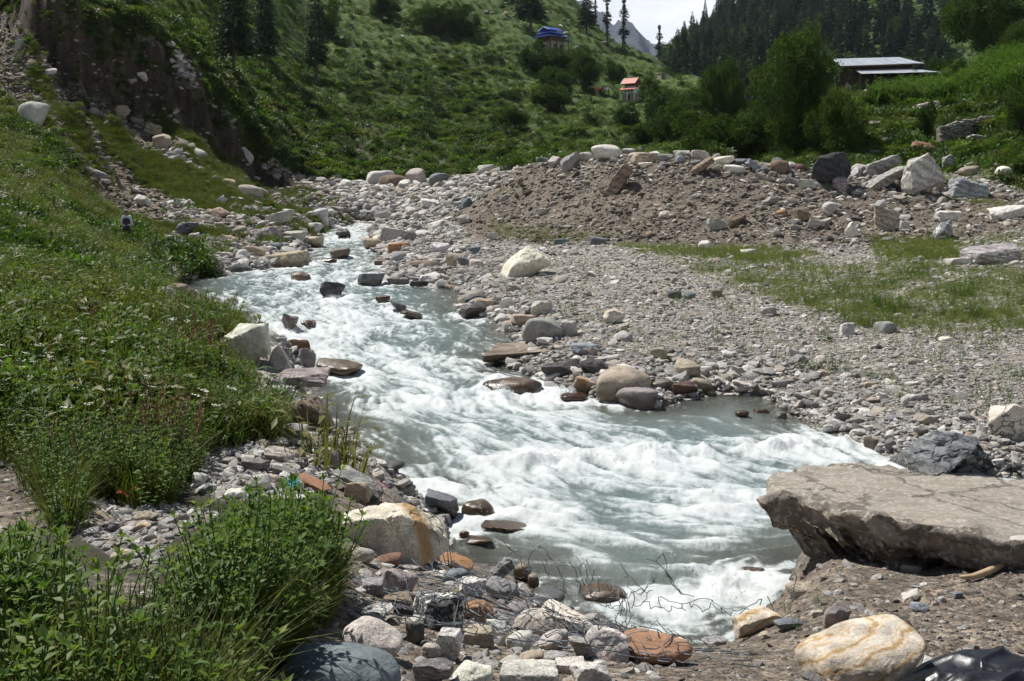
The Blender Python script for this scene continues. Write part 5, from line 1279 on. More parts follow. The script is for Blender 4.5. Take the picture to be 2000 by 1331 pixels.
def green(name, label, weight, n, protos, s0, s1, seed, tilt=.15, vis=True, sy=1.0, sink=.02, px=None, clear=0, lump=0):
    rs = np.random.RandomState(seed); P, px_ = scatter_pts(weight, n, rs, vis)
    S = rs.uniform(s0, s1, n)
    if lump: S = S * (1 - lump + 2 * lump * sstep(-.35, .35, fbm(P[:, 0] * .75, P[:, 1] * .5, 19.0, 3)))
    if px: S = np.clip(S, px[0] * P[:, 1] / F, px[1] * P[:, 1] / F)
    rot = np.stack([rs.normal(0, tilt, n), rs.normal(0, tilt, n), rs.uniform(0, 6.283, n)], 1)
    if clear:
        ht = clear * S; k_ = np.ones(n, bool)
        for f_ in (.25, .6, .95):
          for lat in ((-.06, .06) if f_ < .5 else (-.2, 0, .2)):
            qpx = px_of(P[:, 0] + lat, P[:, 1]); qpy = py_of(P[:, 2] + ht * f_, P[:, 1])
            for h_ in HOLES: k_ &= ~(in_poly(h_, qpx, qpy) & (P[:, 1] < 11.5))
            for (x0_, x1_, y0_, y1_, Ys_) in SHOWN: k_ &= ~((qpx > x0_) & (qpx < x1_) & (qpy > y0_) & (qpy < y1_) & (P[:, 1] < Ys_ + .3))
        P, S, rot = P[k_], S[k_], rot[k_]; n = len(S)
    P[:, 2] -= sink * S
    return node_scatter(name, P, rot, np.stack([S, S, S * rs.uniform(.75, 1.15, n) * sy], 1), rs.randint(0, len(protos), n), protos, label)
SHOWN = [(s.px - .42 * s.pxw, s.px + .42 * s.pxw, s.by - .95 * s.hp, s.by - .22 * s.hp, s.Yh) for s in PLACED if s.px < 760 and s.Yh < 60]
veg_near = Zveg * (Yg < 13.5) * (SDn > .1)
front = np.maximum(soft([(300,1060),(560,990),(680,1040),(705,1110),(690,1210),(600,1275),(520,1345),(-200,1400),(-200,1060),(150,1040)], PXb, PYg, 18), soft([(30,760),(380,780),(400,900),(330,980),(150,960),(20,880)], PXb, PYg, 25)) * Zveg * (Yg < 13.5)
mixd = sstep(-.2, .2, fbm(Xg * .9, Yg * .9, 91.0, 3))
green('herbs', 'dense green leafy herbs on the near left bank', front * (.35 + .65 * mixd) + .25 * veg_near, 7000, P_HERB, .45, .92, 31, .16, False, clear=.6)
gr_near = veg_near * (1 - .6 * front)
green('grass', 'long green grass among the herbs of the left bank', gr_near + .25 * front, 6500, P_GRASS, .5, 1.05, 32, .15, False, clear=.5)
veg_mid = Zveg * (1 - .8 * gap) * (Yg > 10) * (Yg < 95)
edge = sstep(1.6, .25, SDn) * (SDn > .05) * (Yg < 36) * (PXg < 720) * (Yg > 9)
green('meadow', 'long grass and weeds covering the left slope', np.clip(veg_mid + edge * Zveg, 0, 1.5), 24000, P_MEADOW, .42, 1.15, 33, .25, True, 1.0, .05, clear=.5, lump=.4)
green('meadow_herbs', 'leafy weeds in the meadow of the left slope', veg_mid * (Yg < 40) * (.2 + mixd), 8000, P_HERB, .55, 1.1, 34, .2, True, clear=.6, lump=.3)
drk = sstep(.02, .3, fbm((Xg + .6 * Yg) * .22, (Yg - .5 * Xg) * .07, 23.0, 3))
green('meadow_scrub', 'darker scrub patches in the left meadow', veg_mid * (Yg > 16) * drk, 3200, [P_CLUMP[0], P_CLUMP[2], P_CLUMP[3]], .35, 1.0, 35, .2, clear=.8)
fl_ = Zveg * (Yg > 9) * (Yg < 60) * (.25 + sstep(-.1, .35, fbm(Xg * .5, Yg * .35, 52.0, 3)))
dkb = soft([(0,640),(130,650),(260,690),(330,760),(360,860),(250,900),(100,860),(0,800)], PXb, PYg, 30) * Zveg * (Yg > 8) * (Yg < 22)
green('dark_bushes', 'dark leafy bushes in the near meadow', dkb * sstep(-.1, .25, fbm(Xg, Yg * .8, 29.0, 3)), 260, P_DKB, .4, .75, 49, .2, clear=.8)
green('white_flowers', 'white umbel flowers dotted over the meadow', fl_, 150, P_UMBEL, .65, 1.0, 36, .15, clear=.8)
dk_ = Zveg * (Yg > 8.5) * (Yg < 40) * sstep(0, .4, fbm(Xg * .6, Yg * .4, 62.0, 3)) + 2.5 * soft([(400,590),(490,640),(450,800),(420,780),(330,700)], PXb, PYg, 20) * (Yg < 30) * Zveg
green('dock_stalks', 'reddish brown seed stalks among the meadow weeds', dk_, 420, P_DOCK, .6, .95, 37, .15, clear=.95)
# weeds in the gravel and on the bank
green('bar_grass', 'thin grass growing through the gravel of the bar', Zgrassr * (SDn > 1) + .03 * bar * (SDn > 1.5), 5600, P_BARG, .3, .62, 38, .25)
green('bar_weeds', 'small leafy weeds on the gravel bar', (Zgrassr * .6 + .05 * bar) * (SDn > 1) * sstep(0, .3, fbm(Xg * .8, Yg * .8, 15.0, 3)), 900, P_HERB, .3, .75, 39, .2)
strip = soft([(1200,478),(1300,482),(1500,486),(1600,498),(1500,512),(1350,500),(1250,494)], PXg, PYg + 4 * n2, 5) * (Yg < 60) + soft([(940,430),(1040,450),(1200,462),(1180,474),(1050,474),(960,462)], PXb, PYg, 10) * (Yg < 66) * .35 + soft([(1700,470),(1860,470),(1870,500),(1720,505)], PXb, PYg, 12) * (Yg < 60)
green('strip_grass', 'bright grass strip along the foot of the gravel bank', strip, 3000, P_BARG, .4, .75, 40, .25)
sh2 = ((PXg > 1840) * (PYg > 300) * (PYg < 420) * (Yg < 75) + .05 * Zberm) * sstep(-.05, .3, n1 + .5 * n2)
green('bank_grass', 'grass patches between the boulders at the right end of the bank', sh2, 1600, P_BARG, .4, .9, 41, .25)
green('slope_grass', 'grass strips between the gullies of the left slope', tg * (Ztalus > .2), 9500, P_GRASS, .7, 1.5, 42, .3)
green('slope_weeds', 'low weeds on the gullied left slope', (tg + .10 * Ztalus), 2000, [P_CLUMP[1], P_CLUMP[3]], .2, .55, 43, .25)
hill = Zhill * (PYg < 372) * (PYg > -60)
hd = sstep(-.25, .25, n1 * .8 + n3 * .8)
green('hill_grass', 'rough grass on the green hillsides', hill * (Yg < 420), 20000, P_HILL, .9, 2.0, 44, .3, True, .8, .1, (5, 22))
hsw = hill * (sstep(.05, .32, n1 + .5 * n3) + .10) * (1 + 2.2 * ((PXg < 1010) & (PYg > 110)))
green('hill_scrub', 'dark scrub spread over the green hillsides', hsw * (Yg < 420), 6000, P_CLUMP, .5, 1.9, 45, .25, True, .9, .15, (8, 34))
cl_top = np.exp(-((Yg - CLIFFY - .8) / 1.4) ** 2) * (PXg < 600)
green('cliff_scrub', 'scrub and grass hanging over the top of the eroded cliff', cl_top + .0, 700, [P_CLUMP[0], P_CLUMP[1], P_CLUMP[3]], .35, 1.0, 47, .5)
green('cliff_weeds', 'weeds clinging to ledges of the eroded cliff', Zscar * sstep(.15, .4, n2), 260, [P_CLUMP[1], P_CLUMP[3]], .2, .5, 48, .4)
green('maize', 'field of tall maize on the right terrace', Zfield, 2600, [proto('maize_plant', (lambda r: [[g := Leaves()], [g.blade((0,0,0),(math.cos(a_),math.sin(a_),0), r.uniform(1.4,2.3), .10, r.uniform(.2,.8), r.uniform(0,1)) for a_ in r.uniform(0,6.28,9)], [g.leaf((0,0,h_),(math.cos(h_*9),math.sin(h_*9),.7),.75,.10,.45,r.uniform(0,1)) for h_ in r.uniform(.5,1.8,9)], g][-1])(np.random.RandomState(k_)).mesh('maize_plant', []), M_MAIZE) for k_ in range(3)], 1.0, 1.35, 46, .1)
# ------------------------------------------------------------------ the forested mountain on the right and the far peaks
SIL = np.array([(1180,330),(1296,215),(1312,150),(1330,112),(1360,84),(1400,56),(1450,28),(1500,0),(1560,-36),(1650,-80),(1800,-140),(2000,-210),(2450,-300)], float)
mpx = np.linspace(1200, 2450, 150); mY = np.linspace(330, 900, 120)
MP, MY = np.meshgrid(mpx, mY, indexing='ij')
ms = np.interp(MP, SIL[:, 0], SIL[:, 1]); mt = np.clip((MY - 330) / (820 - 330), 0, 1.3)
MPY = 290 + (ms - 290) * np.where(mt < 1, mt ** .9, 1 - (mt - 1) * .8)
MX = (MP - 1000) / F * MY; MZ = CAMZ - (MPY - HOR) / F * MY
mn = fbm(MX * .012, MY * .012, 5.0, 4); MZ = MZ + mn * 14 * sstep(1.05, .7, mt) + fbm(MX * .05, MY * .05, 8.0, 3) * 3
mi_ = np.arange(MP.size).reshape(MP.shape)
mm_ = mesh_from('mountain', np.stack([MX, MY, MZ], -1).reshape(-1, 3), np.stack([mi_[:-1, :-1], mi_[1:, :-1], mi_[1:, 1:], mi_[:-1, 1:]], -1).reshape(-1, 4))
mc = lerp(lerp(c(.030,.060,.014), c(.070,.115,.026), sstep(-.25, .3, fbm(MX * .03, MY * .03, 3.0, 4))), c(.12,.105,.085), sstep(.35, .5, fbm(MX * .04, MY * .04, 13.0, 4)) * .7)
attr(mm_, 'col', np.concatenate([mc, np.ones(mc.shape[:2] + (1,))], -1).reshape(-1, 4), 'FLOAT_COLOR'); attr(mm_, 'wet', np.zeros(MP.size)); attr(mm_, 'stony', np.zeros(MP.size))
link('mountain', mm_, MAT_GROUND, kind='structure')
def mhit(px, py):
    i = int(np.clip(round((px - 1200) / 1250 * 149), 0, 149)); col = HOR - F * (MZ[i] - CAMZ) / mY
    k_ = np.nonzero(col <= py)[0]; return None if len(k_) == 0 else (float(mY[k_[0]]), float(MZ[i, k_[0]]))
b = NB('haze_tinted_rock'); ge = b.n('ShaderNodeNewGeometry'); fn = b.noise(ge.outputs['Position'], .012, 8, .65)
M_FAR = b.done(b.bsdf(Base_Color=b.ramp(fn.outputs['Fac'], [(.3, (.045,.060,.080)), (.6, (.075,.095,.120)), (.8, (.13,.15,.175))]), Roughness=1.0, Normal=b.bump(fn.outputs['Fac'], 1.0, 40.0)))  # blue of the distant haze is tinted into the rock colour
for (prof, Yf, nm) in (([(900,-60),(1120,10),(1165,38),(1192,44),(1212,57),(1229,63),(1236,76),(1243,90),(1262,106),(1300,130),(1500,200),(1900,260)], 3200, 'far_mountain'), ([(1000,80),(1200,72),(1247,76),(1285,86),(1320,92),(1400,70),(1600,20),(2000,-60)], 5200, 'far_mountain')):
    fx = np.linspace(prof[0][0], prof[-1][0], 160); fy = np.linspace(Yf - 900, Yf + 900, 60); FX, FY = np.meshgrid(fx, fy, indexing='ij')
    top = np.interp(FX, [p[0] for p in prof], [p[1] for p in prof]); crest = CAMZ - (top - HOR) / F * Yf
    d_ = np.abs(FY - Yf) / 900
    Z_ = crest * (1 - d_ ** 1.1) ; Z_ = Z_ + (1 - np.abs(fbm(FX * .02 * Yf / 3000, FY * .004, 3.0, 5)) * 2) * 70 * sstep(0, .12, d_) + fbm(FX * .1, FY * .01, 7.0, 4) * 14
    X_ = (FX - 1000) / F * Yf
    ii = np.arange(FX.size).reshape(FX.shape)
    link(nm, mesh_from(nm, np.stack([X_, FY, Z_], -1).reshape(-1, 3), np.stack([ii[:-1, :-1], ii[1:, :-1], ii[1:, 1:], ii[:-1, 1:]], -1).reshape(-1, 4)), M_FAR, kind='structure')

# ------------------------------------------------------------------ trees
def tube_path(P, R, n=6):
    P = np.asarray(P, float); V = []; Fc = []
    for i in range(len(P)):
        t = P[min(i + 1, len(P) - 1)] - P[max(i - 1, 0)]; t = t / (np.linalg.norm(t) + 1e-9)
        a = np.cross(t, [.31, .95, .05]); a /= np.linalg.norm(a) + 1e-9; bq = np.cross(t, a)
        for k_ in range(n): V.append(P[i] + R[i] * (a * math.cos(6.283 * k_ / n) + bq * math.sin(6.283 * k_ / n)))
    for i in range(len(P) - 1):
        for k_ in range(n): Fc.append((i * n + k_, i * n + (k_ + 1) % n, (i + 1) * n + (k_ + 1) % n, (i + 1) * n + k_))
    return np.array(V), np.array(Fc)
def tubes_mesh(name, paths, n=6):
    Vs, Fs, o = [], [], 0
    for P, R in paths:
        v, f = tube_path(P, R, n); Vs.append(v); Fs.append(f + o); o += len(v)
    return mesh_from(name, np.concatenate(Vs), np.concatenate(Fs))
def conifer_meshes(seed, slim=.16, dens=1.0, gaps=0.0, low=.12, clumpy=False, br=10, us=4, cs=1.0):
    rs = np.random.RandomState(seed); g = Leaves()            # unit height 1
    nw = int(46 * dens)
    for w_ in range(nw):
        f = low + (1 - low) * (w_ / nw); 
        if rs.rand() < gaps: continue
        rr = slim * ((1 - f) ** .75 if not clumpy else (.55 + .45 * math.sin(f * 23 + seed)) * (1 - f ** 4) * .9 + .12)
        for q_ in range(br):
            an = rs.uniform(0, 6.28); L_ = rr * rs.uniform(.55, 1.15)
            for u_ in range(us):
                t_ = .2 + .8 * (u_ + rs.rand() * .6) / us; p_ = np.array([math.cos(an) * L_ * t_, math.sin(an) * L_ * t_, f - .10 * L_ * t_ * 2 + rs.normal() * .004])
                a2 = an + rs.normal() * .5
                g.card(p_, (math.cos(a2), math.sin(a2), -.25 + rs.normal() * .3), max(L_ * .7 * cs, .018 * cs), max(L_ * .36 * cs, .011 * cs), rs.uniform(0, 1), rs)
    tr = tubes_mesh('trunk', [([(0,0,-.03),(0.004,0,.3),(0,.003,.7),(0,0,.98)], [.017,.013,.008,.002])])
    return g.mesh('crown', [M_NEEDLE]), tr
def broad_meshes(seed, n=5200, spread=1.0, trunk=.25, lf=.055):
    rs = np.random.RandomState(seed); g = Leaves()            # unit height 1, crown radius ~ .45*spread
    nl = 19; C_ = []
    for i in range(nl):
        a = rs.uniform(0, 6.28); r_ = rs.uniform(.05, .34) * spread; z_ = rs.uniform(trunk + .06, .84) ; r_ *= (1.2 - abs(z_ - .42) * 1.3)
        C_.append((math.cos(a) * r_, math.sin(a) * r_, z_))
    C_ = np.array(C_); rad = rs.uniform(.13, .22, nl) * (.6 + .4 * spread)
    ncl = 300; ci = rs.randint(0, nl, ncl); cd = rs.normal(size=(ncl, 3)); cd /= np.linalg.norm(cd, axis=1)[:, None]; ctone = rs.normal(0, .14, ncl)
    for k_ in range(n):
        q_ = rs.randint(ncl); i = ci[q_]; d = cd[q_] + rs.normal(size=3) * .26; d /= np.linalg.norm(d)
        # twigs: leaves sit in small sprays on the lobe's skin
        p_ = C_[i] + d * rad[i] * rs.uniform(.6, 1.12) * (1 + .25 * math.sin(d[0] * 9 + i) * math.sin(d[2] * 8 + 2 * i))
        d2 = d * .6 + rs.normal(size=3) * .6 + np.array([0, 0, .1]); L_ = lf * rs.uniform(.5, 1.2)
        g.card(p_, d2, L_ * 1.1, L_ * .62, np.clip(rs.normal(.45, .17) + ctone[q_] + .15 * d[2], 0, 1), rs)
    paths = [([(0,0,-.05),(.01,.0,trunk*.6),(.0,.01,trunk),(.01,.01,.6)], [.035,.027,.022,.008])]
    for i in range(nl): paths.append(([(0,.005,trunk * .9), C_[i] * .5 + np.array([0,0,trunk * .45]), C_[i]], [.014,.009,.003]))
    return g.mesh('crown', [M_LEAF]), tubes_mesh('trunk', paths)
CON = [conifer_meshes(200 + k_, s_, d_, g_, l_) for k_, (s_, d_, g_, l_) in enumerate([(.17,1,.08,.12),(.14,1,.15,.10),(.20,1.05,.05,.16),(.12,.9,.2,.14)])]
CONF = [conifer_meshes(220 + k_, s_, 1.5, g_, l_, False, 15, 8, .34) for k_, (s_, g_, l_) in enumerate([(.17,.08,.12),(.14,.12,.10),(.20,.08,.22),(.12,.15,.14)])]
SLIM = [conifer_meshes(300 + k_, .055, 1.2, .22, .16, True, 12, 5, .7) for k_ in range(3)]
BRO = [broad_meshes(400, 36000, 1.1, .10, .027), broad_meshes(401, 36000, 1.2, .08, .027), broad_meshes(402, 18000, 1.05, .08, .037), broad_meshes(403, 18000, 1.3, .06, .037)]
rst = np.random.RandomState(9)
def tree(name, cm, tm, X_, Y_, Z_, H_, wid, label, cat, group, mat=None):
    e = bpy.data.objects.new(name, None); SC.collection.objects.link(e); e.empty_display_size = .2
    e.location = (X_, Y_, Z_); e.scale = (wid, wid, H_); e.rotation_euler = (rst.normal() * .015, rst.normal() * .015, rst.uniform(0, 6.28))
    e['label'] = label; e['category'] = cat
    if group: e['group'] = group
    cr = bpy.data.objects.new('crown', cm); SC.collection.objects.link(cr); cr.parent = e
    tr = bpy.data.objects.new('trunk', tm); SC.collection.objects.link(tr); tr.parent = e
    if not tm.materials: tm.materials.append(M_BARK)
    return e
def at_px(px, by, Y_=None, Ymin=20):
    if Y_ is None: Y_ = hit(px, by, Ymin)
    if Y_ is None:
        ic = int(np.clip(round((px - PX0) / (PX1 - PX0) * (NC - 1)), 0, NC - 1)); jc = (gY > 60) & (gY < 470); Y_ = float(gY[jc][np.argmin(PYtop[ic][jc])])
    return (px - 1000) / F * Y_, Y_, float(samp(Zg, np.array([px], float), np.array([Y_]))[0])
CT = 'tall conifers on the left hillside'
for (px, by, top, wp, k_, lab) in [
  (457,165,-110,100,2,'big dark conifer with bare lower trunk on the upper left slope'),
  (518,132,-110,58,1,'narrow dark conifer between the two others on the upper left slope'),
  (617,160,-120,56,3,'slim dark conifer rightmost of the three on the upper left slope'),
  (1037,62,-70,80,2,'dark conifer standing right above the blue roofed house'),
  (1146,66,-40,46,0,'dense dark conifer right of the blue roofed house'),
  (1011,20,-90,60,0,'dark conifer on the hill left above the blue roofed house'),
  (760,30,-60,50,1,'dark conifer at the top edge left of the hill meadow')]:
    X_, Y_, Z_ = at_px(px, by); H_ = (by - top) * Y_ / F
    tree('conifer_tree', *CONF[k_], X_, Y_, Z_, H_, wp * Y_ / F / .34 * (.17 / [.17,.14,.20,.12][k_]) , lab, 'conifer', CT)
for (px, by, top, wp, k_, lab) in [
  (1163,36,-40,9,0,'thin lopped conifer leftmost of those on the ridge'),
  (1186,88,-60,17,1,'lopped columnar conifer second from left on the ridge'),
  (1218,102,-25,21,2,'tallest shaggy columnar conifer on the ridge against the cloud'),
  (1287,112,47,16,0,'small lone columnar conifer standing against the cloud on the ridge'),
  (1337,140,58,20,1,'columnar conifer in the notch between ridge and forested mountain')]:
    X_, Y_, Z_ = at_px(px, by); Z_ -= .5; H_ = CAMZ - (top - HOR) / F * Y_ - Z_
    tree('conifer_tree', *SLIM[k_], X_, Y_, Z_, H_, wp * Y_ / F / .105, lab, 'conifer', 'lopped conifers along the ridge')
BT = 'broadleaf trees around the valley houses'
for (px, by, top, wp, k_, Yo, lab) in [
  (1556,312,66,196,0,90,'largest dark broadleaf tree behind the gravel bank in front of the metal roofs'),
  (1640,318,148,160,1,84,'rounded broadleaf tree right in front of the largest dark tree'),
  (1440,312,200,180,1,96,'broadleaf tree left of the largest dark tree'),
  (1370,316,215,150,2,100,'green broadleaf tree behind the middle of the crest'),
  (1410,250,128,110,0,150,'dark rounded tree rising behind the trees left of the largest one'),
  (1320,300,185,150,3,150,'broad dark tree left of the valley tree group'),
  (1290,262,150,110,2,200,'dark broadleaf tree below the orange roofed house'),
  (1345,240,165,100,3,230,'dark broadleaf tree right of the orange roofed house'),
  (1255,296,235,70,2,150,'small bushy tree at the foot of the hill above the crest'),
  (1480,300,190,110,2,115,'broadleaf tree between the largest tree and the one to its left'),
  (1043,142,78,62,2,None,'rounded dark tree left of the walnut grove under the blue roofed house'),
  (1092,152,87,96,3,None,'leafy tree directly below the blue roofed house'),
  (1088,200,116,104,1,None,'walnut tree in the middle of the hillside grove'),
  (1146,172,108,84,0,None,'walnut tree at the right of the hillside grove'),
  (1130,140,85,64,2,None,'small walnut tree at the top right of the hillside grove'),
  (1075,222,160,90,3,None,'lower left tree of the hillside grove'),
  (1200,160,118,50,2,None,'small dark tree right of the hillside grove'),
  (1226,248,202,52,2,None,'dark tree just below the clothes line'),
  (990,262,200,90,3,None,'spreading tree on the lower hillside left of the grove'),
  (850,70,-10,110,1,None,'broad dark walnut tree high on the left hillside'),
  (905,72,10,80,2,None,'walnut tree right of the broad dark one high on the hillside'),
  (745,40,-20,70,3,None,'walnut tree at the top left of the hill meadow'),
  (228,92,-10,130,1,112,'bushy tree on the brink of the eroded cliff at top left'),
  (640,70,0,60,2,None,'small dark tree on the slope above the right gully'),
  (1935,135,-60,190,0,140,'big dark tree at the top right behind the maize'),
  (1990,160,20,120,1,120,'tree cut by the right edge above the maize'),
  (1838,172,108,80,3,140,'leafy bush tree right of the metal roofed house'),
  (1880,186,120,80,2,118,'leafy bush beside the maize field'),
  (1810,240,196,44,2,88,'small round bush tree on the slope below the maize'),
  (1990,240,165,80,3,70,'bush at the right edge above the dry stone wall'),
  (1775,180,135,50,3,128,'small tree beside the metal roofed house')]:
    X_, Y_, Z_ = at_px(px, by, Yo); H_ = (by - top) * Y_ / F
    if Yo: Z_ = min(Z_, CAMZ - (by - HOR) / F * Y_ + 1.0); H_ = CAMZ - (top - HOR) / F * Y_ - Z_
    tree('broadleaf_tree', *BRO[k_], X_, Y_, Z_, H_, wp * Y_ / F / (1.12 if k_ in (0, 2) else 1.22), lab, 'tree', BT)

MARKS = [(1080,75,'the blue roofed house'),(1238,175,'the orange roofed house'),(1174,178,'the metal roofed shed'),(457,110,'the big bare trunked conifer'),(520,70,'the narrow dark conifer'),(617,100,'the slim conifer of the three'),(445,175,'the silvery shrubs'),
 (767,345,'the white hill foot boulder'),(850,345,'the dark grey hill foot boulder'),(950,332,'the pale bank end boulder'),(1186,297,'the large white crest boulder'),(1090,170,'the walnut grove'),(1218,60,'the tallest ridge conifer'),(1287,90,'the lone ridge conifer'),
 (850,40,'the high broad walnut tree'),(1905,250,'the dry stone wall'),(1720,125,'the metal roofs'),(1572,150,'the largest broadleaf tree'),(1340,140,'the skyline gap'),(1410,180,'the dark rounded tree'),(990,230,'the lower spreading tree'),(560,350,'the foot of the eroded cliff'),(480,290,'the middle of the eroded cliff'),(690,260,'the bare earth patch'),(1500,10,'the top of the mountain'),(1800,222,'the maize field slab'),(745,20,'the top left walnut tree'),(1043,120,'the rounded grove tree'),(1137,40,'the conifer right of the blue house')]
LABELS = {}
def describe(px, py, size, noun, tail):
    order = sorted(MARKS, key=lambda m: (m[0] - px) ** 2 + (1.4 * (m[1] - py)) ** 2)
    cand = []
    for m in order[:8]:
        dx, dy = px - m[0], py - m[1]; d = math.hypot(dx, dy)
        way = ('right of' if dx > 0 else 'left of') if abs(dx) > 1.6 * abs(dy) else (('below' if dy > 0 else 'above') if abs(dy) > 1.6 * abs(dx) else ('below and ' if dy > 0 else 'above and ') + ('right of' if dx > 0 else 'left of'))
        far = 'close ' if d < 34 else ('' if d < 75 else 'some way ' if d < 130 else 'far ')
        t_ = f'{size} {noun} {far}{way} {m[2]}'
        if len(t_.split()) <= 16: cand.append(t_)
    for q_ in cand:
        if q_ not in LABELS: LABELS[q_] = 1; return q_
    LABELS[cand[0]] += 1; return cand[0]
# conifers of the mountain: the nearest and largest as trees, the rest as one wood
ZONES = [('on the dark left flank of the forested mountain', 1315, 1430), ('on the middle of the forested mountain', 1430, 1560), ('in the dark stand left above the metal roofs', 1560, 1660), ('in the meadow above the metal roofs', 1660, 1800), ('on the mountain right of the metal roofs', 1800, 1960)]
rows = [(1665,118,-30,44),(1722,112,-40,46),(1640,112,30,30),(1690,60,-30,26),(1745,60,-40,36),(1768,105,20,36),(1790,112,40,36),(1826,100,30,48),(1700,112,70,22),(1655,70,-20,30),(1730,90,30,26),(1600,100,10,36),(1580,60,-30,32),(1620,70,-20,34),(1545,80,0,30),(1850,60,-20,36),(1812,60,-30,34),(1775,50,-30,28)]
used_l = {}
def mount_tree(px, by, top, wp, k_, lab, grp):
    h_ = mhit(px, by)
    if h_ is None: return
    Y_, Z_ = h_; X_ = (px - 1000) / F * Y_
    tree('conifer_tree', *CON[k_], X_, Y_, Z_ - .5, max((by - top) * Y_ / F, 8), wp * Y_ / F / .34 * (.17 / [.17,.14,.20,.12][k_]), lab, 'conifer', grp)
names_ = ['tall dark conifer left of the two tallest directly above the metal roofs','tallest dark conifer above the right half of the metal roofs','small conifer at the left end of the metal roof ridge','dark conifer high between the two tallest above the roofs','dark conifer up the slope right of the tallest one above the roofs','conifer above the right end of the metal roof ridge','conifer just right of the metal roof ridge','broad dark conifer right of the metal roofed house','young conifer between the two tallest above the roofs','conifer close left of the two tallest above the roofs','slender conifer in front of the tallest one above the roofs','conifer above the crown of the largest broadleaf tree','dark conifer at the top edge above the largest broadleaf tree','conifer up the slope left of the metal roof ridge','conifer left of those above the largest broadleaf tree','conifer at the top edge right of the metal roofs','conifer at the top edge above the right end of the roofs','slim conifer at the top edge above the roof end']
for i, (px, by, top, wp) in enumerate(rows): mount_tree(px, by, top, wp, i % 4, names_[i], 'conifers above the metal roofed house')
cnt = 0; tries = 0
while cnt < 96 and tries < 3000:
    tries += 1
    px = rst.uniform(1315, 1960); py = rst.uniform(-30, 230)
    s_ = np.interp(px, SIL[:, 0], SIL[:, 1])
    if py < s_ + 2: continue
    if px > 1640 and rst.rand() < .9: continue
    if px > 1640 and py > 110: continue
    h_ = mhit(px, py)
    if h_ is None: continue
    Y_ = h_[0]; hp = rst.uniform(20, 34) * F / Y_
    z_ = [z for z in ZONES if z[1] <= px <= z[2]][0]
    mount_tree(px, py, py - hp, hp * rst.uniform(.22, .34), rst.randint(4), describe(px, py - hp * .5, 'tall' if hp > F * 28 / Y_ else 'mid sized' if hp > F * 24 / Y_ else 'short', 'forest conifer', z_[0]), 'conifers ' + z_[0]); cnt += 1
nW = 2000
wi = rst.randint(0, 150, nW * 3); wj = rst.randint(8, 112, nW * 3)
wp_ = MP[wi, wj]; wpy = HOR - F * (MZ[wi, wj] - CAMZ) / MY[wi, wj]
ok_ = (wp_ > 1300) & ((wp_ < 1610) | (rst.rand(nW * 3) < .07)) & (wpy > -130); wi, wj = wi[ok_][:nW], wj[ok_][:nW]
wpts = np.stack([MX[wi, wj] + rst.uniform(-3, 3, len(wi)), MY[wi, wj] + rst.uniform(-3, 3, len(wi)), MZ[wi, wj] - .5], 1)
WP = []
for k_ in range(4):
    o_ = bpy.data.objects.new('wood_tree', CON[k_][0]); WP.append(o_)
for k_ in (2, 3): WP.append(bpy.data.objects.new('wood_tree', BRO[k_][0]))
hh_ = np.clip(np.exp(rst.normal(math.log(18), .35, len(wi))), 7, 36)
node_scatter('forest', wpts, np.stack([0 * hh_, 0 * hh_, rst.uniform(0, 6.28, len(wi))], 1), np.stack([hh_ * (ww_ := rst.uniform(.6, 1.25, len(wi))), hh_ * ww_, hh_ * np.where((pk_ := rst.choice(6, len(wi), p=[.22,.22,.2,.14,.11,.11])) > 3, .6, 1)], 1), pk_, WP, 'dark conifer forest covering the mountain on the right')

mgi = rst.randint(0, 150, 9000); mgj = rst.randint(4, 118, 9000); mok = (MP[mgi, mgj] > 1420); mgi, mgj = mgi[mok], mgj[mok]; nm_ = len(mgi); ms_ = rst.uniform(.8, 3.2, nm_)
node_scatter('mountain_scrub', np.stack([MX[mgi, mgj] + rst.uniform(-4, 4, nm_), MY[mgi, mgj] + rst.uniform(-3, 3, nm_), MZ[mgi, mgj] - .2], 1), np.stack([rst.normal(0, .2, nm_), rst.normal(0, .2, nm_), rst.uniform(0, 6, nm_)], 1), np.stack([ms_ * 1.5, ms_ * 1.5, ms_], 1), rst.randint(0, 4, nm_), P_CLUMP, 'scrub and tall herbs on the mountain meadow')
# shrubs one can tell apart on the slopes
SHR = [shrub(np.random.RandomState(500 + k_), 1.0, 620, .13, .8, 7).mesh('leaves', [M_SHRUB]) for k_ in range(4)] + [shrub(np.random.RandomState(510 + k_), 1.0, 520, .12, .9, 6).mesh('leaves', [M_SILVER]) for k_ in range(1)]
STM = tubes_mesh('stem', [([(0,0,-.1),(.05 * math.cos(a_), .05 * math.sin(a_), .25), (.25 * math.cos(a_), .25 * math.sin(a_), .6)], [.03,.022,.008]) for a_ in (0.3, 1.9, 3.4, 5.0)]); STM.materials.append(M_BARK)
def bush(px, by, wp, hp, k_, label, group, Yo=None):
    X_, Y_, Z_ = at_px(px, by, Yo)
    e = bpy.data.objects.new('shrub', None); SC.collection.objects.link(e); e.location = (X_, Y_, Z_ - .1); r_ = wp * Y_ / F / 2
    e.scale = (r_, r_, hp * Y_ / F); e.rotation_euler = (0, 0, rst.uniform(0, 6.28)); e['label'] = label; e['category'] = 'shrub'
    if group: e['group'] = group
    for nm, me in (('leaves', SHR[k_]), ('stem', STM)):
        o_ = bpy.data.objects.new(nm, me); SC.collection.objects.link(o_); o_.parent = e
bush(418,148,46,34,4,'silvery leaved shrub at the brink of the eroded cliff','silvery shrubs by the cliff')
bush(447,178,50,40,4,'larger silvery leaved shrub below the first one by the cliff','silvery shrubs by the cliff')
bush(470,206,40,34,4,'silvery shrub lowest of those along the cliff edge','silvery shrubs by the cliff')
bush(305,62,34,22,4,'small silvery shrub high on the cliff edge at top left','silvery shrubs by the cliff')
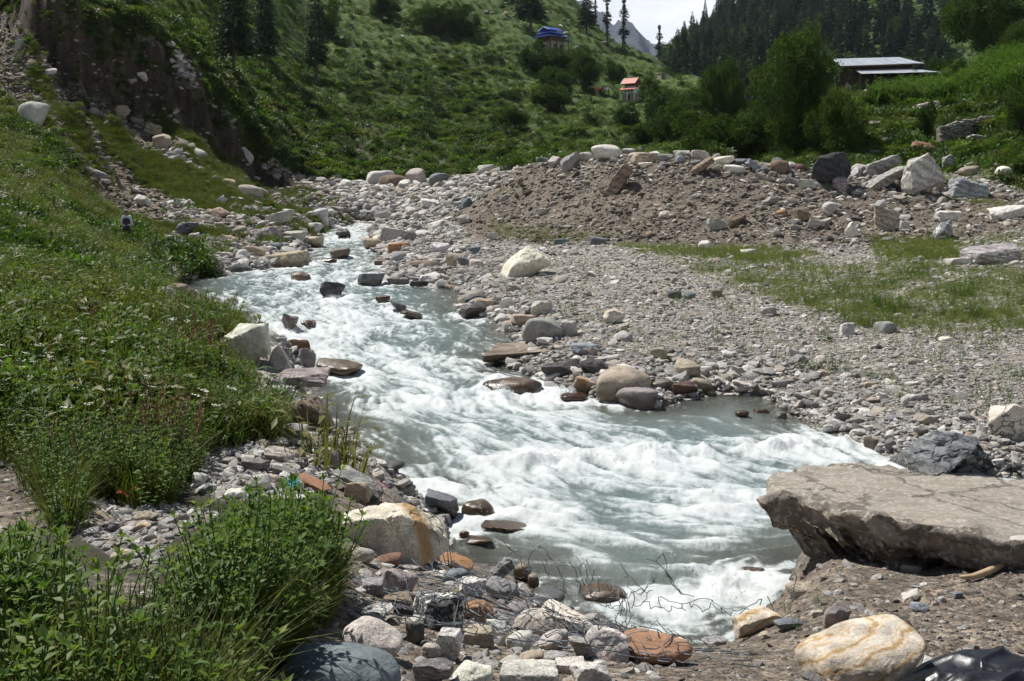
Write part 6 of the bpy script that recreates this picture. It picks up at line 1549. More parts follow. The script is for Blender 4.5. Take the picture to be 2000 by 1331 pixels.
bush(258,110,20,24,4,'small silvery shrub hanging in the cliff face',None)
bush(285,200,24,36,4,'grey green shrub on a ledge of the gullied slope',None,101)
for px_, by_, wp_, hp_, lb_ in ((1668,176,46,30,'round bush against the left end wall of the metal roofed house'),(1700,174,40,22,'low bush before the middle of the metal roofed house'),(1738,172,36,18,'small bush at the right part of the metal roofed house wall')): bush(px_, by_, wp_, hp_, 1, lb_, 'bushes before the metal roofed house', 124)
HZ = [('on the slope beside the eroded cliff', 440, 640, 150, 330), ('on the lower hillside above the hill foot boulders', 640, 900, 150, 325), ('on the hillside left of the walnut grove', 800, 1020, 90, 280), ('on the open hill meadow', 640, 1000, 0, 130), ('on the ridge slope right of the blue roofed house', 1150, 1300, 90, 190), ('at the hill foot behind the left end of the crest', 960, 1250, 210, 300), ('on the upper left slope between the conifers', 400, 660, 30, 150), ('on the right slope around the dry stone wall', 1820, 1990, 190, 300)]
for (wh, xa, xb, ya, yb), n_, s0, s1 in zip(HZ, (26, 34, 18, 16, 12, 20, 18, 10), (26, 26, 22, 14, 9, 22, 22, 18), (52, 54, 44, 30, 16, 44, 46, 40)):
    for q_ in range(n_):
        px, py = rst.uniform(xa, xb), rst.uniform(ya, yb); wpx_ = rst.uniform(s0, s1)
        Y_ = hit(px, py, 60 if px < 1800 else 60)
        if Y_ is None or (px < 640 and Y_ < 108): continue
        if (1150 < px < 1262 and 158 < py < 216) or (1035 < px < 1130 and 80 < py < 128): continue
        bush(px, py, wpx_, wpx_ * rst.uniform(.5, .85), rst.randint(4), describe(px, py - 8, 'large' if wpx_ > s0 + .66 * (s1 - s0) else 'middling' if wpx_ > s0 + .33 * (s1 - s0) else 'small', 'dark green shrub', wh), 'shrubs ' + wh)
# ------------------------------------------------------------------ houses
def simple_mat(name, col, rough=.8, var=.25, scale=4.0, metal=0.0, bumpd=.01, col2=None):
    b = NB(name); tc = b.n('ShaderNodeTexCoord'); nn = b.noise(tc.outputs['Object'], scale, 6, .65)
    c1 = tuple(v_ * (1 - var) for v_ in col); c2 = tuple(min(v_ * (1 + var), .95) for v_ in (col2 or col))
    return b.done(b.bsdf(Base_Color=b.ramp(nn.outputs['Fac'], [(.3, c1), (.7, c2)]), Roughness=rough, Metallic=metal, Normal=b.bump(nn.outputs['Fac'], .5, bumpd)))
M_BLUE = simple_mat('blue_roof_sheet', (.035,.085,.42), .5); M_ORANGE = simple_mat('orange_roof_sheet', (.42,.13,.075), .6)
M_STONEW = simple_mat('rubble_masonry', (.26,.22,.17), .95, .45, 5.0, 0, .05); M_TIMBER = simple_mat('dark_timber', (.09,.045,.028), .8)
M_WHITE = simple_mat('white_paint', (.72,.73,.72), .7, .08); M_DARK = simple_mat('dark_opening', (.012,.012,.014), .6)
M_ZINC = simple_mat('zinc_sheet', (.62,.66,.70), .42, .12, 1.3, .55); M_ZINC2 = simple_mat('dull_zinc_sheet', (.54,.58,.62), .5, .16, 1.3, .5)
M_GREENP = simple_mat('green_paint', (.03,.20,.13), .6)
def bm_box(bm, x0, x1, y0, y1, z0, z1):
    vs = [bm.verts.new(p) for p in ((x0,y0,z0),(x1,y0,z0),(x1,y1,z0),(x0,y1,z0),(x0,y0,z1),(x1,y0,z1),(x1,y1,z1),(x0,y1,z1))]
    for f in ((3,2,1,0),(4,5,6,7),(0,1,5,4),(1,2,6,5),(2,3,7,6),(3,0,4,7)): bm.faces.new([vs[i] for i in f])
def part(name, parent, mat, boxes=None, build=None, bevel=0.0, label=None):
    bm = bmesh.new()
    for bx in boxes or []: bm_box(bm, *bx)
    if build: build(bm)
    me = bpy.data.meshes.new(name); bm.normal_update(); bm.to_mesh(me); bm.free()
    return link(name, me, mat, parent=parent, label=label)
def slab_faces(bm, pts, th):                       # a sheet with thickness from 3 or 4 corners
    p = [Vector(q) for q in pts]; n = (p[1] - p[0]).cross(p[-1] - p[0]).normalized()
    if n.z < 0: n = -n
    a = [bm.verts.new(q) for q in p]; d = [bm.verts.new(q - n * th) for q in p]; k = len(p)
    bm.faces.new(a); bm.faces.new(d[::-1])
    for i in range(k): bm.faces.new((a[i], d[i], d[(i+1) % k], a[(i+1) % k]))
def hip(bm, w_, d_, rl, z, h, th=.08):
    e = [(-w_/2,-d_/2,z),(w_/2,-d_/2,z),(w_/2,d_/2,z),(-w_/2,d_/2,z)]; r0, r1 = (-rl/2,0,z+h), (rl/2,0,z+h)
    slab_faces(bm, [e[0], e[1], r1, r0], th); slab_faces(bm, [e[2], e[3], r0, r1], th)
    slab_faces(bm, [e[1], e[2], r1], th); slab_faces(bm, [e[3], e[0], r0], th)
def gable(bm, w_, d_, z, h, th=.1):
    slab_faces(bm, [(-w_/2,-d_/2,z),(w_/2,-d_/2,z),(w_/2,0,z+h),(-w_/2,0,z+h)], th); slab_faces(bm, [(w_/2,d_/2,z),(-w_/2,d_/2,z),(-w_/2,0,z+h),(w_/2,0,z+h)], th)
def house_at(name, px, by, Y_, rot, label, cat='house'):
    e = bpy.data.objects.new(name, None); SC.collection.objects.link(e); e.location = W3(px, by, Y_); e.rotation_euler = (0, 0, rot); e['label'] = label; e['category'] = cat; return e
Yb = hit(1076, 104, 150) or 300.0; u = Yb / F
h = house_at('blue_roofed_house', 1076, 104, Yb, math.radians(42), 'house with stacked blue roofs on the green hillside above the walnut grove')
a = 40 * u
part('wall', h, M_STONEW, [(-a/2, a/2, -a/2, a/2, -3, 20*u)])
part('upper_wall', h, M_TIMBER, [(-a*.44, a*.44, -a*.44, a*.44, 20*u, 33*u)])
part('roof', h, M_BLUE, build=lambda bm: hip(bm, a*1.28, a*1.28, a*.06, 30*u, 8*u, .22), label='lowest blue hipped roof tier')
part('roof', h, M_BLUE, build=lambda bm: hip(bm, a*1.06, a*1.06, a*.05, 36.5*u, 8*u, .2), label='middle blue hipped roof tier')
rf = part('roof', h, M_BLUE, build=lambda bm: gable(bm, a*1.0, a*.75, 43*u, 7*u, .2), label='top blue gabled roof tier')
part('gable_board', rf, M_WHITE, build=lambda bm: (slab_faces(bm, [(-a*.52,-a*.39,43*u),(-a*.50,-a*.39,43*u),(-a*.50,0,50.3*u),(-a*.52,0,50.3*u)], .25), slab_faces(bm, [(-a*.52,0,50.3*u),(-a*.50,0,50.3*u),(-a*.50,a*.39,43*u),(-a*.52,a*.39,43*u)], .25)))
w_ = part('window', h, M_DARK, [(-a/2-.03, -a/2+.05, -a*.12, a*.16, 9*u, 15*u)]); part('frame', w_, M_WHITE, [(-a/2-.07, -a/2-.04, -a*.16, a*.20, 15*u, 16*u)])
w_ = part('window', h, M_DARK, [(-a*.3, -a*.05, -a/2-.03, -a/2+.05, 8*u, 15*u)])
part('doorway', h, M_DARK, [(a*.12, a*.36, -a/2-.03, -a/2+.05, 1*u, 15*u)])
for k_ in range(4): part('post', h, M_TIMBER, [(-a*.6 + k_*a*.4 - .12, -a*.6 + k_*a*.4 + .12, -a*.62, -a*.62+.24, -2, 30.2*u)])
part('side_roof', h, M_BLUE, build=lambda bm: slab_faces(bm, [(a*.55,-a*.45,27*u),(a*.95,-a*.45,25*u),(a*.95,a*.1,28*u),(a*.55,a*.1,30*u)], .2))
Yo = hit(1234, 198, 150) or 260.0; u = Yo / F
h = house_at('orange_roofed_house', 1234, 198, Yo, math.radians(-35), 'small house with orange roofs and white walls among trees on the hillside')
a = 26 * u
part('wall', h, M_STONEW, [(-a/2, a/2, -a/2, a/2, -2, 13*u)])
part('floor_band', h, M_GREENP, [(-a*.52, a*.52, -a*.52, a*.52, 13.02*u, 14.2*u)])
part('upper_wall', h, M_WHITE, [(-a*.46, a*.46, -a*.46, a*.46, 14.22*u, 27*u)])
part('roof', h, M_ORANGE, build=lambda bm: slab_faces(bm, [(-a*.6,-a*.85,21*u),(a*.75,-a*.85,21*u),(a*.75,-a*.38,27*u),(-a*.6,-a*.38,27*u)], .2), label='orange porch roof')
part('upper_room', h, M_TIMBER, [(-a*.38, a*.38, -a*.36, a*.36, 27*u, 36*u)])
rf = part('roof', h, M_ORANGE, build=lambda bm: gable(bm, a*1.2, a*1.25, 33*u, 13*u, .16), label='orange gabled main roof')
part('ridge_cap', rf, M_WHITE, [(-a*.62, a*.62, -.12, .12, 46*u, 46.7*u)])
part('gable_board', rf, M_WHITE, build=lambda bm: (slab_faces(bm, [(-a*.63,-a*.64,33*u),(-a*.60,-a*.64,33*u),(-a*.60,0,46.2*u),(-a*.63,0,46.2*u)], .2), slab_faces(bm, [(-a*.63,0,46.2*u),(-a*.60,0,46.2*u),(-a*.60,a*.64,33*u),(-a*.63,a*.64,33*u)], .2)))
part('window', h, M_DARK, [(-a*.38-.03, -a*.38+.05, -a*.2, a*.15, 28.5*u, 34*u)])
part('railing', h, M_WHITE, [(-a*.5, a*.55, -a*.62, -a*.60, 17.5*u, 18.1*u)])
part('side_roof', h, M_ZINC2, build=lambda bm: slab_faces(bm, [(-a*.95,-a*.4,24*u),(-a*.45,-a*.4,29*u),(-a*.45,a*.4,29*u),(-a*.95,a*.4,24*u)], .15))
for k_ in range(3): part('window', h, M_DARK, [(-a*.36 + k_*a*.26, -a*.20 + k_*a*.26, -a*.46-.03, -a*.46+.05, 16*u, 22*u)])
part('doorway', h, M_DARK, [(-a*.15, a*.1, -a/2-.03, -a/2+.05, 1*u, 11*u)])
for k_ in range(3): part('post', h, M_WHITE, [(-a*.55 + k_*a*.58 - .07, -a*.55 + k_*a*.58 + .07, -a*.8, -a*.8+.14, 0, 21.3*u)])
Ys = hit(1174, 186, 150) or 260.0; u = Ys / F
h = house_at('metal_roofed_shed', 1174, 187, Ys, math.radians(8), 'low shed with a pale metal roof left of the orange roofed house', 'shed')
part('wall', h, M_STONEW, [(-13*u, -7*u, -1.5, 3, -1, 13*u)]); part('wall', h, M_STONEW, [(-7*u, 13*u, 2.5, 3, -1, 12*u)]); part('post', h, M_TIMBER, [(12*u, 12.8*u, -1.4, -1.2, -1, 11*u)])
part('roof', h, M_ZINC, build=lambda bm: slab_faces(bm, [(-15*u,-2.2,13.4*u),(15*u,-2.2,11.2*u),(14*u,3.2,18*u),(-14*u,3.2,19*u)], .1))
# clothes line
Yc = Ys - 3; u = Yc / F; LY = HOR - F * (float(samp(Zg, np.array([1174.0]), np.array([Yc]))[0]) + 2.7 - CAMZ) / Yc
h = house_at('clothes_line', 1160, LY, Yc, 0, 'thin line strung between two posts below the metal roofed shed', 'clothes line')
part('post', h, M_TIMBER, [(-.05, .05, -.05, .05, -3.2, .1)]); part('post', h, M_TIMBER, [(37*u-.05, 37*u+.05, -.05, .05, -3.2, .1)])
part('cord', h, M_WHITE, [(.05, 37*u-.05, -.015, .015, 0, .03)])
def cloth(px, wpx, hpx, col, label, seed):
    rs = np.random.RandomState(seed); n = 12; X_, Z_ = np.meshgrid(np.linspace(-.5, .5, n), np.linspace(0, -1, n), indexing='ij')
    V = np.stack([X_ * wpx * u, .10 * np.sin(X_ * 14 + seed) * (-Z_) + .02, Z_ * hpx * u + .05 * X_**2], -1).reshape(-1, 3); ii = np.arange(n*n).reshape(n, n)
    me = mesh_from('cloth', V, np.stack([ii[:-1, :-1], ii[1:, :-1], ii[1:, 1:], ii[:-1, 1:]], -1).reshape(-1, 4))
    o = link('cloth', me, simple_mat('fabric_' + label.split()[0], col, .9, .15), label=label, cat='laundry', group='laundry on the line', loc=W3(px, LY, Yc)); return o
cloth(1167, 9, 6, (.60,.16,.03), 'orange cloth hanging on the clothes line', 1)
cloth(1177, 5, 6, (.28,.03,.02), 'dark red cloth hanging on the clothes line', 2)
cloth(1186, 4, 7, (.70,.68,.62), 'whitish cloth hanging at the right of the clothes line', 3)
Yh = hit(1292, 156, 150) or 300.0; u = Yh / F
h = house_at('stone_hut', 1292, 156, Yh, .3, 'tiny grey stone hut on the ridge slope above the orange roofed house', 'hut')
part('wall', h, M_STONEW, [(-5*u, 5*u, -1.5, 1.5, -1, 11*u)]); part('roof', h, M_STONEW, build=lambda bm: slab_faces(bm, [(-6.5*u,-2,11.2*u),(6.5*u,-2,11.2*u),(6*u,2,14*u),(-6*u,2,14*u)], .2)); part('doorway', h, M_DARK, [(-1.5*u, 1.5*u, -1.53, -1.45, 0, 7*u)])
# long house under zinc sheets
Ym = 131.0; u = Ym / F
h = house_at('metal_roofed_house', 1712, 166, Ym, 0, 'long house under two tiers of shiny metal roofing above the maize field')
M_OLDW = simple_mat('weathered_timber', (.040,.027,.021), .9)
part('wall', h, M_OLDW, [(-56*u, 84*u, -1.6, 4.6, -2, 13*u)]); part('upper_wall', h, M_OLDW, [(-50*u, 66*u, -.6, 4.2, 13.02*u, 37*u)])
for k_ in range(5): part('window', h, M_DARK, [(-40*u + k_*24*u, -30*u + k_*24*u, -.66, -.58, 29*u, 34*u)])
for k_ in range(6): part('post', h, M_TIMBER, [(-54*u + k_*28*u, -53*u + k_*28*u, -4.1, -4.02, -1, 13*u)])
def tier(e0, e1, r0, r1, n, back, label, seed):
    rs = np.random.RandomState(seed)
    rf = part('roof', h, M_ZINC2, build=back, label=label)
    e0, e1, r0, r1 = (np.array(q, float) for q in (e0, e1, r0, r1))
    for k_ in range(n):
        t0, t1 = k_ / n, (k_ + 1) / n - .004; lift = np.array([0, -.012, .012]) * rs.uniform(.2, 2.2)
        P = [e0 + (e1 - e0) * t0, e0 + (e1 - e0) * t1, r0 + (r1 - r0) * t1, r0 + (r1 - r0) * t0]
        part('roof_sheet', rf, M_ZINC if rs.rand() < .6 else M_ZINC2, build=lambda bm: slab_faces(bm, [tuple(p + lift) for p in P], .02))
tier((-80*u,-1.6,33.5*u), (83*u,-1.6,39*u), (-80*u,1.6,54*u), (54*u,1.6,57.5*u), 14, lambda bm: (slab_faces(bm, [(83*u,5,39*u),(-80*u,5,33.5*u),(-80*u,1.66,53.6*u),(54*u,1.66,57.2*u)], .05), slab_faces(bm, [(83*u,-1.6,38.7*u),(83*u,5,39*u),(54*u,1.66,57.2*u)], .05)), 'upper metal roof tier', 1)
part('eave_board', h, M_TIMBER, build=lambda bm: slab_faces(bm, [(-80*u,-1.62,33.0*u),(83*u,-1.62,38.5*u),(83*u,-1.5,36.5*u),(-80*u,-1.5,31*u)], .06))
tier((-52*u,-4.3,13*u), (97*u,-4.3,16.6*u), (-46*u,-.62,27.4*u), (64*u,-.62,30.4*u), 13, lambda bm: slab_faces(bm, [(97*u,-4.3,16.2*u),(97*u,3,17.6*u),(66*u,2,29.5*u),(66*u,-.62,30*u)], .05), 'lower metal roof tier', 2)
# dry stone wall on the right slope
WL = [(1836,272,248),(1862,266,240),(1900,258,232),(1940,250,227),(1978,244,223)]
Yw_ = hit(1890, 266, 50) or 80.0
rs = np.random.RandomState(3); Vs, Fs, o_ = [], [], 0
h = house_at('dry_stone_wall', 1905, 266, Yw_, 0, 'dry stone terrace wall on the right slope below the maize', 'stone wall')
for q_ in range(420):
    px = rs.uniform(1836, 1978); b0 = np.interp(px, [p[0] for p in WL], [p[1] for p in WL]) + 5; t0 = np.interp(px, [p[0] for p in WL], [p[2] for p in WL])
    f = rs.uniform(0, 1); yy = Yw_ + (px - 1905) * .05 + (f * .25) + rs.uniform(-.1, .1); p_ = W3(px, b0 + (t0 - b0) * f, yy) - np.array(h.location)
    S = rs.uniform(3.5, 9) * Yw_ / F; v = ICO[2][0] * (S * .62, S * .5, S * rs.uniform(.25, .45)) + rs.normal(size=(42, 3)) * S * .04
    Vs.append(v + p_); Fs.append(ICO[2][1] + o_); o_ += 42
me = mesh_from('stones', np.concatenate(Vs), np.concatenate(Fs), False); attr(me, 'wet', np.zeros(o_)); link('stones', me, ROCKMAT['b'], parent=h, kind='stuff').color = (.27,.255,.23,1)
part('rubble_core', h, M_STONEW, build=lambda bm: [slab_faces(bm, [tuple(W3(x0, b0 + 6, Yw_ + (x0 - 1905) * .05 + .25) - np.array(h.location)), tuple(W3(x1, b1 + 6, Yw_ + (x1 - 1905) * .05 + .25) - np.array(h.location)), tuple(W3(x1, t1 + 3, Yw_ + (x1 - 1905) * .05 + .35) - np.array(h.location)), tuple(W3(x0, t0 + 3, Yw_ + (x0 - 1905) * .05 + .35) - np.array(h.location))], .3) for (x0, b0, t0), (x1, b1, t1) in zip(WL[:-1], WL[1:])])

# ------------------------------------------------------------------ the person walking up the meadow
def skin_body(name, verts, edges, rad, sub=2):
    me = bpy.data.meshes.new(name); me.from_pydata(verts, edges, []); o = bpy.data.objects.new(name, me); SC.collection.objects.link(o)
    m = o.modifiers.new('skin', 'SKIN'); m.use_smooth_shade = True
    for i, r in enumerate(rad): me.skin_vertices[0].data[i].radius = r if isinstance(r, tuple) else (r, r)
    me.skin_vertices[0].data[0].use_root = True
    s_ = o.modifiers.new('sub', 'SUBSURF'); s_.levels = sub; s_.render_levels = sub
    dg = bpy.context.evaluated_depsgraph_get(); ev = o.evaluated_get(dg); m2 = bpy.data.meshes.new_from_object(ev); m2.name = name
    o.modifiers.clear(); o.data = m2; return o
pe = bpy.data.objects.new('person', None); SC.collection.objects.link(pe)
Yp = 51.0; gz = float(samp(Zg, np.array([247.0]), np.array([Yp]))[0]); top_z = CAMZ - (411.5 - HOR) / F * Yp
pe.location = ((247 - 1000) / F * Yp, Yp, gz); hp = max(top_z - gz, 1.45); pe.scale = (hp / 1.72,) * 3
pe.rotation_euler = (0, 0, .15)
pe['label'] = 'person seen from behind in dark vest and white sleeves walking in the left meadow'; pe['category'] = 'person'
V = [(0,0,.95),(0,.01,1.12),(0,.02,1.34),(0,.02,1.47),(0,.0,1.52),(0,-.01,1.60),(0,0,1.68),
     (.09,0,.90),(.10,.03,.50),(.10,-.03,.09),(.10,.08,.03),(-.09,0,.90),(-.11,-.10,.52),(-.10,-.22,.12),(-.10,-.14,.04),
     (.17,.02,1.42),(.24,-.02,1.16),(.25,.06,.94),(.25,.09,.86),(-.17,.02,1.42),(-.24,.02,1.16),(-.26,.10,.95),(-.26,.13,.87)]
E = [(0,1),(1,2),(2,3),(3,4),(4,5),(5,6),(0,7),(7,8),(8,9),(9,10),(0,11),(11,12),(12,13),(13,14),(2,15),(15,16),(16,17),(17,18),(2,19),(19,20),(20,21),(21,22)]
R_ = [(.15,.11),(.15,.11),(.17,.11),(.075,.07),(.055,.055),(.09,.10),(.07,.085),(.10,.10),(.075,.075),(.055,.055),(.045,.045),(.10,.10),(.075,.075),(.055,.055),(.045,.045),(.075,.07),(.062,.062),(.05,.05),(.04,.03),(.075,.07),(.062,.062),(.05,.05),(.04,.03)]
bo = skin_body('body', V, E, R_); bo.parent = pe
M_CLOTH = simple_mat('dark_trousers', (.035,.035,.05), .9); M_SLEEVE = simple_mat('pale_shirt', (.62,.66,.70), .9, .08); M_SKIN = simple_mat('skin', (.30,.17,.11), .6, .1); M_HAIR = simple_mat('dark_hair', (.012,.010,.010), .7); M_VEST = simple_mat('purple_brown_vest', (.055,.03,.045), .9)
for m_ in (M_CLOTH, M_SLEEVE, M_SKIN): bo.data.materials.append(m_)
for p_ in bo.data.polygons:
    z_, x_ = p_.center.z, abs(p_.center.x); p_.material_index = 2 if (z_ > 1.49 or (x_ > .2 and z_ < .93 and z_ > .8)) else (1 if z_ > .98 else 0)
ve = skin_body('vest', [(0,0,.93),(0,.01,1.12),(0,.02,1.34),(0,.02,1.43),(.12,.02,1.40),(-.12,.02,1.40)], [(0,1),(1,2),(2,3),(2,4),(2,5)], [(.175,.135),(.17,.13),(.185,.13),(.11,.09),(.09,.09),(.09,.09)]); ve.data.materials.append(M_VEST); ve.parent = pe
ha = skin_body('hair', [(0,-.025,1.60),(0,-.02,1.68),(0,.0,1.715)], [(0,1),(1,2)], [(.09,.10),(.085,.10),(.05,.06)]); ha.data.materials.append(M_HAIR); ha.parent = pe

rs = np.random.RandomState(6); tp = np.stack([pe.location.x + rs.uniform(-.7, .9, 16), Yp - rs.uniform(.25, 1.3, 16), np.zeros(16)], 1); tp[:, 2] = ground(tp[:, 0], tp[:, 1]) - .03
node_scatter('tall_weeds', tp, np.stack([rs.normal(0, .1, 16), rs.normal(0, .1, 16), rs.uniform(0, 6, 16)], 1), np.stack([rs.uniform(.8, 1.2, 16)] * 2 + [rs.uniform(1.0, 1.45, 16)], 1), rs.randint(0, 4, 16), P_MEADOW, 'tall weeds around the walking person')
# ------------------------------------------------------------------ things lying on the road edge
def black_sheet():
    n, m = 110, 90; U, Vv = np.meshgrid(np.linspace(-1, 1, n), np.linspace(-1, 1, m), indexing='ij')
    rr = np.hypot(U * (1 + .12 * np.sin(3 * Vv + 1)), Vv * (1 + .1 * np.sin(4 * U)))
    base = sstep(1.0, .45, rr)
    wp_ = fbm(U * 1.3, Vv * 1.3, 4.0, 2)
    fold = .05 * np.sin(6.0 * (U * .5 + Vv * .9) + 5 * wp_) + .05 * (1 - np.abs(np.sin(3.2 * (U * .8 - Vv * .5) + 4 * wp_ + .6))) ** 3 + .03 * (1 - np.abs(np.sin(5.0 * (Vv + .3 * U) + 6 * wp_))) ** 4
    Z_ = base * (.13 + fold * .75) + .01 + .004 * fbm(U * 8, Vv * 8, 1.0, 3)
    X_ = U * .66 + .03 * fbm(U * 3, Vv * 3, 6.0, 2); Y_ = Vv * .46
    cx_, cy_ = (1965 - 1000) / F * 5.15, 5.15
    Zb = ground(X_ + cx_, Y_ + cy_) - float(ground(np.array([cx_]), np.array([cy_]))[0])
    Vt = np.stack([X_, Y_, Z_ + Zb], -1).reshape(-1, 3); ii = np.arange(n * m).reshape(n, m)
    Q_ = np.stack([ii[:-1, :-1], ii[1:, :-1], ii[1:, 1:], ii[:-1, 1:]], -1).reshape(-1, 4); km = (rr[:-1, :-1].ravel() < 1.02); Q_ = Q_[km]
    me = mesh_from('black_plastic_sheet', Vt, Q_)
    b = NB('black_plastic'); tc = b.n('ShaderNodeTexCoord'); w1 = b.noise(tc.outputs['Object'], 18, 5, .6, 1.0)
    mt = b.done(b.bsdf(Base_Color=(.009,.010,.014), Roughness=b.rng(w1.outputs['Fac'], .3, .7, .28, .5), Normal=b.bump(w1.outputs['Fac'], .3, .006)))
    o = link('black_plastic_sheet', me, mt, label='crumpled shiny black plastic sheet on the dirt in the bottom right corner', cat='plastic sheet', loc=(cx_, cy_, float(ground(np.array([cx_]), np.array([cy_]))[0])))
    so = o.modifiers.new('thick', 'SOLIDIFY'); so.thickness = .004
black_sheet()
def on_ground(px, py, up=0.0):
    Y_ = hit(px, py); X_ = (px - 1000) / F * Y_; return np.array([X_, Y_, float(ground(np.array([X_]), np.array([Y_]))[0]) + up])
pts = np.array([on_ground(*p, .035) for p in ((1874,1137),(1900,1136),(1925,1128),(1950,1116),(1977,1103))]); org = pts.mean(0)
link('stick', tubes_mesh('stick', [(pts - org, [.012,.022,.026,.022,.014])], 7), simple_mat('dry_wood', (.42,.31,.19), .85, .2, 9), label='pale curved dry stick lying on the dirt slope below the flat boulder', cat='stick', loc=org)
# turquoise rag
n = 14; U, Vv = np.meshgrid(np.linspace(-.5, .5, n), np.linspace(-.5, .5, n), indexing='ij'); ii = np.arange(n*n).reshape(n, n)
rg = mesh_from('rag', np.stack([U * .13, Vv * .09, .02 * fbm(U * 4, Vv * 4, 2.0, 3) + .02], -1).reshape(-1, 3), np.stack([ii[:-1, :-1], ii[1:, :-1], ii[1:, 1:], ii[:-1, 1:]], -1).reshape(-1, 4))
g_ = on_ground(572, 955); o = link('rag', rg, simple_mat('turquoise_fabric', (.08,.34,.30), .85), label='small turquoise rag on a pale stone of the left cobble patch', cat='rag', loc=W3(570, 946, g_[1] - .12)); o.rotation_euler = (math.radians(38), 0, .3)

# ------------------------------------------------------------------ plants one can point at
def plant(name, me, px, py, s, label, cat='plant', group=None):
    p_ = on_ground(px, py); o = link(name, me, None, label=label, cat=cat, group=group, loc=p_); o.scale = (s, s, s); o.rotation_euler = (0, 0, rst.uniform(0, 6.28)); return o
def rosette_thing(px, py, s, label, seed, n=7, group='broad leaved plants on the near left bank'):
    rs = np.random.RandomState(seed); e = bpy.data.objects.new('broad_leaved_plant', None); SC.collection.objects.link(e); e.location = on_ground(px, py); e.scale = (s, s, s); e['label'] = label; e['category'] = 'plant'
    if group: e['group'] = group
    g = Leaves()
    for k_ in range(n):
        a = k_ * 2.4 + rs.normal() * .25; el = rs.uniform(.5, 1.4); d = np.array([math.cos(a), math.sin(a), el]); d /= np.linalg.norm(d); b0 = d * rs.uniform(.16, .34)
        g.stem((0,0,0), b0, .006, .5)
        # a broad ribbed leaf of its own
        L_, Wl = .30 * rs.uniform(.7, 1.15), .19 * rs.uniform(.8, 1.1); nu, nv = 9, 7; u_, v_ = np.meshgrid(np.linspace(0, 1, nu), np.linspace(-1, 1, nv), indexing='ij')
        hd_ = np.array([math.cos(a), math.sin(a), .15]); sd_ = np.array([-math.sin(a), math.cos(a), 0])
        wd_ = np.sin(np.pi * np.clip(u_ * .94 + .04, 0, 1)) ** .7 * Wl / 2
        P = b0 + hd_ * (u_ * L_)[..., None] + sd_ * (v_ * wd_)[..., None] + np.array([0, 0, 1]) * (.10 * v_**2 * wd_ / Wl * .5 - .35 * L_ * u_**2 + .01 * np.sin(u_ * 26) * np.abs(v_))[..., None]
        jj = np.arange(nu * nv).reshape(nu, nv)
        lm = mesh_from('leaf', P.reshape(-1, 3), np.stack([jj[:-1, :-1], jj[1:, :-1], jj[1:, 1:], jj[:-1, 1:]], -1).reshape(-1, 4)); attr(lm, 'tone', np.full(nu * nv, rs.uniform(.2, 1)) ); link('leaf', lm, M_BIG, parent=e)
    link('stem', g.mesh('stem', [M_HERB]), None, parent=e)
rosette_thing(118, 872, 1.0, 'broad leaved plant at the left edge of the near bank', 1)
rosette_thing(165, 925, 1.0, 'broad leaved plant with a large drooping leaf above the small cobble patch', 2)
rosette_thing(62, 850, .9, 'broad leaved plant leftmost on the near bank', 3)
rosette_thing(232, 905, .8, 'broad leaved plant among dark herbs right of the drooping leaf one', 4)
rosette_thing(105, 1290, .75, 'broad leaved plant in the herbs at the bottom left', 5)
rosette_thing(215, 812, .8, 'broad leaved plant in the meadow above the dark herbs', 6)
rs = np.random.RandomState(4); g = Leaves()
for k_ in range(11):
    a = rs.uniform(0, 6.28); g.leaf((rs.normal() * .04, rs.normal() * .03, rs.uniform(.05, .14)), (math.cos(a), math.sin(a), .4), .09, .05, .3, rs.uniform(0, 1))
g.stem((0,0,-.03), (0,0,.12), .004, .5); plant('red_leaved_sprig', g.mesh('red_leaved_sprig', [M_RED]), 262, 988, 1.0, 'sprig with bright red leaves above the small cobble patch')
for i, (px, py, s, lab) in enumerate([(1537,1200,.26,'small green sprig beside the orange and white rock'), (1602,1198,.26,'small green sprig at the foot of the overhanging flat boulder'), (1850,815,.55,'leafy weed on the gravel left of the cracked cream boulder'), (1700,700,.5,'leafy weed on the gravel bar below the grey brown stone'), (1555,1232,.22,'tiny green sprig between bluish stone and yellow boulder'), (1452,690,.45,'leafy weed on gravel right of the pool side heap')]):
    plant('weed', P_HERB[i % 5].data, px, py, s, lab)
rs = np.random.RandomState(14); g = Leaves()
for k_ in range(30):
    d = rs.normal(size=3); g.leaf((d[0] * .03, d[1] * .03, .16 + d[2] * .02), d, .035, .022, .1, rs.uniform(0, 1))
g.stem((0,0,0), (0,0,.15), .004, .5); plant('pink_flower', g.mesh('pink_flower', [leaf_material('pink_petal', [(0, (.36,.10,.24)), (1, (.55,.25,.42))])]), 745, 985, 1.0, 'pink flower head behind the rust striped boulder', 'flower')

# ------------------------------------------------------------------ torn wire netting of the cage
from mathutils.bvhtree import BVHTree
M_WIRE = simple_mat('galvanised_wire', (.13,.15,.17), .55, .3, 20, .5)
Vs, Fs, o_ = [], [], 0
for ob in SC.objects:
    if ob.type == 'MESH' and ob.name.split('.')[0] in ('boulder', 'rock', 'stone', 'flat_stone') and ob.location.y < 11:
        me = ob.data; v = np.empty(len(me.vertices) * 3, np.float32); me.vertices.foreach_get('co', v); v = v.reshape(-1, 3) + np.array(ob.location); f = np.empty(len(me.polygons) * 3, np.int32); me.loops.foreach_get('vertex_index', f)
        Vs.append(v); Fs.append(f.reshape(-1, 3) + o_); o_ += len(v)
BV = BVHTree.FromPolygons([tuple(q) for q in np.concatenate(Vs)], [tuple(q) for q in np.concatenate(Fs)])
def top_at(X_, Y_):
    h_ = BV.ray_cast(Vector((X_, Y_, 6)), Vector((0, 0, -1))); g_ = float(ground(np.array([X_]), np.array([Y_]))[0])
    return max(g_ + .05, h_[0].z if h_[0] else g_)
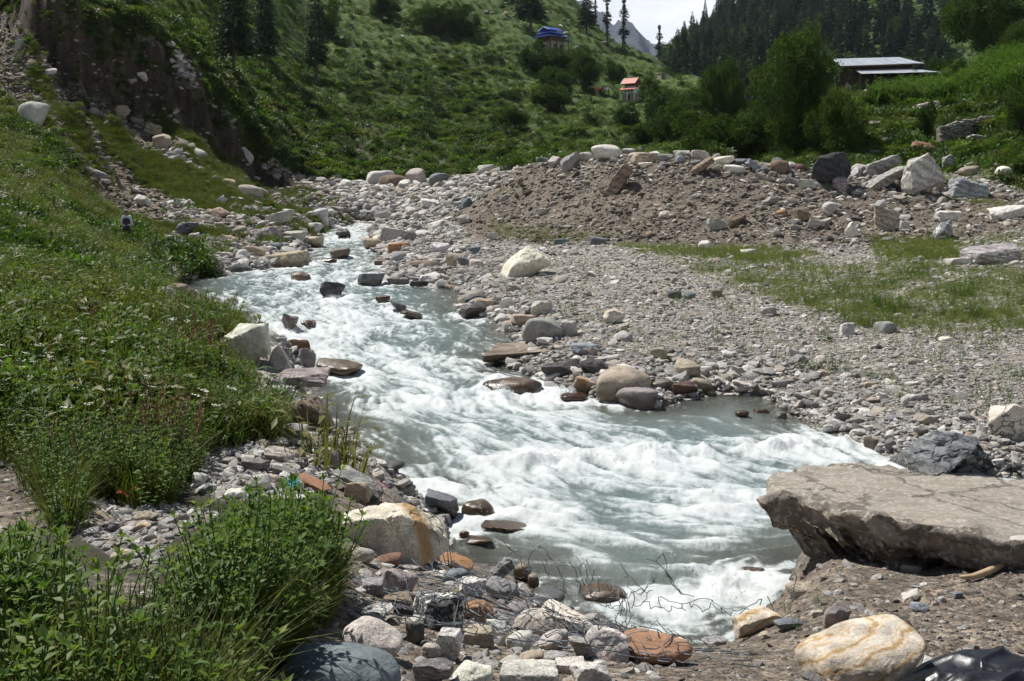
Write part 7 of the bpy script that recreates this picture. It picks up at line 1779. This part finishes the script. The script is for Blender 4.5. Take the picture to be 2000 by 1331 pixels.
def hexnet(nu, nv, cell, fn, rs, keep, jit=.18):
    pts = {}; paths = []
    def node(i, j): return (i, j)
    def pos(k_):
        if k_ not in pts:
            i, j = k_; uu = i * .5 * cell * 1.0; vv = (j * .866 + (.14 if (i + j) % 2 else -.14)) * cell
            r = rs.normal(size=2) * jit * cell; pts[k_] = (uu + r[0], vv + r[1])
        return pts[k_]
    for i in range(nu):
        for j in range(nv):
            if rs.rand() < keep and i + 1 < nu: paths.append((pos((i, j)), pos((i + 1, j))))
            if (i + j) % 2 == 1 and j + 1 < nv and rs.rand() < keep: paths.append((pos((i, j)), pos((i, j + 1))))
    out = []
    for a_, b_ in paths:
        a_, b_ = np.array(a_), np.array(b_); m_ = (a_ + b_) / 2 + rs.normal(size=2) * .10 * cell
        P = [fn(*a_), fn(*m_), fn(*b_)]
        if any(p is None for p in P): continue
        out.append((np.array(P), [.0032] * 3))
    return out
rs = np.random.RandomState(21)
def drape(u_, v_):
    X_ = -.82 + u_ + .10 * v_; Y_ = 5.0 + v_
    if X_ > 1.3 - (Y_ - 5) * .22: return None
    return np.array([X_, Y_, top_at(X_, Y_) + .012 + .05 * max(0, pn3(X_ * 2.2, Y_ * 2.2, 3.0))])
paths = hexnet(44, 40, .10, drape, rs, .42)
# loose tails of wire
for k_ in range(60):
    X_ = rs.uniform(-.6, .9); Y_ = rs.uniform(5.1, 8.2); a = rs.uniform(0, 6.28); P = []
    for q_ in range(7):
        P.append(np.array([X_, Y_, top_at(X_, Y_) + .015 + .10 * math.sin(q_ * .5) * rs.uniform(.3, 1)])); a += rs.normal() * .6; X_ += .06 * math.cos(a); Y_ += .06 * math.sin(a)
    paths.append((np.array(P), [.0024] * 7))
def net(name, paths, label):
    org = np.mean([p[0][0] for p in paths], axis=0); link(name, tubes_mesh(name, [(p - org, r) for p, r in paths], 4), M_WIRE, label=label, cat='wire netting', loc=org)
net('wire_netting', paths, 'torn galvanised wire netting draped over the caged stones')
def strip_net(name, guide, width, seed, label, keep=.62, curl=.25, jit=.28):
    rs = np.random.RandomState(seed); G = np.array([W3(*g_) for g_ in guide]); sl = np.concatenate([[0], np.cumsum(np.linalg.norm(np.diff(G, axis=0), axis=1))])
    def fn(u_, v_):
        if u_ > sl[-1]: return None
        p_ = np.array([np.interp(u_, sl, G[:, k_]) for k_ in range(3)]); ph = 1.5 * pn3(u_ * 1.4, 0.3, seed) + v_ * 3
        wob = np.array([pn3(u_ * 4, v_ * 6, seed + 1.), pn3(u_ * 4, v_ * 6, seed + 7.), pn3(u_ * 4, v_ * 6, seed + 13.)]) * curl * .4
        q_ = p_ + wob + np.array([0, math.sin(ph) * v_ * .5, -v_ * (.75 + .25 * math.cos(ph))])
        q_[2] = max(q_[2], float(zw(q_[1])) - .02); return q_
    paths = hexnet(int(sl[-1] / .05) + 2, max(int(width / .0866), 2), .10, fn, rs, keep, jit)
    net(name, paths, label)
strip_net('wire_netting', [(985,1062,8.5),(1040,1075,8.4),(1100,1088,8.3),(1160,1112,8.1),(1205,1150,7.8),(1235,1195,7.4)], .42, 5, 'upright sheet of torn wire netting at the water edge of the cage', .86, .2, .17)
strip_net('wire_netting', [(1190,1150,8.0),(1250,1160,7.8),(1310,1172,7.6),(1380,1180,7.4),(1440,1188,7.2),(1520,1178,7.3)], .24, 8, 'long sagging strip of wire netting stretched over the water', .85, .18, .17)
strip_net('wire_netting', [(1215,1108,8.5),(1240,1125,8.4),(1262,1112,8.4),(1290,1118,8.35),(1320,1138,8.3),(1345,1150,8.3)], .22, 11, 'dark crumpled clump of wire netting above the rapids', .8, .35, .4)
pts = [W3(1553,1168,7.5), W3(1550,1150,7.5), W3(1556,1128,7.5), W3(1552,1118,7.5)]
net('wire', [(np.array(pts), [.003] * 4)] + [(np.array([W3(1556 + 14 * math.cos(t_ * .9), 1150 + 10 * math.sin(t_ * .9) + k_ * 6, 7.5 - .08 * math.sin(t_)) for t_ in range(7)]), [.0026] * 7) for k_ in range(3)], 'twisted wire end knotted round the brown cobble')

# ------------------------------------------------------------------ spray thrown up by the white water
rs = np.random.RandomState(33); wv_ = np.clip(foam - .75, 0, 1) ** 2 * np.clip(turb, 0, 1) * (y * y) * (wave > .02) * np.minimum(.02 * 400 / y, 1)
pk = rs.choice(nk, 9000, p=wv_ / wv_.sum()); hh_ = np.abs(rs.normal(0, .10, 9000)) * (.25 + 3 * np.clip(wave[pk], 0, .2))
sp_ = np.stack([x[pk] + rs.normal(0, .05, 9000), y[pk] + rs.normal(0, .05, 9000), zz[pk] + hh_], 1); ss_ = np.exp(rs.normal(math.log(.0026), .4, 9000)) * np.clip(y[pk] / 13, .8, 2.2)
dm = mesh_from('drop', ICO[2][0], ICO[2][1])
node_scatter('spray', sp_, np.zeros((9000, 3)), np.stack([ss_, ss_, ss_], 1), np.zeros(9000, int), [proto('drop', dm, simple_mat('white_drop', (.85,.88,.88), .3, .03))], 'white spray drops above the rapids')
# ------------------------------------------------------------------ valley air
bm = bmesh.new(); bm_box(bm, -4200, 4200, -150, 6400, -1.5, 1500)
hz = bpy.data.meshes.new('haze'); bm.to_mesh(hz); bm.free()
mh = bpy.data.materials.new('valley_haze'); mh.use_nodes = True; mh.node_tree.nodes.clear()
ho = mh.node_tree.nodes.new('ShaderNodeOutputMaterial'); hv = mh.node_tree.nodes.new('ShaderNodeVolumePrincipled')
hv.inputs['Color'].default_value = (.72, .84, 1, 1); hv.inputs['Density'].default_value = 0.00004; hv.inputs['Anisotropy'].default_value = 0.2
mh.node_tree.links.new(hv.outputs[0], ho.inputs['Volume'])
link('haze', hz, mh, kind='stuff', label='faint blue haze in the far valley')
